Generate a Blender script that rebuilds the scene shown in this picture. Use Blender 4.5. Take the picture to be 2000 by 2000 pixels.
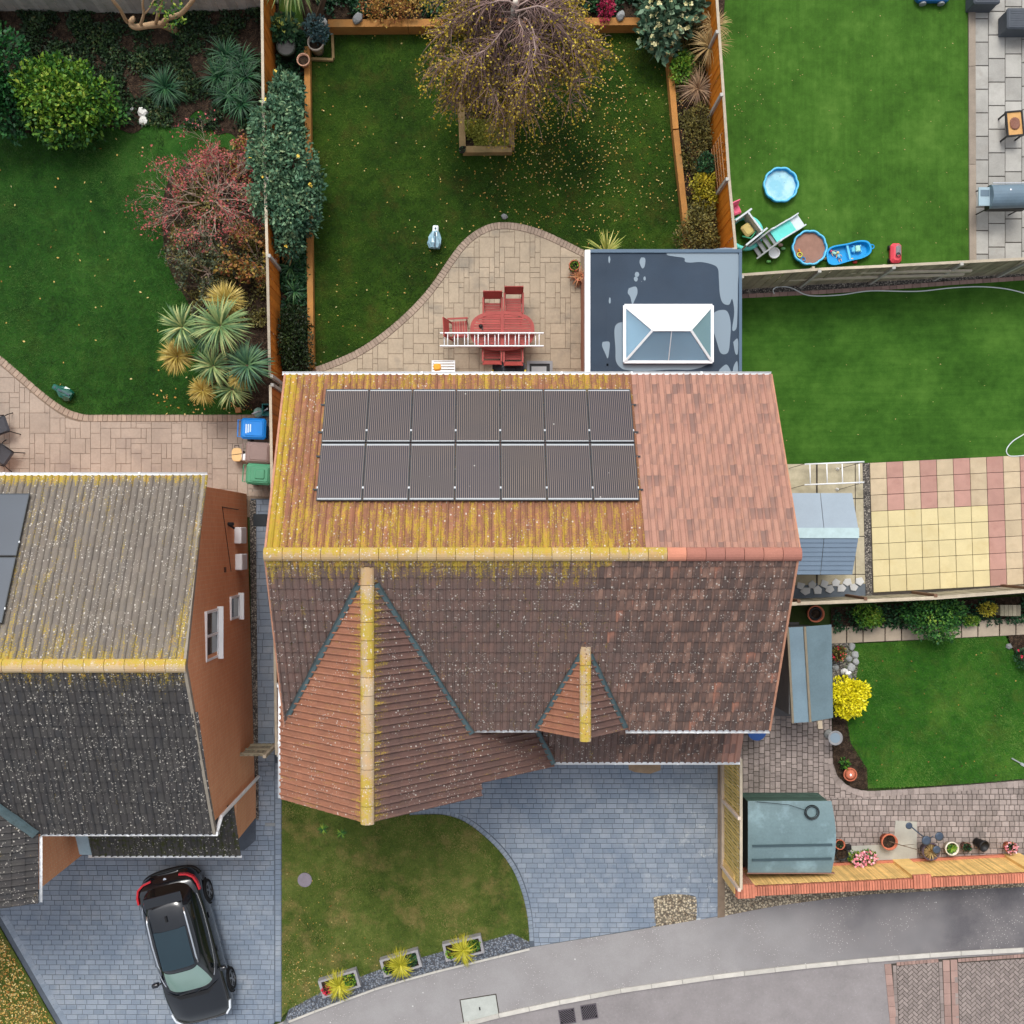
import bpy, bmesh, math, random
import numpy as np
from mathutils import Vector, Matrix, noise as mnoise
random.seed(11)
rng = np.random.default_rng(11)
R = math.radians
scene = bpy.context.scene
for o in list(bpy.data.objects):
    bpy.data.objects.remove(o)
col = scene.collection

# ------------------------------------------------------------------ camera
# drone looking straight down from 30 m; the picture is a slightly off-centre crop
CX, CY, S, H = 945.0, 1045.0, 66.0, 30.0      # nadir pixel, pixels per metre on the ground, height
cam = bpy.data.objects.new('camera', bpy.data.cameras.new('camera'))
col.objects.link(cam)
cam.location = (0, 0, H)
cam.data.sensor_width = 36
cam.data.lens = 36 * S * H / 2000
cam.data.shift_x = (1000 - CX) / 2000
cam.data.shift_y = (CY - 1000) / 2000
cam.data.clip_end = 1000
scene.camera = cam

# ------------------------------------------------------------------ world, sun, exposure
SUN_EL, SUN_AZ = 58, 10          # high soft sun behind cloud, from the top of the picture
w = bpy.data.worlds.new('World')
scene.world = w
w.use_nodes = True
nt = w.node_tree
nt.nodes.clear()
sky = nt.nodes.new('ShaderNodeTexSky')
sky.sky_type = 'NISHITA'
sky.sun_disc = False
sky.sun_elevation = R(SUN_EL)
sky.sun_rotation = R(-SUN_AZ)
sky.air_density = 1.0
sky.dust_density = 4.0
sky.ozone_density = 1.0
hs = nt.nodes.new('ShaderNodeHueSaturation')
hs.inputs['Saturation'].default_value = 0.30
bg = nt.nodes.new('ShaderNodeBackground')
bg.inputs['Strength'].default_value = 0.15
out = nt.nodes.new('ShaderNodeOutputWorld')
nt.links.new(sky.outputs[0], hs.inputs['Color'])
nt.links.new(hs.outputs[0], bg.inputs['Color'])
nt.links.new(bg.outputs[0], out.inputs[0])
sd = bpy.data.lights.new('sun', 'SUN')
sd.energy = 0.95
sd.angle = R(20)
sd.color = (1.0, 0.965, 0.9)
sun = bpy.data.objects.new('sun', sd)
col.objects.link(sun)
dirv = Vector((-math.sin(R(SUN_AZ)) * math.cos(R(SUN_EL)), math.cos(R(SUN_AZ)) * math.cos(R(SUN_EL)), math.sin(R(SUN_EL))))
sun.rotation_euler = dirv.to_track_quat('Z', 'Y').to_euler()
sun.location = dirv * 60
scene.view_settings.view_transform = 'Standard'
scene.view_settings.look = 'None'
scene.view_settings.exposure = 0.5
scene.view_settings.gamma = 1.0
scene.view_settings.use_curve_mapping = False
scene.render.resolution_x = 1024
scene.render.resolution_y = 1024

# ------------------------------------------------------------------ helpers
def W(px, py, z=0.0):
    k = (H - z) / H / S
    return ((px - CX) * k, (CY - py) * k, z)

def WL(pts, z=0.0):
    return [W(x, y, z)[:2] for x, y in pts]

def PX(x, y, z):
    k = (H - z) / H / S
    return (CX + x / k, CY - y / k)

def L(*c):
    out = []
    for v in c:
        v = v / 255.0
        out.append(v / 12.92 if v <= 0.04045 else ((v + 0.055) / 1.055) ** 2.4)
    return tuple(out) + (1.0,)

def tag(o, label=None, cat=None, group=None, kind=None):
    if label: o['label'] = label
    if cat: o['category'] = cat
    if group: o['group'] = group
    if kind: o['kind'] = kind
    return o

def thing(name, label, cat, loc=(0, 0, 0), rz=0.0, group=None):
    o = bpy.data.objects.new(name, None)
    o.empty_display_size = 0.2
    col.objects.link(o)
    o.location = loc
    o.rotation_euler = (0, 0, rz)
    return tag(o, label, cat, group)

def pmat(o):
    return Matrix.Translation(o.location) @ o.rotation_euler.to_matrix().to_4x4()

_identity = set()
def link_mesh(name, me, parent=None, world=False, mat=None):
    """world=True: the mesh is given in world coordinates"""
    o = bpy.data.objects.new(name, me)
    col.objects.link(o)
    if parent is not None:
        o.parent = parent
        if world:
            if parent.name not in _identity: o.matrix_parent_inverse = pmat(parent).inverted()
            _identity.add(o.name)
    return o

class MB:
    def __init__(s):
        s.v = []; s.f = []; s.t = []
    def add(s, vs, fs, tone=0.5):
        b = len(s.v)
        s.v.extend([tuple(q) for q in vs])
        s.t.extend([tone] * len(vs))
        s.f.extend([tuple(i + b for i in f) for f in fs])
        return s
    def boxm(s, M, size, tone=0.5):
        sx, sy, sz = [q / 2 for q in size]
        vs = [M @ Vector((x * sx, y * sy, z * sz)) for x in (-1, 1) for y in (-1, 1) for z in (-1, 1)]
        return s.add(vs, [(0, 1, 3, 2), (4, 6, 7, 5), (0, 4, 5, 1), (2, 3, 7, 6), (0, 2, 6, 4), (1, 5, 7, 3)], tone)
    def box(s, c, size, rz=0.0, tone=0.5):
        return s.boxm(Matrix.Translation(Vector(c)) @ Matrix.Rotation(rz, 4, 'Z'), size, tone)
    def bbox(s, x0, x1, y0, y1, z0, z1, tone=0.5):
        return s.box(((x0 + x1) / 2, (y0 + y1) / 2, (z0 + z1) / 2), (abs(x1 - x0), abs(y1 - y0), abs(z1 - z0)), 0, tone)
    def rbox(s, c, size, rz=0.0, bev=0.02, tone=0.5, taper=1.0):
        """box with chamfered top and corners; taper = bottom scale"""
        sx, sy, sz = [q / 2 for q in size]
        def ring(ax, ay, b, z):
            return [(-ax + b, -ay, z), (ax - b, -ay, z), (ax, -ay + b, z), (ax, ay - b, z), (ax - b, ay, z), (-ax + b, ay, z), (-ax, ay - b, z), (-ax, -ay + b, z)]
        t = taper
        r0 = ring(sx * t, sy * t, bev * t, -sz); r1 = ring(sx, sy, bev, sz - bev); r2 = ring(sx - bev, sy - bev, bev * .6, sz)
        Mx = Matrix.Translation(Vector(c)) @ Matrix.Rotation(rz, 4, 'Z')
        vs = [Mx @ Vector(p) for p in r0 + r1 + r2]
        fs = [tuple(range(7, -1, -1)), tuple(range(16, 24))]
        for a in (0, 8):
            for i in range(8):
                j = (i + 1) % 8
                fs.append((a + i, a + j, a + 8 + j, a + 8 + i))
        return s.add(vs, fs, tone)
    def bar(s, p, q, wd, ht, tone=0.5, up=(0, 0, 1)):
        p = Vector(p); q = Vector(q); d = q - p; ln = d.length
        if ln < 1e-6: return s
        x = d / ln; u = Vector(up)
        if abs(x.dot(u)) > 0.98: u = Vector((0, 1, 0))
        y = u.cross(x).normalized(); z = x.cross(y)
        M = Matrix(((x.x, y.x, z.x, 0), (x.y, y.y, z.y, 0), (x.z, y.z, z.z, 0), (0, 0, 0, 1)))
        return s.boxm(Matrix.Translation((p + q) / 2) @ M, (ln, wd, ht), tone)
    def tube(s, pts, r, n=6, tone=0.5, cap=True):
        pts = [Vector(p) for p in pts]
        rr = r if isinstance(r, (list, tuple)) else [r] * len(pts)
        vs = []; fs = []
        prev = None
        for i, p in enumerate(pts):
            d = (pts[min(i + 1, len(pts) - 1)] - pts[max(i - 1, 0)])
            d = d.normalized() if d.length > 1e-9 else Vector((0, 0, 1))
            if prev is None:
                a = Vector((0, 0, 1)) if abs(d.z) < 0.9 else Vector((1, 0, 0))
                u = d.cross(a).normalized()
            else:
                u = (prev - d * prev.dot(d))
                u = u.normalized() if u.length > 1e-6 else d.orthogonal().normalized()
            prev = u; v = d.cross(u)
            for k in range(n):
                a = 2 * math.pi * k / n
                vs.append(p + (u * math.cos(a) + v * math.sin(a)) * rr[i])
        for i in range(len(pts) - 1):
            for k in range(n):
                j = (k + 1) % n
                fs.append((i * n + k, i * n + j, (i + 1) * n + j, (i + 1) * n + k))
        if cap:
            fs.append(tuple(range(n - 1, -1, -1)))
            fs.append(tuple((len(pts) - 1) * n + k for k in range(n)))
        return s.add(vs, fs, tone)
    def ring(s, c, rad, r, n=24, m=6, tone=0.5, fn=None):
        c = Vector(c)
        vs = []; fs = []
        for i in range(n):
            a = 2 * math.pi * i / n
            q = rad if fn is None else fn(a)
            for k in range(m):
                b = 2 * math.pi * k / m
                vs.append(c + Vector(((q + r * math.cos(b)) * math.cos(a), (q + r * math.cos(b)) * math.sin(a), r * math.sin(b))))
        for i in range(n):
            for k in range(m):
                fs.append((i * m + k, ((i + 1) % n) * m + k, ((i + 1) % n) * m + (k + 1) % m, i * m + (k + 1) % m))
        return s.add(vs, fs, tone)
    def lathe(s, prof, c=(0, 0, 0), n=20, tone=0.5, fn=None, M=None):
        c = Vector(c); vs = []; fs = []
        for (r, z) in prof:
            for k in range(n):
                a = 2 * math.pi * k / n
                q = r * (fn(a) if fn else 1.0)
                p = Vector((q * math.cos(a), q * math.sin(a), z))
                vs.append(c + (M @ p if M else p))
        for i in range(len(prof) - 1):
            for k in range(n):
                j = (k + 1) % n
                fs.append((i * n + k, i * n + j, (i + 1) * n + j, (i + 1) * n + k))
        if prof[0][0] > 1e-4 and prof[1][0] > 1e-4: fs.append(tuple(range(n - 1, -1, -1)))
        if prof[-1][0] > 1e-4: fs.append(tuple((len(prof) - 1) * n + k for k in range(n)))
        return s.add(vs, fs, tone)
    def prism(s, poly, z0, z1, bev=0.0, tone=0.5, M=None):
        n = len(poly)
        a = sum(poly[i][0] * poly[(i + 1) % n][1] - poly[(i + 1) % n][0] * poly[i][1] for i in range(n))
        if a < 0: poly = poly[::-1]
        cx = sum(p[0] for p in poly) / n; cy = sum(p[1] for p in poly) / n
        vs = [(x, y, z0) for x, y in poly] + [(x, y, z1 - bev) for x, y in poly]
        fs = [tuple(range(n - 1, -1, -1))]
        for i in range(n):
            fs.append((i, (i + 1) % n, n + (i + 1) % n, n + i))
        if bev > 0:
            for x, y in poly:
                d = math.hypot(x - cx, y - cy) or 1
                k = max(0.0, 1 - bev * 1.4 / d)
                vs.append((cx + (x - cx) * k, cy + (y - cy) * k, z1))
            for i in range(n):
                fs.append((n + i, n + (i + 1) % n, 2 * n + (i + 1) % n, 2 * n + i))
            fs.append(tuple(range(2 * n, 3 * n)))
        else:
            fs.append(tuple(range(n, 2 * n)))
        if M: vs = [M @ Vector(v) for v in vs]
        return s.add(vs, fs, tone)
    def sheet(s, poly, z, tone=0.5):
        n = len(poly)
        a = sum(poly[i][0] * poly[(i + 1) % n][1] - poly[(i + 1) % n][0] * poly[i][1] for i in range(n))
        if a < 0: poly = poly[::-1]
        return s.add([(x, y, z) for x, y in poly], [tuple(range(n))], tone)
    def mesh(s, name, mat, smooth=False):
        me = bpy.data.meshes.new(name)
        me.from_pydata(s.v, [], s.f)
        at = me.attributes.new('tone', 'FLOAT', 'POINT')
        at.data.foreach_set('value', np.asarray(s.t, dtype=np.float32))
        if mat: me.materials.append(mat)
        if smooth:
            me.polygons.foreach_set('use_smooth', [True] * len(me.polygons))
        me.update()
        return me
    def build(s, name, mat, parent=None, smooth=False, world=False, kind=None):
        o = link_mesh(name, s.mesh(name, mat, smooth), parent, world)
        if kind: o['kind'] = kind
        return o

def mesh_np(name, V, F, T, mat, parent=None, world=False, kind=None, smooth=False):
    """V (n,3) float, F (m,k) int array of equal-size faces, T tone per vertex"""
    me = bpy.data.meshes.new(name)
    V = np.asarray(V, dtype=np.float32); F = np.asarray(F, dtype=np.int32)
    me.vertices.add(len(V)); me.vertices.foreach_set('co', V.ravel())
    k = F.shape[1]
    me.loops.add(F.size); me.loops.foreach_set('vertex_index', F.ravel())
    me.polygons.add(len(F))
    me.polygons.foreach_set('loop_start', np.arange(0, F.size, k, dtype=np.int32))
    try: me.polygons.foreach_set('loop_total', np.full(len(F), k, dtype=np.int32))
    except Exception: pass
    me.update(calc_edges=True)
    at = me.attributes.new('tone', 'FLOAT', 'POINT')
    at.data.foreach_set('value', np.asarray(T, dtype=np.float32))
    if mat: me.materials.append(mat)
    if smooth: me.polygons.foreach_set('use_smooth', [True] * len(F))
    o = link_mesh(name, me, parent, world)
    if kind: o['kind'] = kind
    return o

def copy_tree(o, parent=None):
    c = o.copy(); col.objects.link(c); c.parent = parent
    if parent is not None: c.matrix_parent_inverse = o.matrix_parent_inverse
    for ch in list(o.children): copy_tree(ch, c)
    return c

def structure(name, poly, z, mat, thick=0.0):
    mb = MB()
    if thick: mb.prism(poly, z - thick, z)
    else: mb.sheet(poly, z)
    return mb.build(name, mat, kind='structure')

def spline(pts, n=8):
    """Catmull-Rom through pixel points"""
    out = []
    P = [pts[0]] + list(pts) + [pts[-1]]
    for i in range(1, len(P) - 2):
        p0, p1, p2, p3 = P[i - 1], P[i], P[i + 1], P[i + 2]
        for k in range(n):
            t = k / n
            out.append(tuple(0.5 * ((2 * p1[d]) + (-p0[d] + p2[d]) * t + (2 * p0[d] - 5 * p1[d] + 4 * p2[d] - p3[d]) * t * t + (-p0[d] + 3 * p1[d] - 3 * p2[d] + p3[d]) * t ** 3) for d in range(len(p1))))
    out.append(tuple(pts[-1]))
    return out

def area(p):
    return 0.5 * sum(p[i][0] * p[(i + 1) % len(p)][1] - p[(i + 1) % len(p)][0] * p[i][1] for i in range(len(p)))

def clip(subject, convex):
    """Sutherland-Hodgman: subject (any polygon) inside a convex CCW polygon"""
    if area(convex) < 0: convex = convex[::-1]
    outp = list(subject)
    for i in range(len(convex)):
        a = convex[i]; b = convex[(i + 1) % len(convex)]
        inp = outp; outp = []
        if not inp: break
        ex, ey = b[0] - a[0], b[1] - a[1]
        def side(p): return ex * (p[1] - a[1]) - ey * (p[0] - a[0])
        s = inp[-1]; ss = side(s)
        for e in inp:
            se = side(e)
            if se >= 0:
                if ss < 0:
                    t = ss / (ss - se); outp.append((s[0] + (e[0] - s[0]) * t, s[1] + (e[1] - s[1]) * t))
                outp.append(e)
            elif ss >= 0:
                t = ss / (ss - se); outp.append((s[0] + (e[0] - s[0]) * t, s[1] + (e[1] - s[1]) * t))
            s, ss = e, se
    res = []
    for p in outp:
        if not res or math.hypot(p[0] - res[-1][0], p[1] - res[-1][1]) > 1e-4: res.append(p)
    if len(res) > 1 and math.hypot(res[0][0] - res[-1][0], res[0][1] - res[-1][1]) < 1e-4: res.pop()
    return res

def inside(p, poly):
    x, y = p; c = False; n = len(poly); j = n - 1
    for i in range(n):
        xi, yi = poly[i]; xj, yj = poly[j]
        if (yi > y) != (yj > y) and x < (xj - xi) * (y - yi) / (yj - yi) + xi: c = not c
        j = i
    return c

def inside_np(X, Y, poly):
    c = np.zeros(len(X), bool); n = len(poly); j = n - 1
    for i in range(n):
        xi, yi = poly[i]; xj, yj = poly[j]
        if yi != yj:
            m = ((yi > Y) != (yj > Y)) & (X < (xj - xi) * (Y - yi) / (yj - yi) + xi)
            c ^= m
        j = i
    return c

# ------------------------------------------------------------------ materials
_mats = {}
class NT:
    """small node-tree helper"""
    def __init__(s, name):
        s.m = bpy.data.materials.new(name); s.m.use_nodes = True
        s.t = s.m.node_tree; s.n = s.t.nodes; s.l = s.t.links
        s.b = s.n['Principled BSDF']
        s.pos = s.n.new('ShaderNodeNewGeometry').outputs['Position']
    def noise(s, scale, detail=3, rough=.55, vec=None, dist=0.0):
        q = s.n.new('ShaderNodeTexNoise'); q.inputs['Scale'].default_value = scale
        q.inputs['Detail'].default_value = detail; q.inputs['Roughness'].default_value = rough
        q.inputs['Distortion'].default_value = dist
        s.l.new(vec or s.pos, q.inputs['Vector']); return q.outputs['Fac']
    def voro(s, scale, vec=None, out='Distance', feature='F1', rand=1.0):
        q = s.n.new('ShaderNodeTexVoronoi'); q.inputs['Scale'].default_value = scale; q.feature = feature
        q.inputs['Randomness'].default_value = rand
        s.l.new(vec or s.pos, q.inputs['Vector']); return q.outputs[out]
    def attr(s, name='tone'):
        q = s.n.new('ShaderNodeAttribute'); q.attribute_name = name; return q.outputs['Fac']
    def sep(s, v=None):
        q = s.n.new('ShaderNodeSeparateXYZ'); s.l.new(v or s.pos, q.inputs[0]); return q.outputs
    def mul3(s, v, k):
        q = s.n.new('ShaderNodeVectorMath'); q.operation = 'MULTIPLY'; s.l.new(v or s.pos, q.inputs[0]); q.inputs[1].default_value = k; return q.outputs[0]
    def math(s, op, a, b=None, clamp=False):
        q = s.n.new('ShaderNodeMath'); q.operation = op; q.use_clamp = clamp
        for i, v in enumerate((a, b)):
            if v is None: continue
            if isinstance(v, (int, float)): q.inputs[i].default_value = v
            else: s.l.new(v, q.inputs[i])
        return q.outputs[0]
    def rng(s, v, a, b, c=0.0, d=1.0, smooth=False):
        q = s.n.new('ShaderNodeMapRange'); q.clamp = True
        if smooth: q.interpolation_type = 'SMOOTHSTEP'
        s.l.new(v, q.inputs['Value'])
        for k, x in zip(('From Min', 'From Max', 'To Min', 'To Max'), (a, b, c, d)): q.inputs[k].default_value = x
        return q.outputs[0]
    def mix(s, f, a, b, mode='MIX'):
        q = s.n.new('ShaderNodeMix'); q.data_type = 'RGBA'; q.blend_type = mode
        for i, v in ((0, f), (6, a), (7, b)):
            if isinstance(v, (int, float)): q.inputs[i].default_value = v
            elif isinstance(v, tuple): q.inputs[i].default_value = v
            else: s.l.new(v, q.inputs[i])
        return q.outputs[2]
    def ramp(s, f, stops):
        q = s.n.new('ShaderNodeValToRGB'); e = q.color_ramp.elements
        while len(e) < len(stops): e.new(0.5)
        for i, (p, c) in enumerate(stops): e[i].position = p; e[i].color = c
        s.l.new(f, q.inputs[0]); return q.outputs[0]
    def bump(s, h, strength=.3, dist=.01):
        q = s.n.new('ShaderNodeBump'); q.inputs['Strength'].default_value = strength; q.inputs['Distance'].default_value = dist
        s.l.new(h, q.inputs['Height']); s.l.new(q.outputs[0], s.b.inputs['Normal'])
    def done(s, colr, rough=.8, spec=.35, metal=0.0):
        if isinstance(colr, tuple): s.b.inputs['Base Color'].default_value = colr
        else: s.l.new(colr, s.b.inputs['Base Color'])
        if isinstance(rough, (int, float)): s.b.inputs['Roughness'].default_value = rough
        else: s.l.new(rough, s.b.inputs['Roughness'])
        s.b.inputs['Specular IOR Level'].default_value = spec
        s.b.inputs['Metallic'].default_value = metal
        return s.m

def sc(c, k):
    return (min(c[0] * k, 1), min(c[1] * k, 1), min(c[2] * k, 1), 1.0)

def mat(name, c, rough=.75, var=.18, scale=2.5, tone=.25, bump=.15, bscale=90, spec=.35, metal=0.0, speck=0.0, dirt_sheen=None):
    """general weathered surface: large blotches, fine grain, per-piece tone"""
    if name in _mats: return _mats[name]
    t = NT(name)
    n1 = t.noise(scale, 4, .6); n2 = t.noise(scale * 14, 3, .6)
    v = t.math('ADD', t.rng(n1, .25, .75, 1 - var, 1 + var), t.rng(n2, .25, .75, -var * .55, var * .55))
    if tone:
        v = t.math('MULTIPLY', v, t.rng(t.attr(), 0, 1, 1 - tone, 1 + tone))
    k = t.n.new('ShaderNodeVectorMath'); k.operation = 'SCALE'; k.inputs[0].default_value = c[:3]
    t.l.new(v, k.inputs['Scale'])
    cc = k.outputs[0]
    if dirt_sheen:
        cc = t.mix(t.rng(t.noise(scale * .7, 5, .65), .52, .72, 0, dirt_sheen[1]), cc, dirt_sheen[0])
    if speck:
        d = t.voro(26); cc = t.mix(t.math('MULTIPLY', t.rng(d, .10, .16, 1, 0), t.rng(t.noise(9, 2), .52, .6)), cc, (speck, speck, speck, 1))
    if bump: t.bump(t.noise(bscale, 3, .6), bump, .01)
    _mats[name] = t.done(cc, rough, spec, metal)
    return _mats[name]

def leafmat(name, stops, rough=.55, trans=.0):
    if name in _mats: return _mats[name]
    t = NT(name)
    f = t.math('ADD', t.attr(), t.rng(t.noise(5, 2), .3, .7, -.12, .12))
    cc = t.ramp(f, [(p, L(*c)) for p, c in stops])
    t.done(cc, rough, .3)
    _mats[name] = t.m
    return t.m

# ------------------------------------------------------------------ surfaces of the setting
def lawn_mat(name, dark, mid, light, brown=None, bamt=.5, stripes=None):
    t = NT(name)
    n1 = t.noise(.55, 5, .62); n2 = t.noise(3.2, 4, .65); n3 = t.noise(38, 3, .7)
    f = t.math('ADD', t.math('MULTIPLY', n1, .5), t.math('ADD', t.math('MULTIPLY', n2, .3), t.math('MULTIPLY', n3, .2)))
    if stripes: # brushed turf pile
        f = t.math('ADD', f, t.rng(t.noise(1.0, 3, .6, t.mul3(None, stripes)), .3, .7, -.03, .03))
    c = t.ramp(f, [(.36, L(*dark)), (.5, L(*mid)), (.64, L(*light))])
    if brown:
        c = t.mix(t.math('MULTIPLY', t.rng(t.noise(1.3, 5, .7), .5, .68), bamt), c, L(*brown))
    t.bump(t.noise(120, 3, .7), .6, .02)
    return t.done(c, .9, .15)

def asphalt_mat(name):
    t = NT(name)
    p = t.sep()
    # newer dark tarmac towards the east end, bleached and flecked further west
    east = t.rng(t.math('ADD', p[0], t.rng(t.noise(.35, 3), .3, .7, -2.5, 2.5)), 6.5, 13.5)
    base = t.mix(east, L(154, 152, 152), L(84, 83, 88))
    base = t.mix(t.rng(t.noise(.9, 5, .65), .38, .66, 0, .55), base, L(130, 126, 126))
    base = t.mix(t.rng(t.noise(70, 2, .7), .35, .65, 0, .35), base, L(120, 114, 112))
    fl = t.math('MULTIPLY', t.rng(t.voro(15), .10, .2, 1, 0), t.rng(t.noise(.9, 3), .47, .58))
    base = t.mix(t.math('MULTIPLY', fl, .75), base, L(205, 202, 198))
    fl2 = t.rng(t.voro(2.1), .03, .05, .75, 0)
    base = t.mix(fl2, base, L(215, 215, 212))
    t.bump(t.noise(160, 3, .7), .35, .008)
    return t.done(base, .8, .35)

def soil_mat(name):
    t = NT(name)
    c = t.ramp(t.noise(9, 5, .7), [(.3, L(30, 24, 20)), (.5, L(52, 42, 35)), (.7, L(82, 68, 56))])
    c = t.mix(t.rng(t.noise(34, 2), .6, .68, 0, .7), c, L(108, 84, 60))
    t.bump(t.noise(22, 5, .7), .9, .05)
    return t.done(c, .95, .1)

def gravel_mat(name, a, b, scale=16):
    t = NT(name)
    cl = t.voro(scale, out='Color'); d = t.voro(scale)
    g = t.sep(cl)[0]
    c = t.mix(g, L(*a), L(*b)); c = t.mix(t.rng(d, .3, .6, 0, .75), c, L(45, 42, 42))
    t.bump(t.rng(d, 0, .6, 1, 0), .8, .03)
    return t.done(c, .85, .3)

m_lawn_left = lawn_mat('lawn_left', (18, 46, 12), (36, 76, 22), (58, 98, 36), (46, 60, 18), .4)
m_lawn_main = lawn_mat('lawn_main', (20, 38, 6), (38, 64, 12), (62, 88, 24), (66, 60, 24), .5)
m_lawn_front = lawn_mat('lawn_front', (46, 64, 20), (76, 92, 36), (104, 114, 56), (132, 114, 72), .75)
m_lawn_right = lawn_mat('lawn_right', (26, 66, 12), (44, 92, 22), (72, 112, 36), (96, 92, 44), .3)
m_turf_top = lawn_mat('turf_top', (44, 76, 20), (60, 98, 30), (80, 116, 44), stripes=(9, .45, 1))
m_turf_mid = lawn_mat('turf_mid', (38, 72, 18), (55, 94, 28), (74, 112, 40), stripes=(.5, 9, 1))
m_soil = soil_mat('soil')
m_asphalt = asphalt_mat('asphalt')
m_road = mat('road_surface', L(136, 131, 131), .85, .14, 1.1, 0, .3, 150, speck=.55)
m_kerb = mat('kerb_concrete', L(188, 184, 176), .85, .14, 3, .12, .3, 80)
m_slate_gravel = gravel_mat('slate_gravel', (98, 108, 122), (150, 156, 164), 20)
m_pebble = gravel_mat('pebble_gravel', (140, 124, 102), (214, 200, 172), 17)
m_chip = gravel_mat('dark_chippings', (58, 56, 56), (176, 168, 156), 24)
m_joint_blue = mat('slate_joint', L(84, 92, 102), .9, .15, 3, 0, .2)
def imprint_mat():
    t = NT('imprinted_concrete_slate'); p = t.sep()
    v = t.rng(t.attr(), 0, 1, 0, 1)
    c = t.mix(v, L(118, 130, 144), L(140, 150, 162))
    c = t.mix(t.rng(t.noise(.55, 4, .6), .42, .62, 0, .6), c, L(104, 119, 138))      # damp patches
    c = t.mix(t.rng(t.noise(1.4, 5, .65), .5, .72, 0, .5), c, L(160, 164, 168))       # worn, bleached
    c = t.mix(t.rng(t.noise(34, 3, .7), .4, .7, 0, .25), c, L(96, 104, 114))
    r = t.math('MULTIPLY', t.rng(p[0], 4.6, 6.2), t.rng(p[1], -12.6, -7.5, 1, .3))    # lime bloom along the screen side
    c = t.mix(t.math('MULTIPLY', r, t.rng(t.noise(2.6, 5, .75), .56, .64, 0, .75)), c, L(196, 200, 200))
    c = t.mix(t.rng(t.voro(.8), .02, .035, .7, 0), c, L(64, 70, 78))
    t.bump(t.noise(60, 3, .6), .25, .01)
    return t.done(c, .62, .4)
m_imprint = imprint_mat()
m_joint_buff = mat('buff_joint', L(124, 109, 94), .9, .15, 3, 0, .2)
m_patio = mat('imprinted_concrete_buff', L(166, 151, 130), .72, .16, 1.2, .055, .3, 30, .35, dirt_sheen=(L(120, 114, 104), .9))
m_patio_edge = mat('imprinted_border', L(156, 138, 122), .75, .16, 2, .14, .3, 40)
m_patio_left = mat('imprinted_concrete_rose', L(156, 142, 129), .72, .16, 1.2, .05, .3, 30, .35, dirt_sheen=(L(124, 112, 106), .6))
m_grey_slab = mat('grey_slab', L(160, 158, 152), .8, .13, 2.2, .16, .25, 50, dirt_sheen=(L(122, 114, 106), .4))
m_buff_slab = mat('buff_slab', L(186, 168, 140), .85, .1, 3, .09, .2, 60, dirt_sheen=(L(160, 138, 110), .4))
m_pink_slab = mat('pink_slab', L(174, 134, 122), .85, .1, 3, .09, .2, 60, dirt_sheen=(L(152, 108, 96), .4))
m_yellow_slab = mat('yellow_slab', L(204, 190, 146), .85, .07, 2, .06, .2, 60, dirt_sheen=(L(190, 170, 120), .5))
m_step_slab = mat('stepping_slab', L(164, 150, 132), .85, .14, 3, .14, .3, 50)
m_block = mat('concrete_block_paver', L(146, 134, 128), .85, .2, 1.0, .2, .35, 70, dirt_sheen=(L(96, 90, 82), .6), speck=.6)
m_herring = mat('herringbone_paver', L(138, 127, 122), .85, .12, 1.2, .14, .3, 70)
m_redpaver = mat('red_paver', L(150, 124, 115), .85, .14, 2, .16, .3, 70)
m_wet_concrete = mat('concrete_slab', L(178, 168, 142), .7, .16, 1.6, 0, .2, 50, dirt_sheen=(L(132, 124, 98), .6))
m_moss_joint = mat('dark_joint', L(66, 60, 54), .95, .2, 4, 0, .3)

# the earth that everything stands on, far out past the picture
structure('ground', [(-160, -160), (160, -160), (160, 160), (-160, 160)], -0.06, lawn_mat('far_ground', (40, 58, 26), (58, 76, 36), (76, 90, 48), (84, 80, 60), .4))

# ---- polygons in photo pixels, all lying on the ground
curve_left = [(-260, 560), (-120, 628), (-60, 655), (0, 694), (45, 732), (95, 774), (135, 800), (168, 810)]
edge_left = spline(curve_left, 6) + [(300, 810), (420, 810), (545, 810)]
lawn_left_px = edge_left[:] + [(545, -300), (-260, -300)]
structure('lawn', WL(lawn_left_px), 0.03, m_lawn_left)
curve_main = [(1160, 496), (1140, 488), (1100, 468), (1060, 450), (1020, 438), (985, 434), (955, 438), (925, 453), (898, 477), (872, 512), (845, 552), (815, 588), (780, 622), (740, 655), (695, 684), (645, 706), (600, 721), (540, 734)]
edge_main = spline(curve_main, 6)
structure('lawn', WL([(1404, 496)] + edge_main + [(545, 734), (545, -300), (1352, -300)]), 0.03, m_lawn_main)
curve_front = [(800, 1592), (838, 1590), (872, 1592), (908, 1605), (945, 1632), (978, 1665), (1003, 1702), (1020, 1745), (1030, 1790), (1034, 1838)]
edge_front = spline(curve_front, 6)
front_verge = [(1034, 1850), (960, 1868), (860, 1892), (750, 1922), (640, 1962), (556, 1995)]
lawn_front_px = [(551, 1440), (800, 1440)] + edge_front + [(1034, 1838), (1000, 1822), (920, 1845), (860, 1858), (740, 1893), (640, 1930), (565, 1972), (551, 1985)]
structure('lawn', WL(lawn_front_px), 0.045, m_lawn_front)
structure('lawn', WL([(-200, 1500), (-40, 1745), (0, 1808), (118, 2012), (180, 2140), (-200, 2140)]), 0.045, m_lawn_front)
structure('artificial_turf', WL([(1355, -200), (1386, 190), (1408, 490), (1449, 560), (1892, 516), (1889, -200)]), 0.02, m_turf_top)
turf_mid_px = [(1440, 582), (1600, 574), (1740, 565), (1860, 556), (2010, 546), (2250, 530), (2250, 876), (2000, 889), (1697, 904), (1440, 908)]
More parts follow.
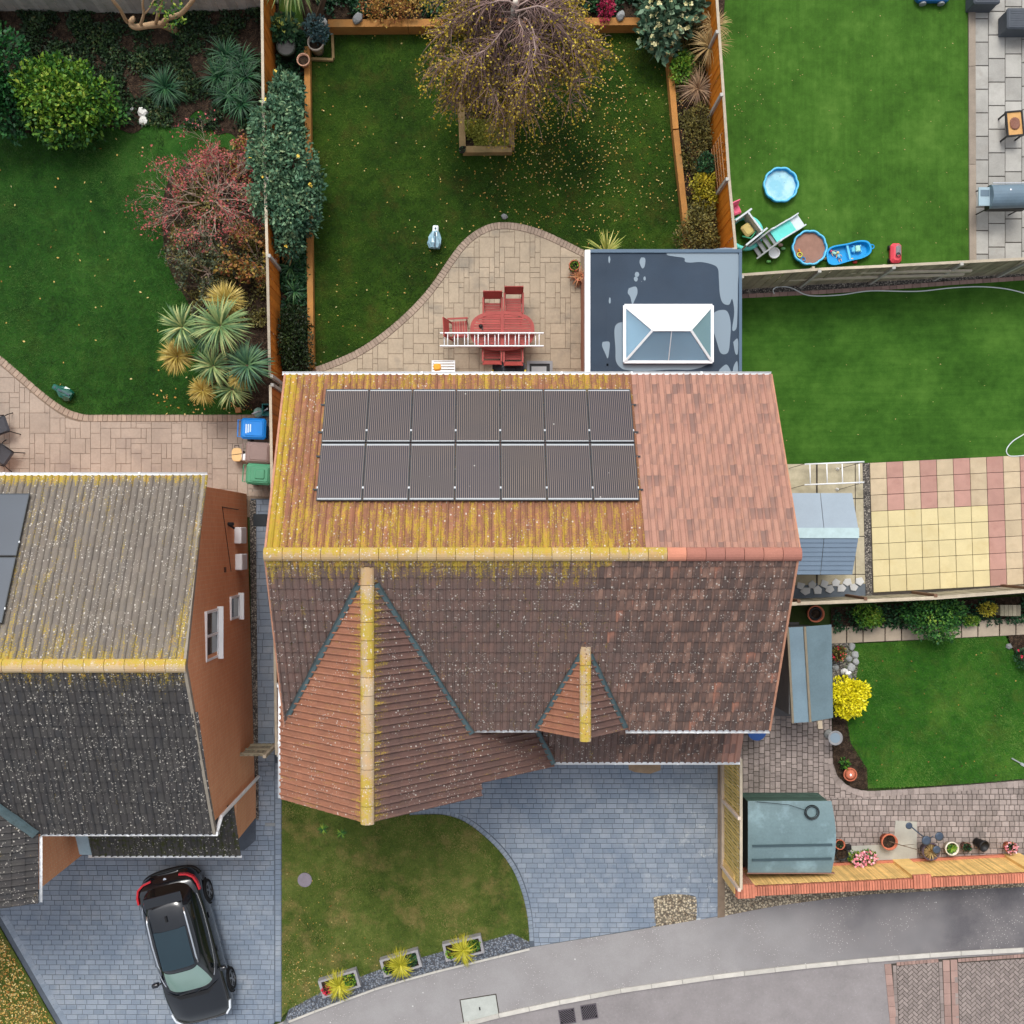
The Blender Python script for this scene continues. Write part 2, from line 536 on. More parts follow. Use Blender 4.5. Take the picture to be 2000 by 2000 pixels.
structure('artificial_turf', WL(turf_mid_px), 0.02, m_turf_mid)
lawn_right_px = [(1655, 1258), (1800, 1250), (1962, 1242)] + spline([(1962, 1242), (1972, 1262), (1990, 1290), (2020, 1312), (2100, 1320)], 4) + [(2250, 1320), (2250, 1500), (2020, 1520), (2000, 1520), (1900, 1529), (1800, 1535), (1692, 1539)] + spline([(1692, 1539), (1688, 1500), (1672, 1475), (1655, 1445), (1648, 1400)], 4) + [(1640, 1330)]
structure('lawn', WL(lawn_right_px), 0.045, m_lawn_right)

# planting beds
bed_left_px = spline([(-260, 235), (-60, 240), (60, 262), (140, 270), (215, 250), (262, 262), (300, 236), (345, 250), (392, 215), (420, 262), (452, 262), (490, 300)], 4)
structure('soil_bed', WL(bed_left_px + [(545, 300), (545, -40), (-260, -40)]), 0.05, m_soil)
structure('soil_bed', WL(spline([(545, 280), (430, 300), (340, 340), (318, 420), (330, 520), (372, 600), (400, 690), (430, 760), (475, 800)], 5) + [(545, 806)]), 0.052, m_soil)
structure('soil_bed', WL([(540, 20), (606, 60), (606, 730), (540, 730)]), 0.12, m_soil)
structure('soil_bed', WL([(545, -80), (1420, -80), (1410, 48), (600, 48)]), 0.16, m_soil)
structure('soil_bed', WL([(1296, 50), (1342, 480), (1345, 492), (1405, 492), (1388, 200), (1367, -60), (1296, -60)]), 0.12, m_soil)
structure('soil_bed', WL([(1622, 1186), (2250, 1150), (2250, 1222), (1900, 1234), (1622, 1240)]), 0.06, m_soil)
structure('soil_bed', WL([(1625, 1400), (1652, 1398), (1660, 1450), (1678, 1478), (1692, 1500), (1694, 1542), (1664, 1538), (1636, 1516), (1626, 1490)]), 0.062, m_soil)
structure('soil_bed', WL(spline([(1966, 1240), (1974, 1262), (1992, 1290), (2022, 1314), (2100, 1324)], 4) + [(2250, 1324), (2250, 1236)]), 0.07, m_soil)
structure('rockery_bed', WL([(1622, 1252), (1660, 1254), (1676, 1290), (1670, 1330), (1622, 1336)]), 0.06, m_chip)

# pavement (footway), road, kerb
kerb_px = [(300, 2180), (600, 2090), (700, 2062), (800, 2036), (880, 2012), (960, 1990), (1090, 1962), (1220, 1937), (1400, 1911), (1560, 1892), (1725, 1876), (1860, 1866), (2010, 1858), (2300, 1842)]
foot_top = [(180, 2140), (560, 1992), (640, 1962), (750, 1922), (860, 1892), (960, 1868), (1034, 1850), (1200, 1823), (1400, 1790), (1520, 1768), (1640, 1752), (1700, 1746), (1850, 1738), (2010, 1731), (2300, 1720)]
structure('footway', WL(foot_top + kerb_px[::-1]), 0.02, m_asphalt)
structure('road', WL(kerb_px + [(2300, 2600), (-200, 2600), (300, 2180)]), -0.035, m_road)

def edge_course(parent, path_px, width, blen, z0, z1, m, name, side=1, gap=.008, maxn=300, zz=0.0):
    """a row of bricks laid along a line (soldier edging or kerb stones)"""
    pts = [Vector(W(x, y)[:2]) for x, y in path_px]
    cum = [0]
    for a, b in zip(pts, pts[1:]): cum.append(cum[-1] + (b - a).length)
    def at(d):
        d = max(0, min(cum[-1], d))
        for i in range(len(pts) - 1):
            if d <= cum[i + 1] or i == len(pts) - 2:
                t = (d - cum[i]) / max(1e-9, cum[i + 1] - cum[i])
                q = pts[i].lerp(pts[i + 1], t); tn = (pts[i + 1] - pts[i]).normalized()
                return q, Vector((-tn.y, tn.x)) * side
    n = max(1, int(cum[-1] / blen)); rest = MB(); cnt = 0
    for i in range(n):
        a, na = at(i * cum[-1] / n + gap / 2); b, nb = at((i + 1) * cum[-1] / n - gap / 2)
        poly = [tuple(a), tuple(b), tuple(b + nb * width), tuple(a + na * width)]
        c = sum((Vector(p) for p in poly), Vector((0, 0))) / 4
        px, py = PX(c.x, c.y, z1)
        vis = -20 < px < 2020 and -20 < py < 2020
        tone = random.random()
        if vis and cnt < maxn:
            mb = MB(); mb.prism([(p[0] - c.x, p[1] - c.y) for p in poly], z0, z1 + random.uniform(-.002, .002), .006, tone)
            o = mb.build(name, m, parent, world=True); o.location = (c.x, c.y, 0); cnt += 1
        else: rest.prism(poly, z0, z1, .006, tone)
    if rest.v: rest.build(name + 's_rest', m, parent, world=True, kind='stuff')

_pm = {}
def pave(parent, region, pieces, z0, z1, m, name, maxn=300, bev=.006, wob=.003, score=None):
    """lay pieces (convex polygons) clipped to the region; the largest in view become objects of their own"""
    items = []
    for pc in pieces:
        mm = m
        if isinstance(pc, tuple) and len(pc) == 2 and not isinstance(pc[0], (int, float)) and not isinstance(pc[1], tuple): pc, mm = pc
        cx = sum(p[0] for p in pc) / len(pc); cy = sum(p[1] for p in pc) / len(pc)
        px, py = PX(cx, cy, 0)
        if not (-60 < px < 2060 and -60 < py < 2060): continue
        allin = all(inside(p, region) for p in pc)
        r = list(pc) if allin else clip(region, list(pc))
        if len(r) < 3 or abs(area(r)) < .0012: continue
        items.append((r, allin, mm, abs(area(r)) * (1.0 if -5 < px < 2005 and -5 < py < 2005 else .01) * (score(px, py) if score else 1) + random.random() * 1e-4))
    items.sort(key=lambda q: -q[3])
    rests = {}
    for i, (r, allin, mm, s_) in enumerate(items):
        cx = sum(p[0] for p in r) / len(r); cy = sum(p[1] for p in r) / len(r)
        dz = random.uniform(-wob, wob)
        if i < maxn:
            loc = [(round(p[0] - cx, 3), round(p[1] - cy, 3)) for p in r]
            v = random.randrange(5)
            key = (name, mm.name, tuple(loc), v) if allin else None
            me = _pm.get(key) if key else None
            if me is None:
                mb = MB(); mb.prism(loc, z0, z1, bev, (v + random.random()) / 5)
                me = mb.mesh(name, mm)
                if key: _pm[key] = me
            o = link_mesh(name, me, parent, True); o.location = (cx, cy, dz)
        else:
            rests.setdefault(mm.name, (mm, MB()))[1].prism(r, z0, z1 + dz, bev, random.random())
    for mm, mb in rests.values():
        mb.build(name + 's_rest', mm, parent, world=True, kind='stuff')

def running_bond(x0, x1, y0, y1, rh, lens, gap=.01, rz=0.0, vertical=False):
    res = []; y = y0; k = 0
    while y < y1:
        x = x0 - random.uniform(0, max(lens))
        while x < x1:
            l = random.choice(lens)
            q = [(x + gap / 2, y + gap / 2), (x + l - gap / 2, y + gap / 2), (x + l - gap / 2, y + rh - gap / 2), (x + gap / 2, y + rh - gap / 2)]
            if vertical: q = [(b, a) for a, b in q][::-1]
            if rz:
                c, s = math.cos(rz), math.sin(rz); q = [(a * c - b * s, a * s + b * c) for a, b in q]
            res.append(q); x += l
        y += rh; k += 1
    return res

def ashlar(x0, x1, y0, y1, u=.15, gap=.009):
    """random-rectangle stamp pattern on a unit grid"""
    nx, ny = int((x1 - x0) / u), int((y1 - y0) / u); g = np.zeros((nx, ny), bool); res = []
    sizes = [(4, 3), (3, 4), (4, 4), (3, 3), (2, 3), (3, 2), (4, 2), (2, 4), (2, 2), (3, 1), (1, 3), (2, 1), (1, 2), (1, 1)]
    wts = [5, 5, 3, 6, 6, 6, 4, 3, 5, 2, 2, 1, 1, .2]
    for j in range(ny):
        for i in range(nx):
            if g[i, j]: continue
            opts = [(s_, w_) for s_, w_ in zip(sizes, wts) if i + s_[0] <= nx and j + s_[1] <= ny and not g[i:i + s_[0], j:j + s_[1]].any()]
            s_ = random.choices([o[0] for o in opts], [o[1] for o in opts])[0]
            g[i:i + s_[0], j:j + s_[1]] = True
            a, b = x0 + i * u, y0 + j * u
            res.append([(a + gap / 2, b + gap / 2), (a + s_[0] * u - gap / 2, b + gap / 2), (a + s_[0] * u - gap / 2, b + s_[1] * u - gap / 2), (a + gap / 2, b + s_[1] * u - gap / 2)])
    return res

# ---- main patio
patio = structure('patio', WL([(1165, 490), (1165, 860), (540, 860), (540, 740)] + edge_main[::-1]), 0.004, m_joint_buff)
inner = []
for i, p in enumerate(edge_main):   # inner line of the border bricks, 14 px inside the curve
    q = edge_main[min(i + 1, len(edge_main) - 1)]; r = edge_main[max(i - 1, 0)]
    tx, ty = q[0] - r[0], q[1] - r[1]; d = math.hypot(tx, ty) or 1
    inner.append((p[0] - ty / d * 14, p[1] + tx / d * 14) if (-ty / d * 0 + tx / d) < 0 and False else (p[0] + ty / d * -14 * -1 * 1, p[1] - tx / d * 14))
reg = WL([(1140, 800), (560, 800), (560, 745)] + [p for p in inner[::-1] if p[0] < 1138])
x0, y0 = W(540, 800)[:2]; x1, y1 = W(1150, 430)[:2]
pave(patio, reg, ashlar(x0, x1, y0, y1), -.02, .02, m_patio, 'paving_stone')
edge_course(patio, edge_main, .2, .105, -.02, .024, m_patio_edge, 'border_brick', side=1)

# ---- left patio
patio_l = structure('patio', WL(edge_left + [(545, 1010), (-260, 1010)]), 0.004, m_joint_buff)
inl = [(x, y + 14) if y < 809 else (x, 824) for x, y in [(a - 5, b + 2) for a, b in edge_left]]
x0, y0 = W(-100, 985)[:2]; x1, y1 = W(540, 640)[:2]
pave(patio_l, WL(inl[:-1] + [(538, 824), (538, 968), (-160, 968)]), ashlar(x0, x1, y0, y1), -.02, .02, m_patio_left, 'paving_stone')
edge_course(patio_l, [p for p in edge_left if p[0] > -60 and p[0] < 528] + [(538, 810)], .2, .14, -.02, .024, m_patio_edge, 'border_brick', side=-1)
edge_course(patio_l, [(486, 970), (530, 970)], .16, .09, -.02, .024, m_patio_edge, 'border_brick', side=1)

# ---- driveways of stamped slate-grey concrete
drive = structure('driveway', WL([(551, 1300), (551, 1560), (800, 1560)] + edge_front + [(1034, 1850), (1200, 1823), (1402, 1790), (1402, 1300)]), 0.004, m_joint_blue)
x0, y0 = W(780, 1860)[:2]; x1, y1 = W(1402, 1480)[:2]
hole = spline([(1276, 1752), (1310, 1746), (1340, 1747), (1358, 1750), (1361, 1770), (1360, 1797)], 2)
drive_reg = [(780, 1480), (780, 1590), (800, 1594)] + [(a + 9, b - 6) for a, b in edge_front] + [(1044, 1848), (1200, 1822)] + [(1281, 1808), (1278, 1780)] + hole + [(1402, 1789), (1402, 1480)]
pave(drive, WL(drive_reg), running_bond(x0, x1, y0, y1, .147, (.27, .3, .33)), -.02, .018, m_imprint, 'paving_stone')
edge_course(drive, edge_front, .13, .12, -.02, .02, m_imprint, 'border_brick', side=1)
structure('gravel_patch', WL([(1272, 1812), (1276, 1752), (1310, 1746), (1340, 1747), (1360, 1752), (1362, 1798)]), 0.008, m_pebble)
structure('gravel_patch', WL([(1226, 1480), (1291, 1480), (1290, 1504), (1270, 1511), (1240, 1508), (1228, 1503)]), 0.021, mat('bare_earth', L(150, 128, 104), .95, .2, 4, 0, .5, 60))

drive_l = structure('driveway', WL([(-260, 1600), (490, 1600), (490, 976), (550, 976), (551, 1990), (180, 2140), (118, 2012), (0, 1808), (-40, 1745), (-260, 1600)]), 0.006, m_joint_blue)
x0, y0 = W(-20, 2010)[:2]; x1, y1 = W(549, 1490)[:2]
pave(drive_l, WL([(-30, 1660), (478, 1660), (500, 1640), (500, 1490), (536, 1490), (536, 1998), (500, 2012), (130, 2012), (10, 1805), (-30, 1740)]), running_bond(x0, x1, y0, y1, .147, (.27, .3, .33)), -.02, .018, m_imprint, 'paving_stone')
x0, y0 = W(490, 1500)[:2]; x1, y1 = W(549, 972)[:2]
edge_course(drive_l, [(549, 1995), (549, 1490)], .17, .15, -.02, .02, m_imprint, 'border_brick', side=1)
edge_course(drive_l, [(125, 2004), (2, 1792)], .19, .14, -.02, .02, m_imprint, 'border_brick', side=-1)
alley = structure('side_path', WL([(490, 974), (550, 974), (550, 1492), (490, 1492)]), 0.010, m_joint_blue)
pave(alley, WL([(501, 976), (536, 976), (536, 1490), (501, 1490)]), running_bond(x0, x1, y0, y1, .2, (.28, .4, .45)), -.02, .02, m_imprint, 'paving_stone', 200)
structure('gravel_strip', WL([(488, 976), (500, 976), (506, 1600), (494, 1600)]), 0.03, m_chip)

# ---- right-hand gardens
edging = structure('garden_edging', WL([(1440, 575), (1600, 567), (1740, 557), (1860, 548), (2020, 538), (2020, 547), (1860, 558), (1740, 567), (1600, 576), (1440, 584)]), 0.006, m_moss_joint)
edge_course(edging, [(1446, 583), (1600, 575), (1740, 566), (1860, 557), (2010, 547)], .12, .23, -.02, .035, m_redpaver, 'edging_brick', side=1)
structure('gravel_strip', WL([(1440, 545), (1600, 540), (2020, 505), (2020, 540), (1860, 549), (1740, 559), (1600, 568), (1440, 577)]), 0.012, m_chip)
tp = structure('patio', WL([(1903, -200), (1905, 520), (2250, 505), (2250, -200)]), 0.004, m_moss_joint)
pcs = []
for ci, (xa, xb, off) in enumerate([(1903.5, 1929.5, -9), (1930.5, 1962, -23), (1963, 1994.5, -32), (1995.5, 2028, -15), (2029, 2060, -30)]):
    y = off
    while y < 520:
        pcs.append(WL([(xa, y + 45.2), (xb, y + 45.2), (xb, y + .8), (xa, y + .8)])); y += 46
pave(tp, WL([(1903, -40), (1905, 512), (2060, 503), (2060, -40)]), pcs, -.02, .024, m_grey_slab, 'paving_slab', bev=.008)
sleeper = structure('lawn_edging', WL([(1889, -60), (1903, -60), (1905, 514), (1892, 515)]), 0.03, m_moss_joint)
edge_course(sleeper, [(1903, -60), (1903.5, 210), (1905, 514)], .2, 2.4, -.02, .07, mat('weathered_sleeper', L(150, 138, 124), .85, .2, 2, .2, .4, 50), 'timber_sleeper', side=-1)

# coloured slab patio
sp = structure('patio', WL([(1545, 908), (1697, 905), (2250, 874), (2250, 1150), (2010, 1160), (1702, 1172), (1545, 1180)]), 0.004, m_moss_joint)
pcs = []
def sl(i, j): # slab grid corner in pixels (grid leans a little)
    return (1698 + i * 32.55 + j * .95, 904 + j * 31.7 - i * 1.65 - (.02 * i * j))
for i in range(11):
    for j in range(8):
        q = [sl(i, j), sl(i + 1, j), sl(i + 1, j + 1), sl(i, j + 1)]
        cx = sum(p[0] for p in q) / 4; cy = sum(p[1] for p in q) / 4
        q = [(cx + (x - cx) * .975, cy + (y - cy) * .975) for x, y in q]
        if i < 7 and j >= 3: mm = m_yellow_slab
        elif i >= 7: mm = m_pink_slab if i % 2 else m_buff_slab
        else: mm = m_pink_slab if i % 2 else m_buff_slab
        pcs.append((WL(q), mm))
pave(sp, WL([(1690, 900), (2080, 872), (2080, 1170), (1690, 1172)]), pcs, -.02, .026, m_buff_slab, 'paving_slab', bev=.008)
cs = structure('concrete_base', WL([(1440, 908), (1684, 905), (1690, 1140), (1440, 1146)]), 0.012, m_moss_joint)
pave(cs, WL([(1440, 908), (1684, 905), (1690, 1140), (1440, 1146)]), [WL([(a, 1146), (a + 74, 1146), (a + 74, b1), (a, b1)]) if False else WL([(a + .7, b1 + 73), (a + 73.3, b1 + 73), (a + 73.3, b1 + .7), (a + .7, b1 + .7)]) for a in (1446, 1520, 1596, 1670) for b1 in (900, 974, 1048, 1122)], -.02, .022, m_wet_concrete, 'concrete_panel')
structure('gravel_strip', WL([(1684, 905), (1697, 904), (1703, 1172), (1690, 1172)]), 0.026, m_chip)
# crazy paving by the fence
crazy = structure('crazy_paving', WL([(1440, 1150), (1690, 1132), (1694, 1166), (1440, 1182)]), 0.016, mat('slate_bed', L(96, 104, 112), .9, .15, 4, 0, .3))
m_crazy = mat('pale_crazy_stone', L(190, 190, 188), .7, .08, 4, .14, .2, 50)
for k in range(11):
    cxk = 1562 + (k % 11) * 11.6; cyk = 1150 - k * .9 + (5 if k % 2 else -6)
    n = random.choice((4, 5, 5)); a0 = random.random() * 6
    poly = [(cxk + random.uniform(7.5, 12) * math.cos(a0 + 6.283 * q / n), cyk + random.uniform(7, 10.5) * math.sin(a0 + 6.283 * q / n)) for q in range(n)]
    mb = MB(); mb.prism(WL(poly), .0, .04 + .002 * k, .005, random.random()); mb.build('crazy_stone', m_crazy, crazy, world=True)

# stepping slabs, block paving
steps = structure('garden_path', WL([(1618, 1224), (1800, 1219), (2100, 1204), (2100, 1236), (1800, 1250), (1618, 1258)]), 0.02, m_moss_joint)
xs = [1620, 1652, 1684, 1727, 1759, 1803, 1834, 1876, 1908, 1950, 1982, 2020, 2060]
for a, b in zip(xs, xs[1:]):
    ya = 1224 - (a - 1620) * .047; yb = 1224 - (b - 1620) * .047
    mb = MB(); mb.prism(WL([(a + 1, ya + 33), (b - 1, yb + 33), (b - 1, yb + 1), (a + 1, ya + 1)]), -.02, .07 + random.uniform(-.004, .004), .008, random.random())
    mb.build('stepping_slab', m_step_slab, steps, world=True)

bp = structure('block_paving', WL([(1440, 1395), (1625, 1395), (1627, 1490), (1640, 1520), (1665, 1540), (1694, 1546), (1800, 1538), (2250, 1500), (2250, 1700), (1440, 1720)]), 0.004, m_moss_joint)
x0, y0 = W(1440, 1560)[:2]; x1, y1 = W(1702, 1395)[:2]
pcs = running_bond(y0, y1, x0, x1, .16, (.13, .16, .2, .22), .014, vertical=True)
x0, y0 = W(1600, 1720)[:2]; x1, y1 = W(2030, 1510)[:2]
pcs2 = running_bond(x0, x1, y0, y1, .16, (.13, .16, .2, .22), .014, rz=0)
pave(bp, WL([(1440, 1398), (1624, 1398), (1626, 1490), (1634, 1512), (1652, 1532), (1680, 1543), (1702, 1545), (1702, 1558), (1440, 1558)]), pcs, -.02, .024, m_block, 'paving_block', 180, bev=.01, wob=.005)
pave(bp, WL([(1440, 1558), (1702, 1558), (1702, 1546), (1800, 1540), (2030, 1522), (2030, 1700), (1440, 1720)]), pcs2, -.02, .024, m_block, 'paving_block', 180, bev=.01, wob=.005)
edge_course(bp, spline([(1626, 1480), (1634, 1512), (1652, 1532), (1680, 1543), (1700, 1545), (1800, 1539), (1900, 1532), (2020, 1522)], 4), .17, .16, -.02, .03, m_block, 'border_block', side=-1)
structure('concrete_pad', WL([(1660, 1652), (1745, 1648), (1748, 1602), (1790, 1604), (1790, 1690), (1660, 1700)]), 0.032, mat('pale_pad', L(168, 166, 156), .85, .12, 3, 0, .2, 40))
structure('gravel_strip', WL([(1404, 1790), (1404, 1700), (1440, 1700), (1700, 1720), (2300, 1690), (2300, 1720), (2010, 1731), (1850, 1738), (1700, 1746), (1640, 1752), (1520, 1768)]), 0.03, m_pebble)
structure('gravel_strip', WL([(1401, 1480), (1415, 1480), (1415, 1790), (1401, 1792)]), 0.034, mat('drive_edge_soil', L(120, 104, 88), .95, .2, 5, 0, .4, 60))
kerb = structure('kerb', WL(kerb_px[4:] + [(x, y - 8) for x, y in kerb_px[4:]][::-1]), 0.0, m_kerb)
edge_course(kerb, kerb_px[3:], .13, .915, -.1, .05, m_kerb, 'kerb_stone', side=1, gap=.012)

# herringbone parking bays in the road
bay = structure('block_paved_bay', WL([(1729, 1884), (1860, 1872), (2300, 1846), (2300, 2100), (1748, 2100)]), -0.030, m_moss_joint)
bl, bw = .2, .1
def herring(reg_px):
    xs_ = [p[0] for p in WL(reg_px)]; ys_ = [p[1] for p in WL(reg_px)]
    cx, cy = (min(xs_) + max(xs_)) / 2, (min(ys_) + max(ys_)) / 2
    res = []; g = .014; n = 30; c, s_ = math.cos(R(45)), math.sin(R(45))
    for i in range(-n, n):
        for j in range(-n, n):
            # standard 2:1 herringbone cell
            ox = i * bw + j * bl * 1.0; oy = i * bw - j * bl * 1.0
            for (x, y, w_, h_) in ((ox, oy, bl, bw), (ox + 0, oy + bw, bw, bl)):
                q = [(x + g / 2, y + g / 2), (x + w_ - g / 2, y + g / 2), (x + w_ - g / 2, y + h_ - g / 2), (x + g / 2, y + h_ - g / 2)]
                q = [(a * c - b * s_ + cx, a * s_ + b * c + cy) for a, b in q]
                mx = sum(p[0] for p in q) / 4; my = sum(p[1] for p in q) / 4
                if min(xs_) - .2 < mx < max(xs_) + .2 and min(ys_) - .2 < my < max(ys_) + .2: res.append(q)
    return res
b1 = [(1752, 1888), (1833, 1880), (1839, 2030), (1758, 2030)]
b2 = [(1872, 1882), (1993, 1874), (2040, 1871), (2040, 2030), (1876, 2030)]
pave(bay, WL(b1), herring(b1), -.06, -.018, m_herring, 'herringbone_paver', 120)
pave(bay, WL(b2), herring(b2), -.06, -.018, m_herring, 'herringbone_paver', 180)
for pth, sd_ in (([(1751, 1886), (1757, 2030)], 1), ([(1834, 1879), (1840, 2030)], -1), ([(1871, 1881), (1875, 2030)], 1)):
    edge_course(bay, pth, .1, .2, -.06, -.017, m_herring, 'border_brick', side=-sd_)
edge_course(bay, [(1728, 1884), (1742, 2030)], .2, .3, -.06, -.016, m_redpaver, 'border_brick', side=1)
edge_course(bay, [(1842, 1876), (1847, 2030)], .2, .3, -.06, -.016, m_redpaver, 'border_brick', side=1)
edge_course(bay, [(1857, 1875), (1862, 2030)], .2, .3, -.06, -.016, m_redpaver, 'border_brick', side=1)
edge_course(bay, [(1752, 1887), (1834, 1880)], .1, .11, -.06, -.017, m_redpaver, 'border_brick', side=1)
edge_course(bay, [(1872, 1880), (2010, 1870)], .1, .11, -.06, -.017, m_redpaver, 'border_brick', side=1)
structure('gravel_strip', WL([(556, 1995), (565, 1970), (640, 1930), (740, 1893), (860, 1858), (920, 1845), (1000, 1822), (1034, 1838), (1034, 1850), (960, 1868), (860, 1892), (750, 1922), (640, 1962)]), 0.052, m_slate_gravel)
fe = structure('garden_edging', WL(front_verge + [(x, y + 4) for x, y in front_verge][::-1]), 0.03, m_kerb)
edge_course(fe, front_verge[::-1], .06, .9, -.02, .08, m_kerb, 'edging_stone', side=-1)

# ------------------------------------------------------------------ roof tiles
def tile_mat(name, tones, dirt_sheen, yellow=0.0, yfun=None, white=0.5, axis='Y', moss=0.0, big=0.0, dirtamt=.6):
    """tones: colours picked by each tile's tone; lichen grows in streaks down the slope"""
    t = NT(name)
    p = t.sep()
    tn = t.attr()
    c = t.ramp(tn, [(i / max(1, len(tones) - 1), L(*q)) for i, q in enumerate(tones)])
    c = t.mix(t.rng(t.noise(2.0, 5, .65), .35, .7, 0, dirtamt), c, L(*dirt_sheen))
    c = t.mix(t.rng(t.noise(45, 3, .7), .4, .7, 0, .4), c, sc(L(*dirt_sheen), .7))
    st = t.mul3(None, (9, 1.3, 1.3) if axis == 'Y' else (1.3, 9, 1.3))
    streak = t.noise(1.0, 4, .65, st); fine = t.noise(30, 3, .7)
    if yellow:
        reg = yfun(t, p) if yfun else None
        f = t.math('ADD', t.math('MULTIPLY', streak, .5), t.math('MULTIPLY', fine, .5))
        if reg is not None: f = t.math('ADD', f, reg)
        y = t.rng(f, .60 - yellow * .1, .68 - yellow * .1)
        yc = t.mix(t.noise(3), L(182, 152, 52), L(166, 150, 40))
        yc = t.mix(t.rng(t.noise(7, 2), .5, .7, 0, .7), yc, L(192, 142, 66))
        c = t.mix(t.math('MULTIPLY', y, .82), c, yc)
    if moss:
        m_ = t.rng(t.math('ADD', t.math('MULTIPLY', t.noise(8, 4, .7), .7), t.math('MULTIPLY', streak, .3)), .62 - moss * .06, .70 - moss * .06)
        c = t.mix(t.math('MULTIPLY', m_, .8), c, L(62, 66, 24))
    if white:
        d = t.math('MULTIPLY', t.rng(t.voro(8.5), .13, .2, 1, 0), t.rng(t.noise(1.7, 3), .5 - white * .14, .6 - white * .14))
        d2 = t.rng(t.voro(3.1), .065, .085, 1, 0)
        d3 = t.math('MULTIPLY', t.rng(t.voro(17), .16, .26, 1, 0), t.rng(t.noise(2.6, 3), .58 - white * .14, .68 - white * .14))
        k = t.math('MAXIMUM', t.math('MAXIMUM', d, d2 if big else d), d3)
        c = t.mix(t.math('MULTIPLY', k, .78), c, L(206, 200, 190))
    t.bump(t.noise(70, 3, .7), .35, .008)
    return t.done(c, .88, .2)

_tiles = {}
def tile_shape(wd, ln):
    """one bold-roll tile: a raised roll, a flat pan and a thick lower lip"""
    prof = [(0, .0), (.07, .028), (.19, .046), (.32, .030), (.42, .003), (.7, .0), (1.0, .0)]
    th = .028; vs = []; fs = []
    for y, lift in ((0, th), (ln, 0)):
        for x, z in prof: vs.append((x * wd, y, z + lift))
    n = len(prof)
    for x, z in prof: vs.append((x * wd, .004, z + th - .03))
    for i in range(n - 1):
        fs.append((i, i + 1, n + i + 1, n + i)); fs.append((2 * n + i, 2 * n + i + 1, i + 1, i))
    return vs, fs

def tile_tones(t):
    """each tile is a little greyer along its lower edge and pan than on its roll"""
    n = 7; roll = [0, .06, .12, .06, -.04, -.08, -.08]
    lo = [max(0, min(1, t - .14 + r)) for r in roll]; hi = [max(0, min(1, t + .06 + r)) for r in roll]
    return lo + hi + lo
def tile_obj_mesh(wd, ln, m, variant):
    k = (wd, ln, m.name, variant)
    if k not in _tiles:
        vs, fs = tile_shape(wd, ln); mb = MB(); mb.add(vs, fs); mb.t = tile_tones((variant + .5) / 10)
        _tiles[k] = mb.mesh('roof_tile', m)
    return _tiles[k]

def slope_tiles(O, u, v, width, length, wd, gauge, pick, lst, jitter=.004, umin=None, umax=None):
    """O eave corner, u along the eave, v up the slope; pick(centre) -> material or None"""
    O = Vector(O); u = Vector(u).normalized(); v = Vector(v).normalized(); n = u.cross(v)
    nc = max(1, round(width / wd)); nr = max(1, round(length / gauge)); cw = width / nc; g = length / nr
    for r in range(nr):
        for c in range(nc):
            o = O + u * (c * cw) + v * (r * g)
            ctr = o + u * (cw / 2) + v * (g / 2)
            res = pick(ctr)
            if res is None: continue
            m, tone, solo = res
            o = o + n * (.012 + random.uniform(-.003, .004)) + v * random.uniform(-jitter, jitter)
            M = Matrix(((u.x, v.x, n.x, o.x), (u.y, v.y, n.y, o.y), (u.z, v.z, n.z, o.z), (0, 0, 0, 1)))
            lst.append((M, m, tone, solo, ctr.z, (round(cw, 4), round(g + .05, 4))))

def build_tiles(parent, lst, maxn=300):
    lst = sorted(lst, key=lambda q: (-int(q[3]), -q[4]))
    rest = {}
    cnt = 0
    for (M, m, tone, solo, z, (wd, ln)) in lst:
        if solo and cnt < maxn:
            o = link_mesh('roof_tile', tile_obj_mesh(wd, ln, m, min(9, int(tone * 10))), parent, True)
            o.matrix_basis = M; cnt += 1
        else:
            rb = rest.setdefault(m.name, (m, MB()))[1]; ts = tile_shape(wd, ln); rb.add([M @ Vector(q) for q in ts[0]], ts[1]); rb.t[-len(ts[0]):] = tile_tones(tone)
    for m, mb in rest.values(): mb.build('roof_tiles_rest', m, parent, world=True, kind='stuff')

def ridge_run(parent, p, q, m, seg=.43, r=.15, name='ridge_tile', mfun=None):
    p = Vector(p); q = Vector(q); d = q - p; n = max(1, round(d.length / seg)); dn = d.normalized()
    side = Vector((0, 0, 1)).cross(dn).normalized(); up = dn.cross(side)
    for i in range(n):
        a = p + d * (i / n) + dn * .006; b = p + d * ((i + 1) / n) - dn * .006
        mb = MB(); vs = []; K = 8
        for e, rr in ((a, r), (b, r * .985)):
            for k in range(K + 1):
                t = math.pi * k / K
                vs.append(e + side * math.cos(t) * rr * 1.05 + up * (math.sin(t) * rr * .75 - .05))
        fs = [(k, k + 1, K + 2 + k, K + 1 + k) for k in range(K)] + [tuple(range(K, -1, -1)), tuple(range(K + 1, 2 * K + 2))]
        mb.add(vs, fs, random.random())
        mb.build(name, mfun(i, n) if mfun else m, parent, False, world=True)

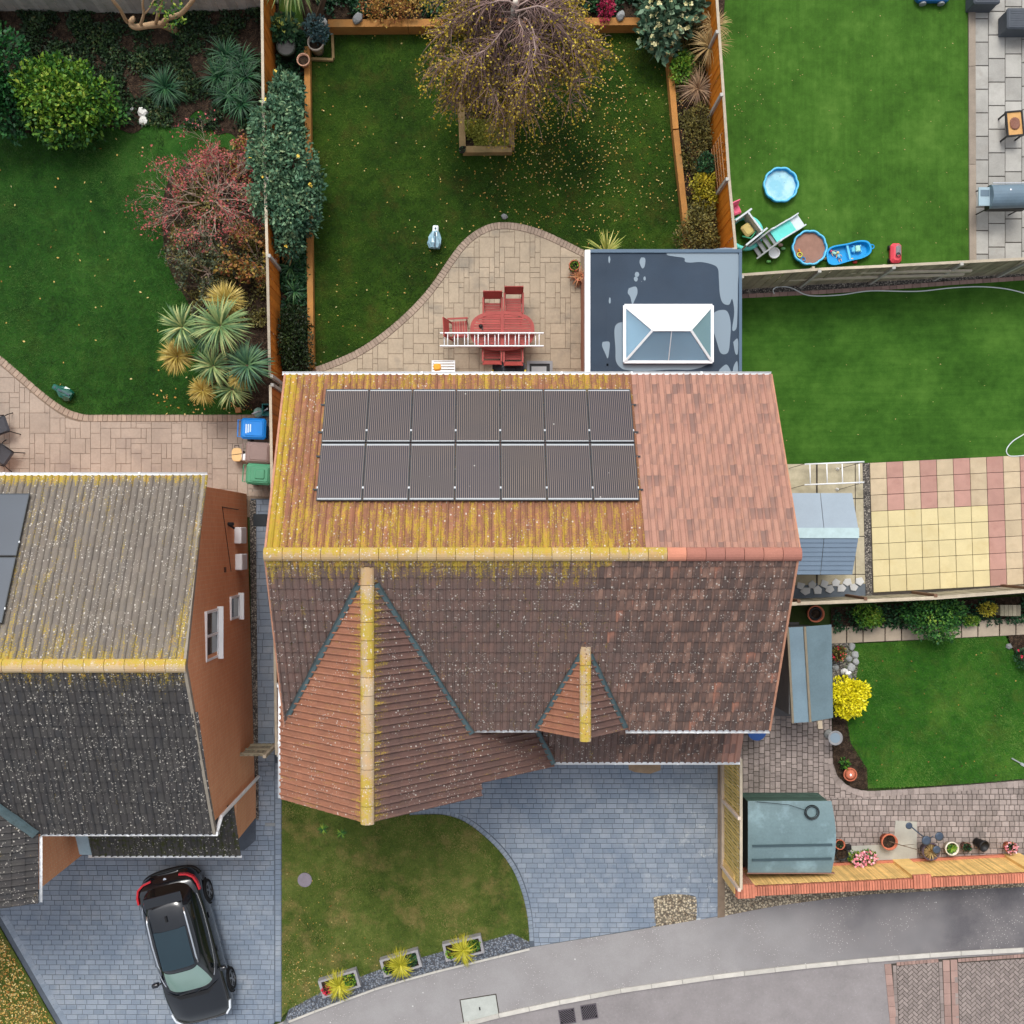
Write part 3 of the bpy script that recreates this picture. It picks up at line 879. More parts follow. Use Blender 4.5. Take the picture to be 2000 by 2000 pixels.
def gutter(parent, p, q, m, w=.045, ends=True):
    p = Vector(p); q = Vector(q); d = (q - p).normalized(); side = Vector((0, 0, 1)).cross(d).normalized()
    mb = MB(); prof = []
    for k in range(7):
        t = math.pi + math.pi * k / 6; prof.append((math.cos(t) * w, math.sin(t) * w * .8))
    prof2 = [(a * .86, b * .86 + .004) for a, b in prof[::-1]]
    pr = prof + prof2
    vs = [p + side * a + Vector((0, 0, b)) for a, b in pr] + [q + side * a + Vector((0, 0, b)) for a, b in pr]
    n = len(pr); fs = [(i, (i + 1) % n, n + (i + 1) % n, n + i) for i in range(n)] + [tuple(range(n - 1, -1, -1)), tuple(range(n, 2 * n))]
    mb.add(vs, fs)
    o = mb.build('gutter', m, parent, True, world=True)
    L_ = (q - p).length
    for k in range(1, max(2, int(L_ / 1.6))):
        c = p + (q - p) * (k / max(2, int(L_ / 1.6)))
        b = MB(); b.boxm(Matrix.Translation(c) @ Matrix(((d.x, side.x, 0, 0), (d.y, side.y, 0, 0), (0, 0, 1, 0), (0, 0, 0, 1))), (.05, w * 2.2, .02)); b.build('gutter_bracket', m, o, world=True)
    return o

def strip(parent, name, p, q, wd, m, lift=.05, segs=1):
    """folded lead valley between two slopes, laid along p-q"""
    p = Vector(p) + Vector((0, 0, lift)); q = Vector(q) + Vector((0, 0, lift)); d = (q - p).normalized(); s_ = Vector((d.y, -d.x, 0)).normalized()
    mb = MB(); vs = []; fs = []
    N = 10
    for i in range(N + 1):
        c = p.lerp(q, i / N); j = random.uniform(-.01, .01)
        vs += [c + s_ * (wd / 2 + j) + Vector((0, 0, .03)), c + s_ * wd * .2, c - s_ * wd * .2, c - s_ * (wd / 2 + j) + Vector((0, 0, .03))]
    for i in range(N):
        for k in range(3): fs.append((i * 4 + k, i * 4 + k + 1, i * 4 + k + 5, i * 4 + k + 4))
    mb.add(vs, fs)
    return mb.build(name, m, parent, world=True)

def brick_mat(name, a, b, mortar, axis='X'):
    t = NT(name)
    p = t.sep()
    cmb = t.n.new('ShaderNodeCombineXYZ')
    t.l.new(p[1] if axis == 'X' else p[0], cmb.inputs[0]); t.l.new(p[2], cmb.inputs[1])
    q = t.n.new('ShaderNodeTexBrick'); t.l.new(cmb.outputs[0], q.inputs['Vector'])
    q.inputs['Color1'].default_value = L(*a); q.inputs['Color2'].default_value = L(*b); q.inputs['Mortar'].default_value = L(*mortar)
    q.inputs['Scale'].default_value = 1.0; q.inputs['Brick Width'].default_value = .225; q.inputs['Row Height'].default_value = .075; q.inputs['Mortar Size'].default_value = .009
    c = t.mix(t.rng(t.noise(1.2, 4, .6), .3, .7, 0, .25), q.outputs['Color'], sc(L(*b), .8))
    c = t.mix(t.rng(t.noise(30, 3), .4, .7, 0, .25), c, L(*mortar))
    t.bump(t.rng(q.outputs['Fac'], 0, 1, 1, 0), .5, .01)
    return t.done(c, .85, .25)

m_white = mat('white_upvc', L(232, 234, 236), .4, .04, 3, 0, 0, spec=.45)
m_lead = mat('lead_flashing', L(72, 90, 94), .45, .28, 3, 0, .3, 20, .5, dirt_sheen=(L(44, 52, 50), .7))
m_brick = brick_mat('orange_brick', (232, 158, 112), (222, 142, 96), (222, 184, 150), 'X')
m_brick_y = brick_mat('orange_brick_front', (232, 158, 112), (222, 142, 96), (222, 184, 150), 'Y')
m_render_wall = brick_mat('red_brick', (170, 104, 76), (150, 84, 62), (176, 152, 134), 'X')
m_render_wall_y = brick_mat('red_brick_front', (170, 104, 76), (150, 84, 62), (176, 152, 134), 'Y')
m_glass = NT('window_glass').done(L(70, 84, 92), .05, .6)
m_deck = mat('roof_felt', L(60, 50, 46), .95, .1, 2, 0, 0)
m_dark = mat('black_plastic', L(24, 24, 26), .5, .1, 3, 0, 0)

def y_back(t, p):   # lichen thickest at the ridge and along the left-hand verge
    r = t.rng(p[1], -.6, 1.0, .075, -.0); e = t.rng(p[0], -4.9, -4.5, .2, 0)
    x = t.rng(p[0], 2.8, 3.6, 0, -.05); f = t.rng(p[1], 3.2, 3.9, -.02, .02)
    return t.math('ADD', t.math('ADD', r, e), t.math('ADD', x, f))
def y_front(t, p):
    r = t.math('MULTIPLY', t.rng(p[1], -1.25, -.5, -.07, .12), t.rng(p[0], -1, 1.5, 1, .8)); e = t.rng(p[0], 3.0, 4.4, 0, -.3)
    return t.math('ADD', r, e)
def y_gab(t, p): return t.rng(t.math('ABSOLUTE', t.math('ADD', p[0], 2.63)), .1, .5, .1, -.02)

ORG = [(156, 106, 82), (146, 98, 78), (138, 96, 76), (164, 114, 90), (142, 94, 72)]
m_t_back = tile_mat('tiles_weathered_back', ORG, (124, 92, 72), 1.0, y_back, .3)
m_t_new = tile_mat('tiles_new', [(122, 100, 94), (168, 126, 111), (172, 130, 114), (177, 135, 118), (146, 115, 104), (184, 138, 117)], (162, 124, 109), 0, None, 0, dirtamt=.3)
m_t_front = tile_mat('tiles_weathered_shaded_front', [(114, 93, 87), (126, 100, 92), (106, 89, 84), (134, 106, 96)], (98, 86, 82), .7, y_front, .55, moss=.3, dirtamt=.7)  # darker than the back: moss and dirt, plus slope shade in the tones
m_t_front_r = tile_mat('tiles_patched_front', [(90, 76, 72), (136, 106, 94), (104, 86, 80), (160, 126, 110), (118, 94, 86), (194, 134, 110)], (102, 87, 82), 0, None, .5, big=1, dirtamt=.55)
m_t_gl = tile_mat('tiles_gable_west_lit', [(166, 114, 90), (156, 106, 84), (174, 122, 98)], (132, 96, 80), .35, y_gab, .35, 'X')  # same tiles as the east slope, painted lighter as the lit side
m_t_gr = tile_mat('tiles_gable_east_shaded', [(116, 88, 80), (108, 83, 77), (124, 94, 84)], (96, 80, 76), .35, y_gab, .45, 'X')  # same tiles as the west slope, with its shade painted in
m_ridge = tile_mat('ridge_tiles_lichen', [(192, 158, 108), (182, 146, 96), (196, 166, 122)], (172, 158, 128), .9, lambda t, p: t.rng(p[1], -.52, -.36, -.1, .1), .9, big=1, dirtamt=.6)
m_ridge_g = tile_mat('ridge_tiles_gable', [(190, 156, 116), (180, 148, 108), (196, 168, 132)], (168, 158, 138), 1.0, lambda t, p: t.rng(t.noise(1.1, 2), .4, .62, -.1, .13), 1.0, big=1, dirtamt=.8)
m_ridge_n = tile_mat('ridge_tiles_new', [(170, 114, 98), (158, 108, 96), (178, 122, 104)], (152, 104, 92), 0, None, 0, dirtamt=.3)
m_ridge_e = mat('ridge_tile_verge', L(192, 128, 104), .85, .12, 3, .1, .2, 40)

# ------------------------------------------------------------------ main house
ZE, ZR, YR, MS = 5.0, 7.3, -0.43, 0.5275
XL, XRb, YB, YF = -4.9, 7.08, 3.93, -4.79
house = thing('detached_house', 'red brick house with solar panels on an orange tiled roof and a forward gable', 'house', (1.0, -1.0, 0))
hw = MB()
hw.bbox(-4.72, 6.9, -4.45, 3.62, 0, 4.92); hw.bbox(-4.72, -.32, -6.3, -4.45, 0, 4.72)
hw.bbox(-.32, 6.7, -5.75, -4.45, 0, 2.45)
# gable triangles
for x0, x1 in ((-4.72, -4.5), (6.7, 6.9)):
    hw.add([(x0, -4.45, 4.9), (x0, 3.6, 4.9), (x0, YR, 7.1), (x1, -4.45, 4.9), (x1, 3.6, 4.9), (x1, YR, 7.1)], [(0, 1, 2), (3, 5, 4), (0, 3, 4, 1), (1, 4, 5, 2), (2, 5, 3, 0)])
hw.add([(-4.72, -6.3, 4.7), (-.32, -6.3, 4.7), (-2.6, -6.3, 6.85), (-4.72, -6.1, 4.7), (-.32, -6.1, 4.7), (-2.6, -6.1, 6.85)], [(0, 1, 2), (3, 5, 4), (0, 3, 4, 1), (1, 4, 5, 2), (2, 5, 3, 0)])
hw.build('wall', m_render_wall, house, world=True)
# roof boarding under the tiles
GX, GZ, SL, SR = -2.63, 7.13, 0.9, 0.93     # forward gable: ridge line x and height, slopes left and right
def zmain(y): return ZR - MS * abs(y - YR)
def zgab(x): return GZ - (SL * (GX - x) if x < GX else SR * (x - GX))
dk = MB()
dk.add([(XL, YF, ZE - .02), (XRb, YF, ZE - .02), (XRb, YR, ZR - .02), (XL, YR, ZR - .02), (XRb, YB, ZE - .02), (XL, YB, ZE - .02)], [(0, 1, 2, 3), (3, 2, 4, 5)])
gxl, gxr, gyf = -4.98, -.17, -6.5
dk.add([(gxl, gyf, zgab(gxl) - .02), (GX, gyf, GZ - .02), (GX, -.9, GZ - .02), (gxl, -3.6, zgab(gxl) - .02), (gxr, gyf, zgab(gxr) - .02), (gxr, -4.6, zgab(gxr) - .02)], [(0, 1, 2, 3), (1, 4, 5, 2)])
cxr = 1.83; cyf = -6.12
dk.add([(gxr, cyf, zgab(gxr) - .02), (cxr, cyf, zgab(cxr) - .02), (cxr, -4.5, zgab(cxr) - .02), (gxr, -4.5, zgab(gxr) - .02)], [(0, 1, 2, 3)])
LY0, LZ0, LX1 = -6.06, 2.82, 6.85           # front lean-to eave
dk.add([(1.2, LY0, LZ0 - .02), (LX1, LY0, LZ0 - .02), (LX1, -4.42, LZ0 + 1.64 * MS - .02), (1.2, -4.42, LZ0 + 1.64 * MS - .02)], [(0, 1, 2, 3)])
DX, DZ, DY0, DS = 2.39, 6.17, -4.8, 1.04    # little gablet over the front eave
dk.add([(DX - 1.1, DY0, DZ - 1.1 * DS - .02), (DX, DY0, DZ - .02), (DX, -2.6, DZ - .02), (DX + 1.1, DY0, DZ - 1.1 * DS - .02)], [(0, 1, 2), (1, 3, 2)])
dk.add([(DX - 1.05, DY0 + .05, 4.6), (DX + 1.05, DY0 + .05, 4.6), (DX + 1.05, DY0 + .05, DZ - 1.13 * DS), (DX, DY0 + .05, DZ - .06), (DX - 1.05, DY0 + .05, DZ - 1.13 * DS)], [(0, 1, 2, 3, 4)])
dk.build('roof_board', m_deck, house, world=True)

tl = []
TW, TG = .165, .295
def rnd(a=0.0, b=1.0): return random.uniform(a, b)
vb = Vector((0, -4.36, 2.3)); vf = Vector((0, 4.36, 2.3))
NEWX = 3.62
def pick_back(c):
    covered = -3.8 < c.x < 3.5 and .75 < c.y < 3.45
    if c.x > NEWX + .02 * c.y: return (m_t_new, rnd() ** .5 if rnd() < .85 else rnd(0, .25), not covered)
    return (m_t_back, rnd(), not covered)
slope_tiles((XRb, YB, ZE), (-1, 0, 0), vb, XRb - XL, vb.length, TW, TG, pick_back, tl)
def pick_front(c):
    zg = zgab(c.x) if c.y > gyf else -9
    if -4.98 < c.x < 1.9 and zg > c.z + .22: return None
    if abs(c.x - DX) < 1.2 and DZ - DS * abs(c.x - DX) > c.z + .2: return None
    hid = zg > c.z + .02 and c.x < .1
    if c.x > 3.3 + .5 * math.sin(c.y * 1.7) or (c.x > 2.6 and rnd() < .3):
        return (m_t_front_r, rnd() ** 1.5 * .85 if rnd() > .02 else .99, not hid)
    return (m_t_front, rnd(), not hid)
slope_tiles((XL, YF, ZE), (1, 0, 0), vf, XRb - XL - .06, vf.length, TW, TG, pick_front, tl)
# forward gable
def pick_gl(c):
    if c.y > -4.7 and zmain(c.y) > c.z + .16 and c.x > -4.9: return None
    return (m_t_gl, rnd(), c.y < -1.5)
vl = Vector((GX - gxl, 0, GZ - zgab(gxl)))
slope_tiles((gxl, -.6, zgab(gxl)), (0, -1, 0), vl, -.6 - gyf, vl.length, TW, TG, pick_gl, tl)
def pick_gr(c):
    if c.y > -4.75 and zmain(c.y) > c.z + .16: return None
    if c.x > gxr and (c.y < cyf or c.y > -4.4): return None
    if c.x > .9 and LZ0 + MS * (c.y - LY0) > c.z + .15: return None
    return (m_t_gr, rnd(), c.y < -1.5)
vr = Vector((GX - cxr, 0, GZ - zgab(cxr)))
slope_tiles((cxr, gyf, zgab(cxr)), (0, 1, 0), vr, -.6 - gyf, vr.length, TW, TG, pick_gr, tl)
# front lean-to
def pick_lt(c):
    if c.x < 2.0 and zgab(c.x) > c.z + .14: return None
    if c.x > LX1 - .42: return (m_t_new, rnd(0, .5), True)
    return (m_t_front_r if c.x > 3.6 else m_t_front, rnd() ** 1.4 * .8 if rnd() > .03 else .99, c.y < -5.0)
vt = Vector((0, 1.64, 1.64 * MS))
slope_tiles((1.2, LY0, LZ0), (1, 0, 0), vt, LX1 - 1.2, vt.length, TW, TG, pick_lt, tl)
# gablet
def pick_d(mm):
    def f(c):
        if zmain(c.y) > c.z + .14: return None
        return (mm, rnd(), True)
    return f
vdl = Vector((1.12, 0, 1.12 * DS)); vdr = Vector((-1.12, 0, 1.12 * DS))
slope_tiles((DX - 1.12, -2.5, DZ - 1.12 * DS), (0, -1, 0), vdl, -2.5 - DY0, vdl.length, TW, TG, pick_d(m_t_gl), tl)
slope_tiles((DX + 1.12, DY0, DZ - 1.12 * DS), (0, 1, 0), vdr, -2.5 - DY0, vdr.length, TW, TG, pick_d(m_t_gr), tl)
build_tiles(house, tl)
ridge_run(house, (XL - .03, YR, ZR + .03), (XRb + .03, YR, ZR + .03), m_ridge, mfun=lambda i, n: m_ridge if i < n * .745 else (m_ridge_e if i < n * .78 else m_ridge_n))
ridge_run(house, (GX, -.72, GZ + .03), (GX, gyf - .03, GZ + .03), m_ridge_g)
ridge_run(house, (DX, -2.62, DZ + .01), (DX, DY0 - .06, DZ + .02), m_ridge_g, r=.13)
# lead valleys: where the slopes meet
def vmain(x): # y on the main front slope where it is as high as the gable at x
    return YR - (ZR - zgab(x)) / MS
xa = GX - .1; strip(house, 'valley_lead', (xa - .1, vmain(xa - .1), zgab(xa - .1)), (-4.78, vmain(-4.78), zgab(-4.78)), .13, m_lead, .1)
xa = GX + .1; strip(house, 'valley_lead', (xa + .1, vmain(xa + .1), zgab(xa + .1)), (-.28, vmain(-.28), zgab(-.28)), .13, m_lead, .1)
for sg in (-1, 1):
    x2 = DX + sg * 1.1; x1 = DX + sg * .12
    strip(house, 'valley_lead', (x1, YR - (ZR - (DZ - DS * .12)) / MS, DZ - DS * .12), (x2, YR - (ZR - (DZ - DS * 1.1)) / MS, DZ - DS * 1.1), .11, m_lead, .1)
def ylt(x): return LY0 + (zgab(x) - LZ0) / MS
strip(house, 'valley_lead', (1.02, ylt(1.02), zgab(1.02)), (1.86, LY0 - .03, zgab(1.86)), .13, m_lead, .1)
# gutters
gutter(house, (XL - .08, YB + .06, ZE - .03), (XRb + .02, YB + .06, ZE - .03), m_white)
gutter(house, (-.35, YF - .05, ZE - .05), (1.32, YF - .05, ZE - .05), m_white, .038)
gutter(house, (3.5, YF - .06, ZE - .03), (XRb - .02, YF - .06, ZE - .03), m_white)
gutter(house, (gxl - .06, -3.75, zgab(gxl) - .03), (gxl - .06, gyf, zgab(gxl) - .03), m_white, .04)
gutter(house, (1.86, LY0 - .06, LZ0 - .03), (LX1 + .03, LY0 - .06, LZ0 - .03), m_white)
mb = MB(); mb.bbox(gxl - .1, gxl + .35, -3.75, -3.68, zgab(gxl) - .06, zgab(gxl) + .06); mb.build('fascia_board', m_white, house, world=True)
mb = MB(); mb.bar((XL, YB, ZE - .03), (XL, YR, ZR - .03), .05, .16); mb.bar((XL, YR, ZR - .03), (XL, YF, ZE - .03), .05, .16); mb.build('verge_board', mat('verge_mortar', L(176, 128, 104), .9, .2, 5, 0, .3), house, world=True); mb = MB(); mb.bar((XRb, YB, ZE - .03), (XRb, YR, ZR - .03), .05, .16); mb.bar((XRb - .04, YR, ZR - .03), (XRb - .04, YF, ZE - .03), .05, .16); mb.build('verge_board', mat('verge_mortar', L(176, 128, 104), .9, .2, 5, 0, .3), house, world=True)
mb = MB(); mb.bar((6.74, -6.0, .0), (6.74, -6.0, 2.7), .07, .07); mb.build('downpipe', m_white, house, world=True)

def window_on(parent, axis, pos, a0, a1, z0, z1, out, n=2):
    """window in a wall plane: axis 'x' = wall at x=pos facing out"""
    fr = MB(); t = .06
    def bx(u0, u1, w0, w1, d0, d1, mb):
        if axis == 'x': mb.bbox(min(pos + d0 * out, pos + d1 * out), max(pos + d0 * out, pos + d1 * out), u0, u1, w0, w1)
        else: mb.bbox(u0, u1, min(pos + d0 * out, pos + d1 * out), max(pos + d0 * out, pos + d1 * out), w0, w1)
    bx(a0, a1, z0, z0 + t, -.02, .045, fr); bx(a0, a1, z1 - t, z1, -.02, .045, fr)
    st = (a1 - a0) / n
    for k in range(n + 1):
        c = a0 + st * k; c = min(max(c, a0 + t / 2), a1 - t / 2); bx(c - t / 2, c + t / 2, z0 + t, z1 - t, -.02, .043, fr)
    wo = fr.build('window', m_white, parent, world=True)
    for k in range(n):
        g = MB(); bx(a0 + st * k + t * .5, a0 + st * (k + 1) - t * .5, z0 + t, z1 - t, .003, .015, g); g.build('pane', m_glass, wo, world=True)
    sl_ = MB(); bx(a0 - .05, a1 + .05, z0 - .05, z0 - .003, 0, .16, sl_); sl_.build('sill', m_white, wo, world=True)
    return wo
for a in (-4.2, -1.2, 1.0): window_on(house, 'y', 3.62, a, a + 1.6, 3.3, 4.5, 1)
window_on(house, 'y', -6.3, -3.4, -1.6, 3.2, 4.4, -1, 3); window_on(house, 'y', -6.3, -3.6, -1.4, .9, 2.1, -1, 3); window_on(house, 'y', -4.45, 4.2, 5.8, 3.5, 4.6, -1)
window_on(house, 'y', 3.62, -3.8, -1.6, .9, 2.1, 1, 3)
mb = MB(); mb.bbox(3.2, 5.6, -5.78, -5.752, .03, 2.1); mb.build('garage_door', m_white, house, world=True)
mb = MB(); mb.bbox(.6, 1.5, -5.78, -5.752, .03, 2.05); do = mb.build('door', mat('door_paint', L(60, 70, 80), .4, .05), house, world=True)
mb = MB(); mb.bbox(.68, .72, -5.84, -5.785, 1.0, 1.12); mb.build('door_handle', m_white, do, world=True)

# ------------------------------------------------------------------ solar panels
def solar_mat():
    t = NT('solar_cells')
    tc = t.n.new('ShaderNodeTexCoord').outputs['Object']; o = t.sep(tc)
    ln = t.math('ABSOLUTE', t.math('SUBTRACT', t.math('FRACT', t.math('MULTIPLY', o[0], 21.5)), .5))
    line = t.rng(ln, .07, .15, 1, 0)
    info = t.n.new('ShaderNodeObjectInfo').outputs['Random']
    base = t.mix(t.rng(t.noise(1.1, 3), .35, .65), L(20, 18, 28), L(36, 29, 31)); base = t.mix(t.math('MULTIPLY', info, .5), base, L(28, 28, 56))
    c = t.mix(t.math('MULTIPLY', line, .85), base, L(142, 124, 110))
    e = t.rng(t.math('ABSOLUTE', o[1]), .712, .718); c = t.mix(t.math('MULTIPLY', e, .75), c, L(190, 196, 200))
    d = t.rng(t.voro(2.3), .03, .045, .8, 0); c = t.mix(d, c, L(190, 188, 180))
    t.b.inputs['Coat Weight'].default_value = .1; t.b.inputs['Coat Roughness'].default_value = .12
    return t.done(c, .35, .4)
m_solar = solar_mat()
m_frame = mat('black_anodised_frame', L(38, 44, 50), .4, .08, 3, 0, 0, spec=.5)
m_alu = mat('aluminium', L(196, 200, 204), .35, .08, 3, 0, 0, metal=.6)
vb_n = vb.normalized(); u_b = Vector((-1, 0, 0)); n_b = u_b.cross(vb_n)
def panel_at(c, wd, ln, label, group, matg, u, v, n, name='solar_panel'):
    M = Matrix(((-u.x, -v.x, n.x, c.x), (-u.y, -v.y, n.y, c.y), (-u.z, -v.z, n.z, c.z), (0, 0, 0, 1)))
    o = thing(name, label, 'solar panel', (0, 0, 0), 0, group); o.matrix_basis = M
    f = MB(); t = .022
    f.bbox(-wd / 2, wd / 2, -ln / 2, -ln / 2 + t, -.035, .004); f.bbox(-wd / 2, wd / 2, ln / 2 - t, ln / 2, -.035, .004)
    f.bbox(-wd / 2, -wd / 2 + t, -ln / 2 + t, ln / 2 - t, -.035, .003); f.bbox(wd / 2 - t, wd / 2, -ln / 2 + t, ln / 2 - t, -.035, .003)
    f.build('frame', m_frame, o)
    g = MB(); g.bbox(-wd / 2 + t, wd / 2 - t, -ln / 2 + t, ln / 2 - t, -.03, -.002); g.build('cell_glass', matg, o)
    for sx in (-1, 1):
        cl = MB(); cl.bbox(sx * wd / 2 - .012, sx * wd / 2 + .012, -ln * .3, -ln * .3 + .05, -.03, .012); cl.build('clamp', m_alu, o)
    return o
y_top, y_mid, y_bot = 3.5, 2.12, .72
for r, (ya, yb_) in enumerate(((y_top, y_mid), (y_mid, y_bot))):
    ln = (ya - yb_) / .8845 - .03
    for i in range(7):
        x = -3.845 + 1.0585 * (i + .5); yc = (ya + yb_) / 2
        c = Vector((x, yc, zmain(yc))) + n_b * .13
        od = ('seventh', 'sixth', 'fifth', 'fourth', 'third', 'second', 'first')[i]
        lab = ('striped solar panel, %s from the new pink tiles in the row by the back gutter' if r == 0 else 'striped solar panel, %s from the new pink tiles in the row by the ridge') % od
        panel_at(c, 1.045, ln, lab, 'solar panels, gutter row' if r == 0 else 'solar panels, ridge row', m_solar, u_b, vb_n, n_b)
rl = thing('panel_rail_set', 'black mounting rails under the striped solar panels', 'rail', (0, 2.1, zmain(2.1)))
for yc in (3.15, 2.45, 1.85, 1.05):
    c = Vector((0, yc, zmain(yc))) + n_b * .075; mb = MB(); mb.bbox(-3.95, 3.68, yc - .02, yc + .02, c.z - .02, c.z + .02); mb.build('rail', m_frame, rl, world=True)

# ------------------------------------------------------------------ flat-roofed extension with a roof lantern
ext = thing('flat_roof_extension', 'single storey extension with dark flat roof, rain puddles and a white roof lantern', 'extension', (4.8, 5.6, 0))
EX0, EX1, EY0, EY1, EZ = 2.72, 6.86, 3.63, 7.6, 2.9
mb = MB(); mb.bbox(EX0 + .15, EX1 - .12, EY0, EY1 - .15, 0, EZ - .12); mb.build('wall', m_render_wall_y, ext, world=True)
def membrane_mat():
    t = NT('dark_membrane')
    c = t.mix(t.rng(t.noise(.8, 4), .3, .7), L(38, 52, 68), L(46, 62, 80)); c = t.mix(t.rng(t.noise(60, 2), .45, .7, 0, .25), c, L(84, 92, 98))
    c = t.mix(t.rng(t.voro(3.3), .02, .03, .7, 0), c, L(190, 196, 200))
    return t.done(c, t.rng(t.noise(1.3, 3), .3, .7, .58, .68), .25)
m_memb = membrane_mat()
mb = MB(); mb.bbox(EX0, EX1, EY0, EY1, EZ - .12, EZ); fr_ = mb.build('flat_roof', m_memb, ext, world=True)
for yy in (4.55,):
    mb = MB(); mb.bbox(EX0 + .12, EX1, yy - .03, yy + .03, EZ, EZ + .003); mb.build('lap_seam', m_memb, fr_, world=True)
mb = MB(); mb.bbox(3.28, 3.33, EY0, EY1, EZ, EZ + .003); mb.build('lap_seam', m_memb, fr_, world=True)
mb = MB(); mb.bbox(EX0 - .02, EX0 + .12, EY0, EY1 + .01, EZ - .2, EZ + .05); mb.build('fascia_board', m_white, ext, world=True)
mb = MB(); mb.bbox(EX0 + .122, EX1 + .03, EY1 - .06, EY1 + .03, EZ - .15, EZ + .045); mb.bbox(EX1 - .05, EX1 + .03, EY0, EY1 - .062, EZ - .15, EZ + .04); mb.build('roof_edge_trim', mat('grey_trim', L(74, 96, 116), .4, .06, 3, 0, 0), ext, world=True)
mb = MB(); mb.tube([(EX1 + .07, EY0, 2.6), (EX1 + .07, 6.0, 2.6)], .04, 8); mb.build('gutter', mat('cream_timber', L(206, 188, 150), .7, .1), ext, True, world=True)
# rain puddles: thin films of water lying on the membrane
def water_mat():
    t = NT('puddle_water')
    return t.done(L(122, 138, 150), .06, .55)
m_pud = water_mat()
def puddle(pts):
    q = spline(pts + [pts[0]], 5)[:-1]
    mb = MB(); mb.prism(WL(q, EZ), EZ + .0005, EZ + .005, 0); mb.build('puddle', m_pud, ext, world=True)
puddle([(1303, 490), (1370, 489), (1438, 489), (1441, 560), (1440, 620), (1438, 642), (1430, 644), (1434, 610), (1430, 584), (1424, 595), (1412, 592), (1406, 575), (1404, 545), (1402, 525), (1392, 517), (1370, 512), (1348, 513), (1338, 511), (1336, 504), (1318, 501), (1303, 498)])
puddle([(1252, 503), (1260, 505), (1259, 520), (1254, 524), (1249, 512)])
puddle([(1228, 563), (1242, 560), (1245, 572), (1240, 585), (1235, 594), (1231, 580), (1226, 572)])
puddle([(1177, 668), (1190, 668), (1190, 684), (1187, 700), (1182, 690), (1176, 676)])
puddle([(1222, 628), (1206, 632), (1200, 645), (1202, 680), (1203, 705), (1212, 718), (1225, 723), (1260, 725), (1310, 722), (1350, 722), (1378, 714), (1384, 704), (1230, 704), (1225, 650)])
puddle([(1392, 612), (1405, 606), (1420, 608), (1427, 630), (1426, 660), (1422, 688), (1408, 690), (1400, 668), (1396, 655), (1391, 640)])
puddle([(1432, 668), (1441, 662), (1441, 690), (1436, 690)])
puddle([(1405, 722), (1418, 712), (1426, 722), (1427, 733), (1403, 733)])
puddle([(1430, 733), (1433, 715), (1440, 706), (1441, 733)])
for c in ((1244, 536, 5, 5), (1242, 545, 4, 5), (1259, 544, 2.5, 4), (1190, 507, 2, 7), (1235, 492, 9, 2.5), (1277, 491, 8, 2.5), (1191, 587, 2, 6)):
    puddle([(c[0] + c[2] * math.cos(a) * random.uniform(.8, 1.1), c[1] + c[3] * math.sin(a)) for a in [6.283 * k / 7 for k in range(7)]])
# lantern
X0, X1, Y0, Y1 = 3.74, 6.07, 4.6, 6.1; bz = EZ + .14; az = EZ + .72; rx0, rx1, ry = 4.4, 5.38, 5.34
kb = MB(); kb.bbox(X0 - .02, X1 + .02, Y0 - .02, Y1 + .02, EZ, bz - .04); lan = kb.build('roof_lantern', m_white, ext, world=True)
f = MB()
cn = [(X0, Y0, bz), (X1, Y0, bz), (X1, Y1, bz), (X0, Y1, bz)]; rd = [(rx0, ry, az), (rx1, ry, az)]
for a, b in ((0, 1), (1, 2), (2, 3), (3, 0)): f.bar(cn[a], cn[b], .075, .07)
for a, b in ((0, 0), (3, 0), (1, 1), (2, 1)): f.bar(cn[a], rd[b], .06, .05)
f.bar(rd[0], rd[1], .07, .05); f.bar(((rx0 + rx1) / 2, ry, az), ((X0 + X1) / 2, Y0, bz), .02, .03)
f.build('glazing_bar', m_white, lan, world=True)
def lantern_glass():
    t = NT('lantern_glass'); t.b.inputs['Base Color'].default_value = L(150, 190, 214); t.b.inputs['Roughness'].default_value = .03
    t.b.inputs['Transmission Weight'].default_value = .55; t.b.inputs['IOR'].default_value = 1.5; t.b.inputs['Specular IOR Level'].default_value = .9
    return t.m
m_lg = lantern_glass(); m_sky_white = mat('pane_sky_white', L(244, 246, 246), .55, .02, 2, 0, 0)  # north pane's sky reflection is painted as opaque white
for nm, poly, mm in (('pane', [cn[3], cn[2], rd[1], rd[0]], m_sky_white), ('pane', [cn[1], cn[0], rd[0], rd[1]], m_lg), ('pane', [cn[0], cn[3], rd[0]], m_lg), ('pane', [cn[2], cn[1], rd[1]], m_lg)):
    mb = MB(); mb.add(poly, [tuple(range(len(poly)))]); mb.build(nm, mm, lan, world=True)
mb = MB(); mb.add([(X0 + .06, Y1 - .05, bz - .025), (X1 - .06, Y1 - .05, bz - .025), (rx1, ry + .03, az - .04), (rx0, ry + .03, az - .04)], [(0, 1, 2, 3)]); mb.build('sky_white_sheet', m_sky_white, lan, world=True)  # backing sheet under the pane in the same painted sky white
mb = MB(); mb.bbox(X0 + .06, X1 - .06, Y0 + .06, Y1 - .06, EZ + .004, EZ + .02); mb.build('room_below', mat('dim_room', L(84, 98, 94), .8, .3, 1.2, 0, 0), lan, world=True)
for k, (xx, hh) in enumerate(((4.1, .1), (4.6, .14), (5.1, .12), (5.55, .1))):
    mb = MB(); mb.bbox(xx - .09, xx + .09, 4.7, 4.98, EZ + .02, EZ + .02 + hh * .5); mb.build('room_shelf', mat('pale_room_trim', L(196, 204, 200), .6, .1), lan, world=True)

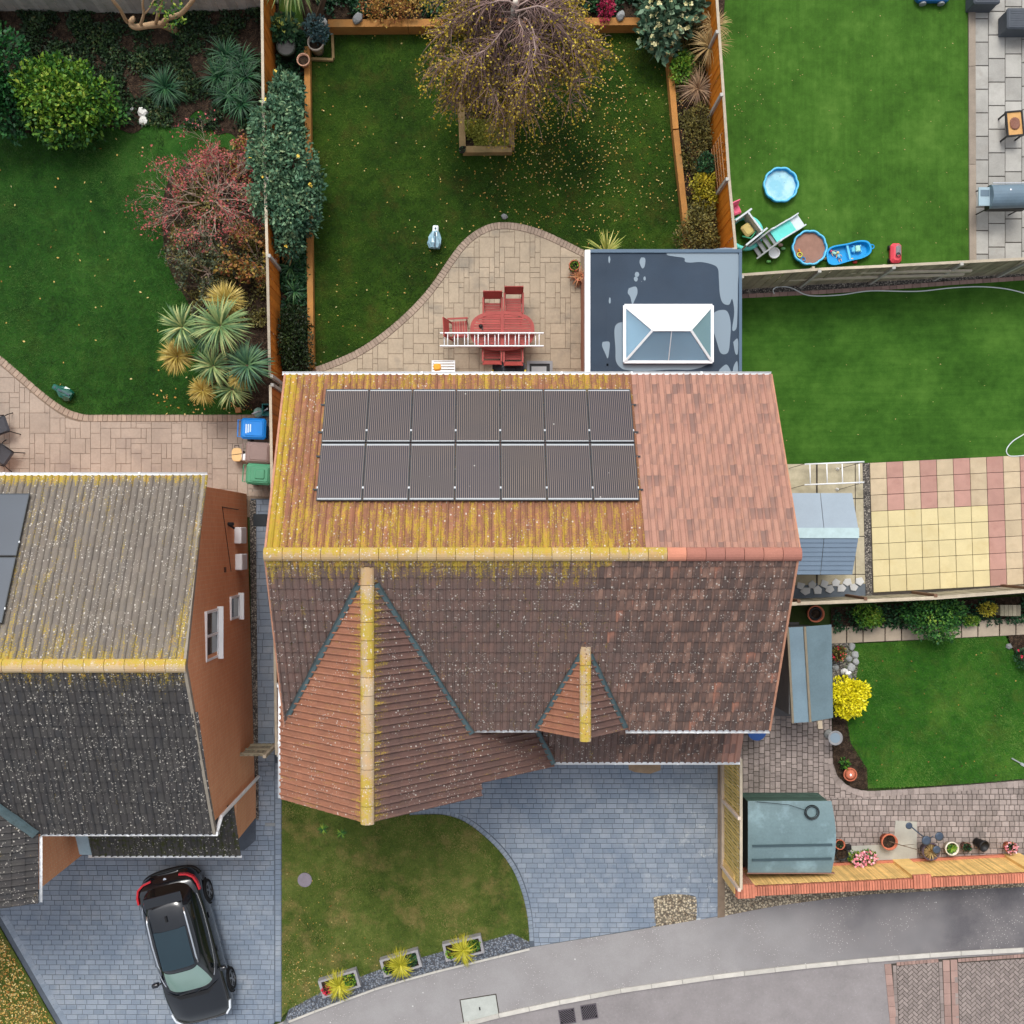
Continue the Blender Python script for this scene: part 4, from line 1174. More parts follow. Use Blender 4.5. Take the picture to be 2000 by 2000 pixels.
# ------------------------------------------------------------------ neighbouring brick house on the left
nb = thing('brick_house', 'orange brick house with grey mossy roof tiles beside the slate path', 'house', (-11, -3, 0))
NZE, NZR, NYR, NYB, NYF, NMS = 4.65, 6.75, -3.0, 1.47, -7.45, .4716
def nx(y): return -6.97 + (1.47 - y) / 8.92 * .26     # the side wall runs very slightly askew
mb = MB(); XW = -20.0
mb.add([(XW, NYF + .25, 0), (nx(-7.2) - .06, NYF + .25, 0), (nx(1.2) - .06, 1.22, 0), (XW, 1.22, 0), (XW, NYF + .25, 4.55), (nx(-7.2) - .06, NYF + .25, 4.55), (nx(1.2) - .06, 1.22, 4.55), (XW, 1.22, 4.55), (nx(-3) - .06, NYR, NZR - .12), (XW, NYR, NZR - .12)],
       [(0, 1, 5, 4), (1, 2, 6, 8, 5), (2, 3, 7, 6), (4, 5, 8, 9), (6, 7, 9, 8), (0, 4, 9, 7, 3)])
mb.build('wall', m_brick, nb, world=True)
mb = MB(); mb.bbox(-10.95, -6.74, -8.35, -7.2, 0, 2.4); mb.add([(-6.76, -8.35, 2.4), (-6.76, -7.2, 2.4), (-6.76, -7.2, 3.05)], [(0, 1, 2)]); mb.bbox(-20, -11.3, -9.0, -7.2, 0, 4.5); mb.build('front_wall', m_brick, nb, world=True)
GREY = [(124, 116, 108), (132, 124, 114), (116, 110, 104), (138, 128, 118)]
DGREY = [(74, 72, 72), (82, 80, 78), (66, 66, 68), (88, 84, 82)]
def y_nb(t, p):
    e = t.rng(p[1], -2.9, -1.9, .06, -.035); f_ = t.rng(p[1], 1.2, 1.45, 0, .14); x = t.rng(p[0], -11.5, -8.5, .03, -.03); v_ = t.rng(p[0], -7.3, -7.0, 0, .09)
    return t.math('ADD', t.math('ADD', e, f_), t.math('ADD', x, v_))
def y_nbf(t, p): return t.rng(p[1], -3.9, -3.0, -.06, .1)
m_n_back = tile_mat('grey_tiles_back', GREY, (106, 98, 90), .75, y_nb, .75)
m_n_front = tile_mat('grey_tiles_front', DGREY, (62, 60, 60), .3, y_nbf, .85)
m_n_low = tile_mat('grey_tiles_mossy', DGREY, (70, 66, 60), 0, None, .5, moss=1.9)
m_n_ridge = tile_mat('ridge_tiles_grey', [(192, 152, 98), (184, 158, 118), (196, 168, 126)], (184, 174, 152), .7, lambda t, p: t.rng(p[1], -3.1, -2.92, -.12, .14), .9, dirtamt=.4)
dk = MB()
dk.add([(XW, NYF, NZE - .02), (nx(NYF), NYF, NZE - .02), (nx(NYR), NYR, NZR - .02), (XW, NYR, NZR - .02), (nx(NYB), NYB, NZE - .02), (XW, NYB, NZE - .02)], [(0, 1, 2, 3), (3, 2, 4, 5)])
dk.add([(-10.9, -8.65, 2.46), (-6.6, -8.65, 2.46), (-6.66, -7.15, 3.2), (-10.9, -7.15, 3.2)], [(0, 1, 2, 3)])
NGX, NGS = -11.14, .47
def zng(x): return NZE + NGS * (NGX - x)
dk.add([(NGX, -9.2, NZE - .02), (NGX, -7.0, NZE - .02), (-16, -7.0 + 2, zng(-16) - .02), (-16, -9.2, zng(-16) - .02)], [(0, 1, 2, 3)])
dk.build('roof_board', m_deck, nb, world=True)
tl = []
nvb = Vector((0, NYR - NYB, NZR - NZE)); nvf = Vector((0, NYR - NYF, NZR - NZE))
NTW = .168
def inpic(c):
    px, py = PX(c.x, c.y, c.z); return px > -230
def pick_nb(c):
    if c.x > nx(c.y) + .02 or not inpic(c): return None
    return (m_n_back, rnd(), c.x < -7.2)
slope_tiles((-6.72, NYB, NZE), (-1, 0, 0), nvb, 10.4, nvb.length, NTW, .33, pick_nb, tl)
def pick_nf(c):
    if c.x > nx(c.y) + .02 or not inpic(c): return None
    if c.x < NGX and zng(c.x) > c.z + .14: return None
    return (m_n_front, rnd(), c.x < -7.2)
slope_tiles((-17.1, NYF, NZE), (1, 0, 0), nvf, 10.4, nvf.length, NTW, .33, pick_nf, tl)
nlv = Vector((0, 1.5, .74))
slope_tiles((-10.62, -8.68, 2.48), (1, 0, 0), nlv, 4.03, nlv.length, NTW, .31, lambda c: (m_n_low, rnd(), False), tl)
def pick_ng(c):
    if not inpic(c): return None
    if c.y > NYF and NZR - NMS * abs(c.y - NYR) > c.z + .14: return None
    return (m_n_front, rnd(), False)
gv = Vector((-5.0, 0, 5.0 * NGS))
slope_tiles((NGX, -9.2, NZE), (0, 1, 0), gv, 4.0, gv.length, NTW, .31, pick_ng, tl)
build_tiles(nb, tl)
ridge_run(nb, (-17.1, NYR, NZR + .03), (nx(NYR) + .02, NYR, NZR + .03), m_n_ridge, seg=.46, r=.155)
def vng(x): return NYR - (NZR - zng(x)) / NMS
strip(nb, 'valley_lead', (-12.6, vng(-12.6), zng(-12.6)), (NGX, vng(NGX), zng(NGX)), .24, m_lead, .12)
gutter(nb, (-17.1, NYB + .06, NZE - .03), (nx(NYB) + .04, NYB + .06, NZE - .03), m_white, .04)
gutter(nb, (NGX + .03, NYF - .05, NZE - .03), (nx(NYF) + .02, NYF - .05, NZE - .03), m_white, .038)
gutter(nb, (NGX + .05, -9.2, NZE - .03), (NGX + .05, NYF - .1, NZE - .03), m_white, .038)
gutter(nb, (-10.75, -8.73, 2.46), (-6.58, -8.73, 2.46), m_white, .038)
mb = MB(); mb.prism([(-10.95, -8.66), (-10.62, -8.66), (-10.62, -7.2), (-10.95, -7.2)], 0, .03, M=Matrix(((1, 0, 0, 0), (0, 1, 0, 0), (0, .493, 1, 6.78), (0, 0, 0, 1)))); mb.build('flashing', mat('pale_lead', L(150, 170, 180), .5, .12, 4, 0, .2), nb, world=True)
mb = MB(); mb.bbox(nx(-7.4) - .15, nx(-7.4) + .06, -7.52, -7.42, 4.5, 4.66); mb.build('fascia_board', m_white, nb, world=True)
# downpipe swan-neck at the corner
mb = MB(); mb.tube([(-6.74, -7.46, 4.6), (-6.7, -7.4, 4.5), (-6.66, -7.2, 4.38), (-6.66, -7.14, 4.3), (-6.66, -7.14, .05)], .05, 8); mb.build('downpipe', m_white, nb, False, world=True)
for a_, b_ in (((nx(NYB) - .0, NYB, NZE), (nx(NYR), NYR, NZR)), ((nx(NYR), NYR, NZR), (nx(NYF), NYF, NZE))):
    mb = MB(); mb.bar((a_[0] - .02, a_[1], a_[2] - .02), (b_[0] - .02, b_[1], b_[2] - .02), .07, .14); mb.build('verge_board', mat('grey_verge', L(140, 132, 120), .9, .2, 5, 0, .3), nb, world=True)
# window, meter boxes and fittings on the side wall
def nwall(y): return nx(y) - .06
window_on(nb, 'x', nwall(-2.5), -3.16, -1.9, 3.72, 4.85, 1); window_on(nb, 'x', nwall(-2.0), -2.33, -1.68, 1.4, 2.35, 1, 1)
for y0_, y1_ in ((-.24, .22), (-.98, -.53)):
    mb = MB(); mb.rbox((nwall(y0_) + .1, (y0_ + y1_) / 2, 1.35), (.2, y1_ - y0_, .62), 0, .02); mb.build('meter_box', m_white, nb, world=True)
mb = MB(); mb.tube([(nwall(.8) + .02, .75, 2.9), (nwall(.2) + .02, .72, 1.2)], .012, 5); mb.tube([(nwall(.75) + .02, .75, 2.9), (nwall(-1.2) + .02, -1.0, 2.2)], .008, 4); mb.build('wall_cable', m_dark, nb, world=True)
mb = MB(); mb.rbox((nwall(.3) + .08, .3, 2.3), (.16, .1, .12), 0, .02); mb.tube([(nwall(.3), .3, 2.3), (nwall(.3) + .16, .18, 2.2)], .03, 6); mb.build('wall_light', m_dark, nb, world=True)
mb = MB(); mb.bbox(nwall(-1.2) - .01, nwall(-1.2) + .03, -1.0, -.86, 2.75, 2.85); mb.build('vent_grille', mat('brown_plastic', L(84, 52, 36), .6, .1), nb, world=True)
# all-black panels on the neighbour's roof
nvn = nvb.normalized(); nn_ = u_b.cross(nvn)
def nbm(): 
    t = NT('black_solar_glass'); t.b.inputs['Coat Weight'].default_value = .5; t.b.inputs['Coat Roughness'].default_value = .15
    return t.done(t.mix(t.noise(.7, 2), L(50, 58, 68), L(64, 74, 86)), .3, .5)
m_nsol = nbm()
nrd = lambda y: NZR - NMS * abs(y - NYR)
for (py0, py1, lab) in ((.97, -.55, 'plain black solar panel nearest the gutter of the grey roof'), (-.58, -2.1, 'plain black solar panel nearest the ridge of the grey roof')):
    yc = (py0 + py1) / 2; c = Vector((-12.15, yc, nrd(yc))) + nn_ * .13
    panel_at(c, 1.9, (py0 - py1) / .9045, lab, None, m_nsol, u_b, nvn, nn_)

# ------------------------------------------------------------------ fences, sleepers, walls
m_stain = mat('orange_stained_board', L(196, 116, 36), .75, .2, 2.5, .16, .3, 40)
m_stain_r = mat('amber_stained_board', L(214, 128, 30), .72, .16, 2.5, .12, .3, 40)
m_cap = mat('weathered_capping', L(178, 166, 146), .85, .18, 4, .15, .3, 50)
m_post = mat('concrete_post', L(172, 170, 164), .85, .1, 4, .1, .3, 60)
m_grey_board = mat('silvered_board', L(146, 138, 118), .85, .2, 3, .2, .35, 40, dirt_sheen=(L(96, 100, 74), .45))
m_sleeper = mat('new_sleeper', L(170, 118, 60), .8, .2, 2, .14, .35, 30, dirt_sheen=(L(136, 112, 70), .6))
m_sleeper_old = mat('mossy_sleeper', L(150, 126, 86), .85, .22, 2, .16, .35, 30, dirt_sheen=(L(104, 104, 62), .6))

_bm = {}
def fence(name, label, pts, zt, mb_, side, posts=2.4, bw=.125, gap=.006, cap=True, post_mat=None, rails=True, z0=.03, postside=None):
    """boarded fence along world points; side=+1 puts the visible boards on the left of the walking direction"""
    P0 = Vector(pts[0]); f = thing(name, label, 'fence', (P0.x, P0.y, 0))
    for si, (a, b) in enumerate(zip(pts, pts[1:])):
        a = Vector(a); b = Vector(b); d = b - a; ln = d.length; d.normalize(); nrm = Vector((-d.y, d.x)) * side; ang = math.atan2(d.y, d.x)
        n = max(1, int(ln / bw)); st = ln / n
        for i in range(n):
            c = a + d * (st * (i + .5)) + nrm * (.012 + .006 * (i % 2))
            v = random.randrange(6); key = (round(st, 3), zt, mb_.name, v, gap)
            if key not in _bm:
                m0 = MB(); m0.bbox(-st / 2 + gap / 2, st / 2 - gap / 2, -.009, .009, z0, zt - .02, (v + .5) / 6); _bm[key] = m0.mesh('board', mb_)
            o = link_mesh('board', _bm[key], f, True); o.location = (c.x, c.y, random.uniform(-.006, .006)); o.rotation_euler = (R(random.uniform(-.4, .4)), 0, ang)
        if cap:
            m0 = MB(); m0.bar((a.x, a.y, zt), (b.x, b.y, zt), .075, .035, random.random()); m0.build('capping', m_cap, f, world=True)
        if rails:
            for rz in (.35, .95, 1.5):
                m0 = MB(); q = -nrm * .035; m0.bar((a.x + q.x, a.y + q.y, rz), (b.x + q.x, b.y + q.y, rz), .04, .075); m0.build('rail', m_cap, f, world=True)
        k = max(1, round(ln / posts))
        ps = nrm if postside is None else nrm * postside
        for i in range(0 if si == 0 else 1, k + 1):
            c = a + d * (ln * i / k) + ps * .055
            m0 = MB(); m0.box((c.x, c.y, zt / 2 + .02), (.09, .085, zt + .04), ang, random.random()); m0.build('post', post_mat or m_post, f, world=True)
    return f

def wxy(px, py, z): return W(px, py, z)[:2]
fence('garden_fence', 'orange stained board fence between the spiky palms and the narrow sleeper bed', [wxy(511, -60, 1.8), wxy(514, 200, 1.8), wxy(522, 500, 1.8), wxy(527, 735, 1.8)], 1.8, m_stain, 1, 2.6)
fence('garden_fence', 'orange board fence running along the path between the two houses', [wxy(528, 752, 1.8), wxy(531, 950, 1.8), wxy(536, 1200, 1.8), wxy(540, 1474, 1.8)], 1.8, mat('dark_stain_board', L(180, 106, 40), .75, .2, 2.5, .16, .3, 40), 1, 2.4)
fence('garden_fence', 'amber stained board fence between the leaf strewn lawn and the toy lawn', [wxy(1396, -60, 1.8), wxy(1413, 185, 1.8), wxy(1424, 350, 1.8), wxy(1437, 487, 1.8)], 1.8, m_stain_r, -1, 2.0)
fence('garden_fence', 'silvery weathered fence with planks leaning on it behind the toys', [wxy(1449, 537, 1.75), wxy(1600, 526, 1.75), wxy(1745, 519, 1.75), wxy(2010, 505, 1.75), wxy(2200, 494, 1.75)], 1.75, m_grey_board, -1, 2.2, .13)
fence('garden_fence', 'low grey fence between the coloured slabs and the shrub bed', [wxy(1490, 1183, 1.5), wxy(1560, 1178, 1.5), wxy(1690, 1173, 1.5), wxy(1827, 1167, 1.5), wxy(2010, 1153, 1.5), wxy(2200, 1138, 1.5)], 1.5, m_grey_board, 1, 2.2, .13, post_mat=mat('brown_post', L(112, 84, 66), .85, .15, 4, .1))
# pale slatted screen beside the driveway
m_slat = mat('pale_treated_slat', L(206, 178, 104), .75, .14, 3, .16, .25, 40)
fence('slatted_screen', 'pale slatted screen fence on top of concrete footing beside the driveway', [wxy(1413, 1452, 0), wxy(1413, 1560, 0), wxy(1413, 1690, 0)], 2.05, m_slat, -1, 1.95, .098, .034, post_mat=mat('pinkish_post', L(206, 188, 172), .8, .08, 4, .1))
# planks resting along the grey fence
for i, (a, b, h1, h2) in enumerate((((1538, 534), (1897, 529), 1.15, 1.15), ((1528, 547), (1882, 536), .72, .72))):
    mb = MB(); p = W(*a, h1); q = W(*b, h2); mb.bar(p, q, .06, .12, .6 + .2 * i)
    o = mb.build('timber_plank', mat('bare_plank', L(188, 178, 160), .8, .12, 3, .15, .3, 40)); tag(o, ('long pale plank along the silvery fence, upper of two' if i == 0 else 'long pale plank along the silvery fence, lower of two'), 'plank', 'planks along the grey fence')
for i, px in enumerate((1545, 1683, 1960)):
    mb = MB(); p = W(px, 556 - (px - 1545) * .058, .05); q = Vector(W(px + 44 if i < 2 else px + 38, 522 - (px - 1545) * .03, 1.7)); mb.bar(p, q, .07, .05, .4)
    tag(mb.build('fence_brace', m_cap), ['grey brace leaning on the silvery fence behind the shell sand pool', 'grey brace leaning on the silvery fence behind the red toy car', 'grey brace leaning on the silvery fence below the barbecue'][i], 'brace')

# timber side gate between the houses
gate = thing('side_gate', 'weathered timber gate across the path between the two houses', 'gate', W(510, 1483))
x0, x1 = W(484, 1480)[0], W(541, 1480)[0]; yg = W(500, 1404)[1]
yg = -6.15
for i in range(6):
    mb = MB(); a = x0 + .02 + (x1 - x0) * i / 6; mb.bbox(a, a + (x1 - x0) / 6 - .03, yg - .012, yg + .012, .1, 1.75, random.random()); mb.build('board', m_grey_board, gate, world=True)
for z in (.4, 1.0, 1.6):
    mb = MB(); mb.bbox(x0, x1, yg + .014, yg + .06, z, z + .09, .4); mb.build('rail', m_grey_board, gate, world=True)
for a in (x0 - .03, x1 + .03):
    mb = MB(); mb.bbox(a - .045, a + .045, yg - .045, yg + .045, 0, 1.85); mb.build('post', m_cap, gate, world=True)

# trellis leaning on the amber fence
tr = thing('trellis', 'small brown lattice trellis against the amber fence', 'trellis', W(1404, 320))
pa = Vector(W(1405, 270, .9)); pb = Vector(W(1416, 345, .9))
mtr = mat('brown_lattice', L(150, 112, 76), .8, .15, 4, .1)
Y_a, Y_b = 11.2, 9.95
for i in range(6):
    y = Y_a + (Y_b - Y_a) * i / 5; xx = 6.62 + .02 * i
    mb = MB(); mb.bar((xx, y, .5), (xx + .02, y, 1.75), .025, .02); mb.build('slat', mtr, tr, world=True)
for j in range(5):
    z = .6 + j * .27; mb = MB(); mb.bar((6.6, Y_a, z), (6.72, Y_b, z), .02, .025); mb.build('slat', mtr, tr, world=True)

def sleeper_bed(label, segs, m, zt=.3, wd=.2):
    b = thing('sleeper_edging', label, 'sleeper edging', (*W(segs[0][0][0], segs[0][0][1])[:2], 0))
    for a, c in segs:
        p = Vector(W(*a)); q = Vector(W(*c)); n = max(1, round((q - p).length / 2.4))
        for i in range(n):
            s0 = p.lerp(q, i / n); s1 = p.lerp(q, (i + 1) / n); d = (s1 - s0).normalized() * .006
            mb = MB(); e0 = s0 + d; e1 = s1 - d; mb.bar((e0.x, e0.y, zt / 2), (e1.x, e1.y, zt / 2), wd, zt, random.random()); mb.build('sleeper', m, b, world=True)
    return b
sleeper_bed('orange timber sleepers along the narrow bed of the leaf strewn lawn beside the rose bush', [((603, 100), (610, 640)), ((610, 642), (611, 722))], m_sleeper, .32, .17)
sleeper_bed('orange timber sleepers behind the birch running from the palm to the pink shrub', [((645, 62), (1262, 58))], m_sleeper, .5, .22)
sleeper_bed('timber sleepers in front of the amber fence below the cream flowered shrub', [((1300, 75), (1316, 260)), ((1316, 262), (1341, 490))], m_sleeper, .32, .17)
sleeper_bed('square raised bed of mossy sleepers beneath the weeping birch', [((900, 175), (904, 300)), ((904, 299), (1000, 298)), ((998, 296), (996, 175)), ((900, 170), (996, 170))], m_sleeper_old, .3, .19)
structure('soil_bed', WL([(902, 172), (996, 172), (998, 296), (905, 298)]), .2, m_soil)
sleeper_bed('small thin timber planter edging near the palm', [((607, 118), (652, 120)), ((652, 118), (650, 66))], m_sleeper_old, .14, .07)

# front boundary wall with brick-on-edge coping and a reed screen inside
wall = thing('boundary_wall', 'red brick boundary wall with brick on edge coping and reed screening', 'wall', W(1700, 1740)[:2] + (0,))
WZ = 1.5
m_cop = mat('coping_brick', L(186, 116, 92), .85, .16, 5, .18, .3, 60)
m_reed = mat('reed_screen', L(230, 192, 122), .8, .2, 3, .2, .5, 30)
wa = Vector(W(1437, 1752, WZ)); wb = Vector(W(2040, 1722, WZ)); wd_ = (wb - wa).normalized(); wn = Vector((-wd_.y, wd_.x, 0))
mb = MB(); c0 = wa + wn * .12; c1 = wb + wn * .12; mb.bar((c0.x, c0.y, WZ / 2 - .06), (c1.x, c1.y, WZ / 2 - .06), .215, WZ - .12); mb.build('wall_body', m_render_wall_y, wall, world=True)
nbk = int((wb - wa).length / .077)
for i in range(nbk):
    v = random.randrange(6); key = ('cop', v)
    if key not in _bm:
        m0 = MB(); m0.rbox((0, 0, 0), (.064, .26, .11), 0, .006, (v + .5) / 6); _bm[key] = m0.mesh('coping_brick', m_cop)
    c = wa + wd_ * (.0385 + i * .077) + wn * .12
    o = link_mesh('coping_brick', _bm[key], wall, True); o.location = (c.x, c.y, WZ - .055 + random.uniform(-.003, .003)); o.rotation_euler = (0, 0, math.atan2(wd_.y, wd_.x) + random.uniform(-.01, .01))
mb = MB(); c0 = wa + wn * .262; c1 = wb + wn * .262
NR = 260
for i in range(NR):
    q = c0.lerp(c1, (i + .5) / NR); mb.box((q.x, q.y + random.uniform(-.006, .006), .68), (.03, .012, 1.36 + random.uniform(-.03, .03)), 0, random.random())
mb.build('reed_screen', m_reed, wall, world=True, kind='stuff')
mb = MB(); c0 = wa + wn * .29; c1 = wb + wn * .29; mb.bar((c0.x, c0.y, .06), (c1.x, c1.y, .06), .09, .12); mb.build('plinth', m_cop, wall, world=True)
for k, (pxl, wid, hh) in enumerate(((1456, .5, .1), (1802, .5, .02), (2030, .5, .02))):
    d0 = (W(pxl, 1740, WZ)[0] - wa.x) / wd_.x; c = wa + wd_ * d0 + wn * .17
    mb = MB(); mb.box((c.x, c.y, (WZ + hh - .1) / 2), (wid, .34, WZ + hh - .1), math.atan2(wd_.y, wd_.x)); pr = mb.build('pier', m_reed if k else m_render_wall_y, wall, world=True)
    for i in range(6):
        q = c + wd_ * (-wid / 2 + .042 + i * .083); v = i % 6
        m0 = MB(); m0.rbox((q.x, q.y, WZ + hh - .045), (.075, .38, .11), math.atan2(wd_.y, wd_.x), .006, random.random()); m0.build('pier_brick', m_cop, pr, world=True)
mb = MB(); s0 = Vector(W(1411, 1695)); s1 = Vector(W(1411, 1720)); mb.bbox(s0.x - .02, s0.x + .03, -10.1, -9.55, 0, 1.45); mb.build('reed_return', m_reed, wall, world=True)
mb = MB(); mb.bar((7.06, -9.7, .1), (7.06, -6.3, .1), .14, .2); tag(mb.build('screen_footing', mat('gravel_board', L(176, 160, 142), .85, .12, 4, 0)), 'concrete gravel board under the pale slatted screen', 'gravel board')

# ------------------------------------------------------------------ sheds and stores
m_resin_a = mat('resin_roof_grey', L(146, 160, 172), .55, .06, 2, .05, .1, 30)
m_resin_b = mat('resin_roof_slate', L(112, 130, 148), .55, .06, 2, .05, .1, 30)
m_clear = mat('clear_ridge', L(176, 198, 200), .25, .1, 5, 0, 0, spec=.6)
rs = thing('resin_shed', 'grey resin shed with a translucent ridge strip beside the yellow slabs', 'shed', (9.2, 0, 0))
SX0, SX1, zr_, ze_ = 7.45, 10.3, 2.15, 1.85
mb = MB(); mb.bbox(SX0 + .12, SX1 - .15, -1.0, 1.05, .03, ze_ - .02); mb.build('wall', mat('resin_wall', L(150, 150, 142), .6, .08), rs, world=True)
y_n, y_r0, y_r1, y_s = W(0, 963, ze_)[1], W(0, 1031, zr_)[1], W(0, 1051, zr_)[1], W(0, 1122, ze_)[1]
for i in range(3):
    a = SX0 + (SX1 - SX0) * i / 3; b = SX0 + (SX1 - SX0) * (i + 1) / 3 - .015
    t0 = .06 if i == 2 else 0
    mb = MB(); mb.add([(a, y_n, ze_), (b - t0, y_n, ze_), (b, y_r0, zr_), (a, y_r0, zr_), (a, y_n, ze_ - .03), (b - t0, y_n, ze_ - .03), (b, y_r0, zr_ - .03), (a, y_r0, zr_ - .03)], [(0, 3, 2, 1), (4, 5, 6, 7), (0, 1, 5, 4), (1, 2, 6, 5), (2, 3, 7, 6), (3, 0, 4, 7)], random.random()); mb.build('roof_panel', m_resin_a, rs, world=True)
    mb = MB(); NRW = 8
    for k in range(NRW):  # stepped shingle courses
        f0, f1 = k / NRW, (k + 1) / NRW; ya = y_s + (y_r1 - y_s) * f0; yb = y_s + (y_r1 - y_s) * f1; za = ze_ + (zr_ - ze_) * f0; zb = ze_ + (zr_ - ze_) * f1
        tb = t0 * (1 - f0); tb2 = t0 * (1 - f1)
        mb.add([(a, ya, za + .022), (b - tb, ya, za + .022), (b - tb2, yb, zb), (a, yb, zb), (a, ya, za - .02), (b - tb, ya, za - .02)], [(0, 1, 2, 3), (4, 5, 1, 0)], .3 + .5 * random.random())
    mb.build('roof_panel', m_resin_b, rs, world=True)
mb = MB(); mb.bbox(SX0, SX1, y_r1, y_r0, zr_ - .02, zr_ + .03); mb.build('ridge_light', m_clear, rs, world=True)
mb = MB(); mb.bbox(8.2, 9.4, -1.03, -1.002, .08, 1.75); mb.build('door', m_resin_b, rs, world=True)

m_felt = mat('green_grey_felt', L(98, 118, 126), .6, .14, 1.5, .12, .25, 60, dirt_sheen=(L(74, 92, 98), .5))
m_felt2 = mat('pale_grey_felt', L(122, 146, 160), .5, .12, 1.5, .1, .25, 60)
fs_ = thing('felt_shed', 'grey felt roofed shed beside the yellow shrub', 'shed', (9.4, -4.1, 0))
zr_, ze_ = 2.0, 1.8
def wz(px, py, z): return Vector(W(px, py, z))
A = [wz(1538, 1226, ze_), wz(1548, 1412, ze_), wz(1582, 1410, zr_), wz(1571, 1224, zr_)]
B = [wz(1571, 1224, zr_), wz(1582, 1410, zr_), wz(1627, 1402, ze_), wz(1624, 1220, ze_)]
for q, mm, nm in ((A, m_felt2, 'roof_panel'), (B, m_felt, 'roof_panel')):
    mb = MB(); mb.add(q + [p - Vector((0, 0, .04)) for p in q], [(0, 1, 2, 3), (7, 6, 5, 4), (0, 4, 5, 1), (1, 5, 6, 2), (2, 6, 7, 3), (3, 7, 4, 0)]); mb.build(nm, mm, fs_, world=True)
m_batten = mat('roof_batten', L(128, 118, 100), .8, .15, 5, 0)
for a, b in ((A[0], A[1]), (A[3], A[2])):
    mb = MB(); mb.bar(a + Vector((0, 0, .02)), b + Vector((0, 0, .02)), .06, .05); mb.build('batten', m_batten, fs_, world=True)
mb = MB(); mb.bbox(8.5, 9.55, -5.0, -2.65, .03, 1.75); mb.build('wall', mat('shed_boards', L(92, 92, 92), .8, .15, 4, .1), fs_, world=True)
structure('concrete_path', WL([(1440, 1215), (1560, 1215), (1560, 1412), (1440, 1420)]), .014, mat('damp_concrete', L(100, 98, 98), .8, .14, 2, 0, .2, 50))

m_teal = mat('teal_sheet_roof', L(104, 126, 130), .35, .14, 1.2, 0, .15, 30, .5, dirt_sheen=(L(150, 178, 186), .8))  # pale blotches paint the sky reflected in the wet roof
m_green_wall = mat('green_painted_board', L(62, 88, 78), .7, .16, 3, .15, .2, 40)
bs = thing('bike_store', 'low curved teal roofed store with two battens inside the brick wall', 'bike store', (8.75, -8.6, 0))
BX0, BX1, BY0, BY1, bz0 = 7.5, 10.0, -9.62, -7.58, 1.02
N = 12; vs = []; 
for i in range(N + 1):
    f = i / N; y = BY1 + (BY0 - BY1) * f; z = bz0 + .2 * math.sin(math.pi * (.12 + .76 * f)) ** .8; tap = .06 * (1 - math.sin(math.pi * f)); 
    vs += [(BX0 + tap * .4, y, z), (BX1 - tap * 1.6, y, z), (BX0 + tap * .4, y, z - .035), (BX1 - tap * 1.6, y, z - .035)]
fc = []
for i in range(N):
    a, b = i * 4, i * 4 + 4
    fc += [(a, b, b + 1, a + 1), (a + 2, a + 3, b + 3, b + 2), (a, a + 2, b + 2, b), (a + 1, b + 1, b + 3, a + 3)]
fc += [(0, 1, 3, 2), (N * 4, N * 4 + 2, N * 4 + 3, N * 4 + 1)]
mb = MB(); mb.add(vs, fc); mb.build('roof', m_teal, bs, world=True)
for f in (.6, .8):
    y = BY1 + (BY0 - BY1) * f; z = bz0 + .2 * math.sin(math.pi * (.12 + .76 * f)) ** .8
    mb = MB(); mb.bar((BX0 + .12, y - .02, z + .022), (BX1 - .12, y + .02, z + .022), .055, .04); mb.build('batten', mat('dark_batten', L(58, 76, 82), .6, .1), bs, world=True)
mb = MB(); mb.bbox(BX0 + .05, BX1 - .12, BY0 + .05, BY1 - .06, .03, bz0 - .02); mb.build('wall', mat('black_stained_wall', L(40, 42, 46), .7, .1), bs, world=True)
for i in range(4):
    mb = MB(); mb.bbox(BX0 + .05, BX1 - .14, BY1 - .058, BY1 - .03 - .004 * i, .04 + .24 * i, .265 + .24 * i, random.random()); mb.build('board', m_green_wall, bs, world=True)
mb = MB(); mb.bar((BX0, BY0 - .02, bz0 + .06), (BX1, BY0 - .02, bz0 + .06), .03, .08); mb.build('fascia_board', mat('brown_trim', L(132, 98, 84), .7, .1), bs, world=True)
coil = MB(); zc = bz0 + .2
for k, rr in enumerate((.15, .19, .21, .17)):
    coil.ring((*W(1585, 1586, zc)[:2], zc + .02 + .012 * k), rr, .009, 20, 5)
coil.tube([W(1572, 1582, zc + .03), W(1540, 1572, zc + .01), W(1500, 1568, zc - .02), W(1478, 1566, zc - .05)], .008, 5)
tag(coil.build('cable_coil', m_dark), 'loop of dark cable lying on the teal store roof', 'cable')

fence('garden_fence', 'pale grey board fence behind the bare twisted tree', [(-15.5, 15.5), (-13.3, 15.5), (-9.5, 15.42), (-6.25, 15.6)], 1.9, mat('pale_grey_board', L(176, 172, 164), .85, .14, 3, .16, .35, 40, dirt_sheen=(L(128, 132, 108), .6)), -1, 2.4, .14, cap=True, post_mat=m_cap, postside=-1)

# ------------------------------------------------------------------ vegetation
def leaf_quads(P, D, ln, wd, T, cup=.0):
    """P (n,3) bases, D (n,3) unit directions, ln/wd arrays, T tones -> quads"""
    n = len(P)
    up = rng.normal(size=(n, 3)); up[:, 2] += 1.2
    Sd = np.cross(D, up); Sd /= np.maximum(1e-6, np.linalg.norm(Sd, axis=1))[:, None]
    ln = np.broadcast_to(np.asarray(ln, float), (n,))[:, None]; wd = np.broadcast_to(np.asarray(wd, float), (n,))[:, None]
    V = np.empty((n, 4, 3))
    V[:, 0] = P; V[:, 1] = P + D * ln * .5 + Sd * wd * .5; V[:, 2] = P + D * ln; V[:, 3] = P + D * ln * .5 - Sd * wd * .5
    return V.reshape(-1, 3), np.arange(4 * n).reshape(-1, 4), np.repeat(T, 4)

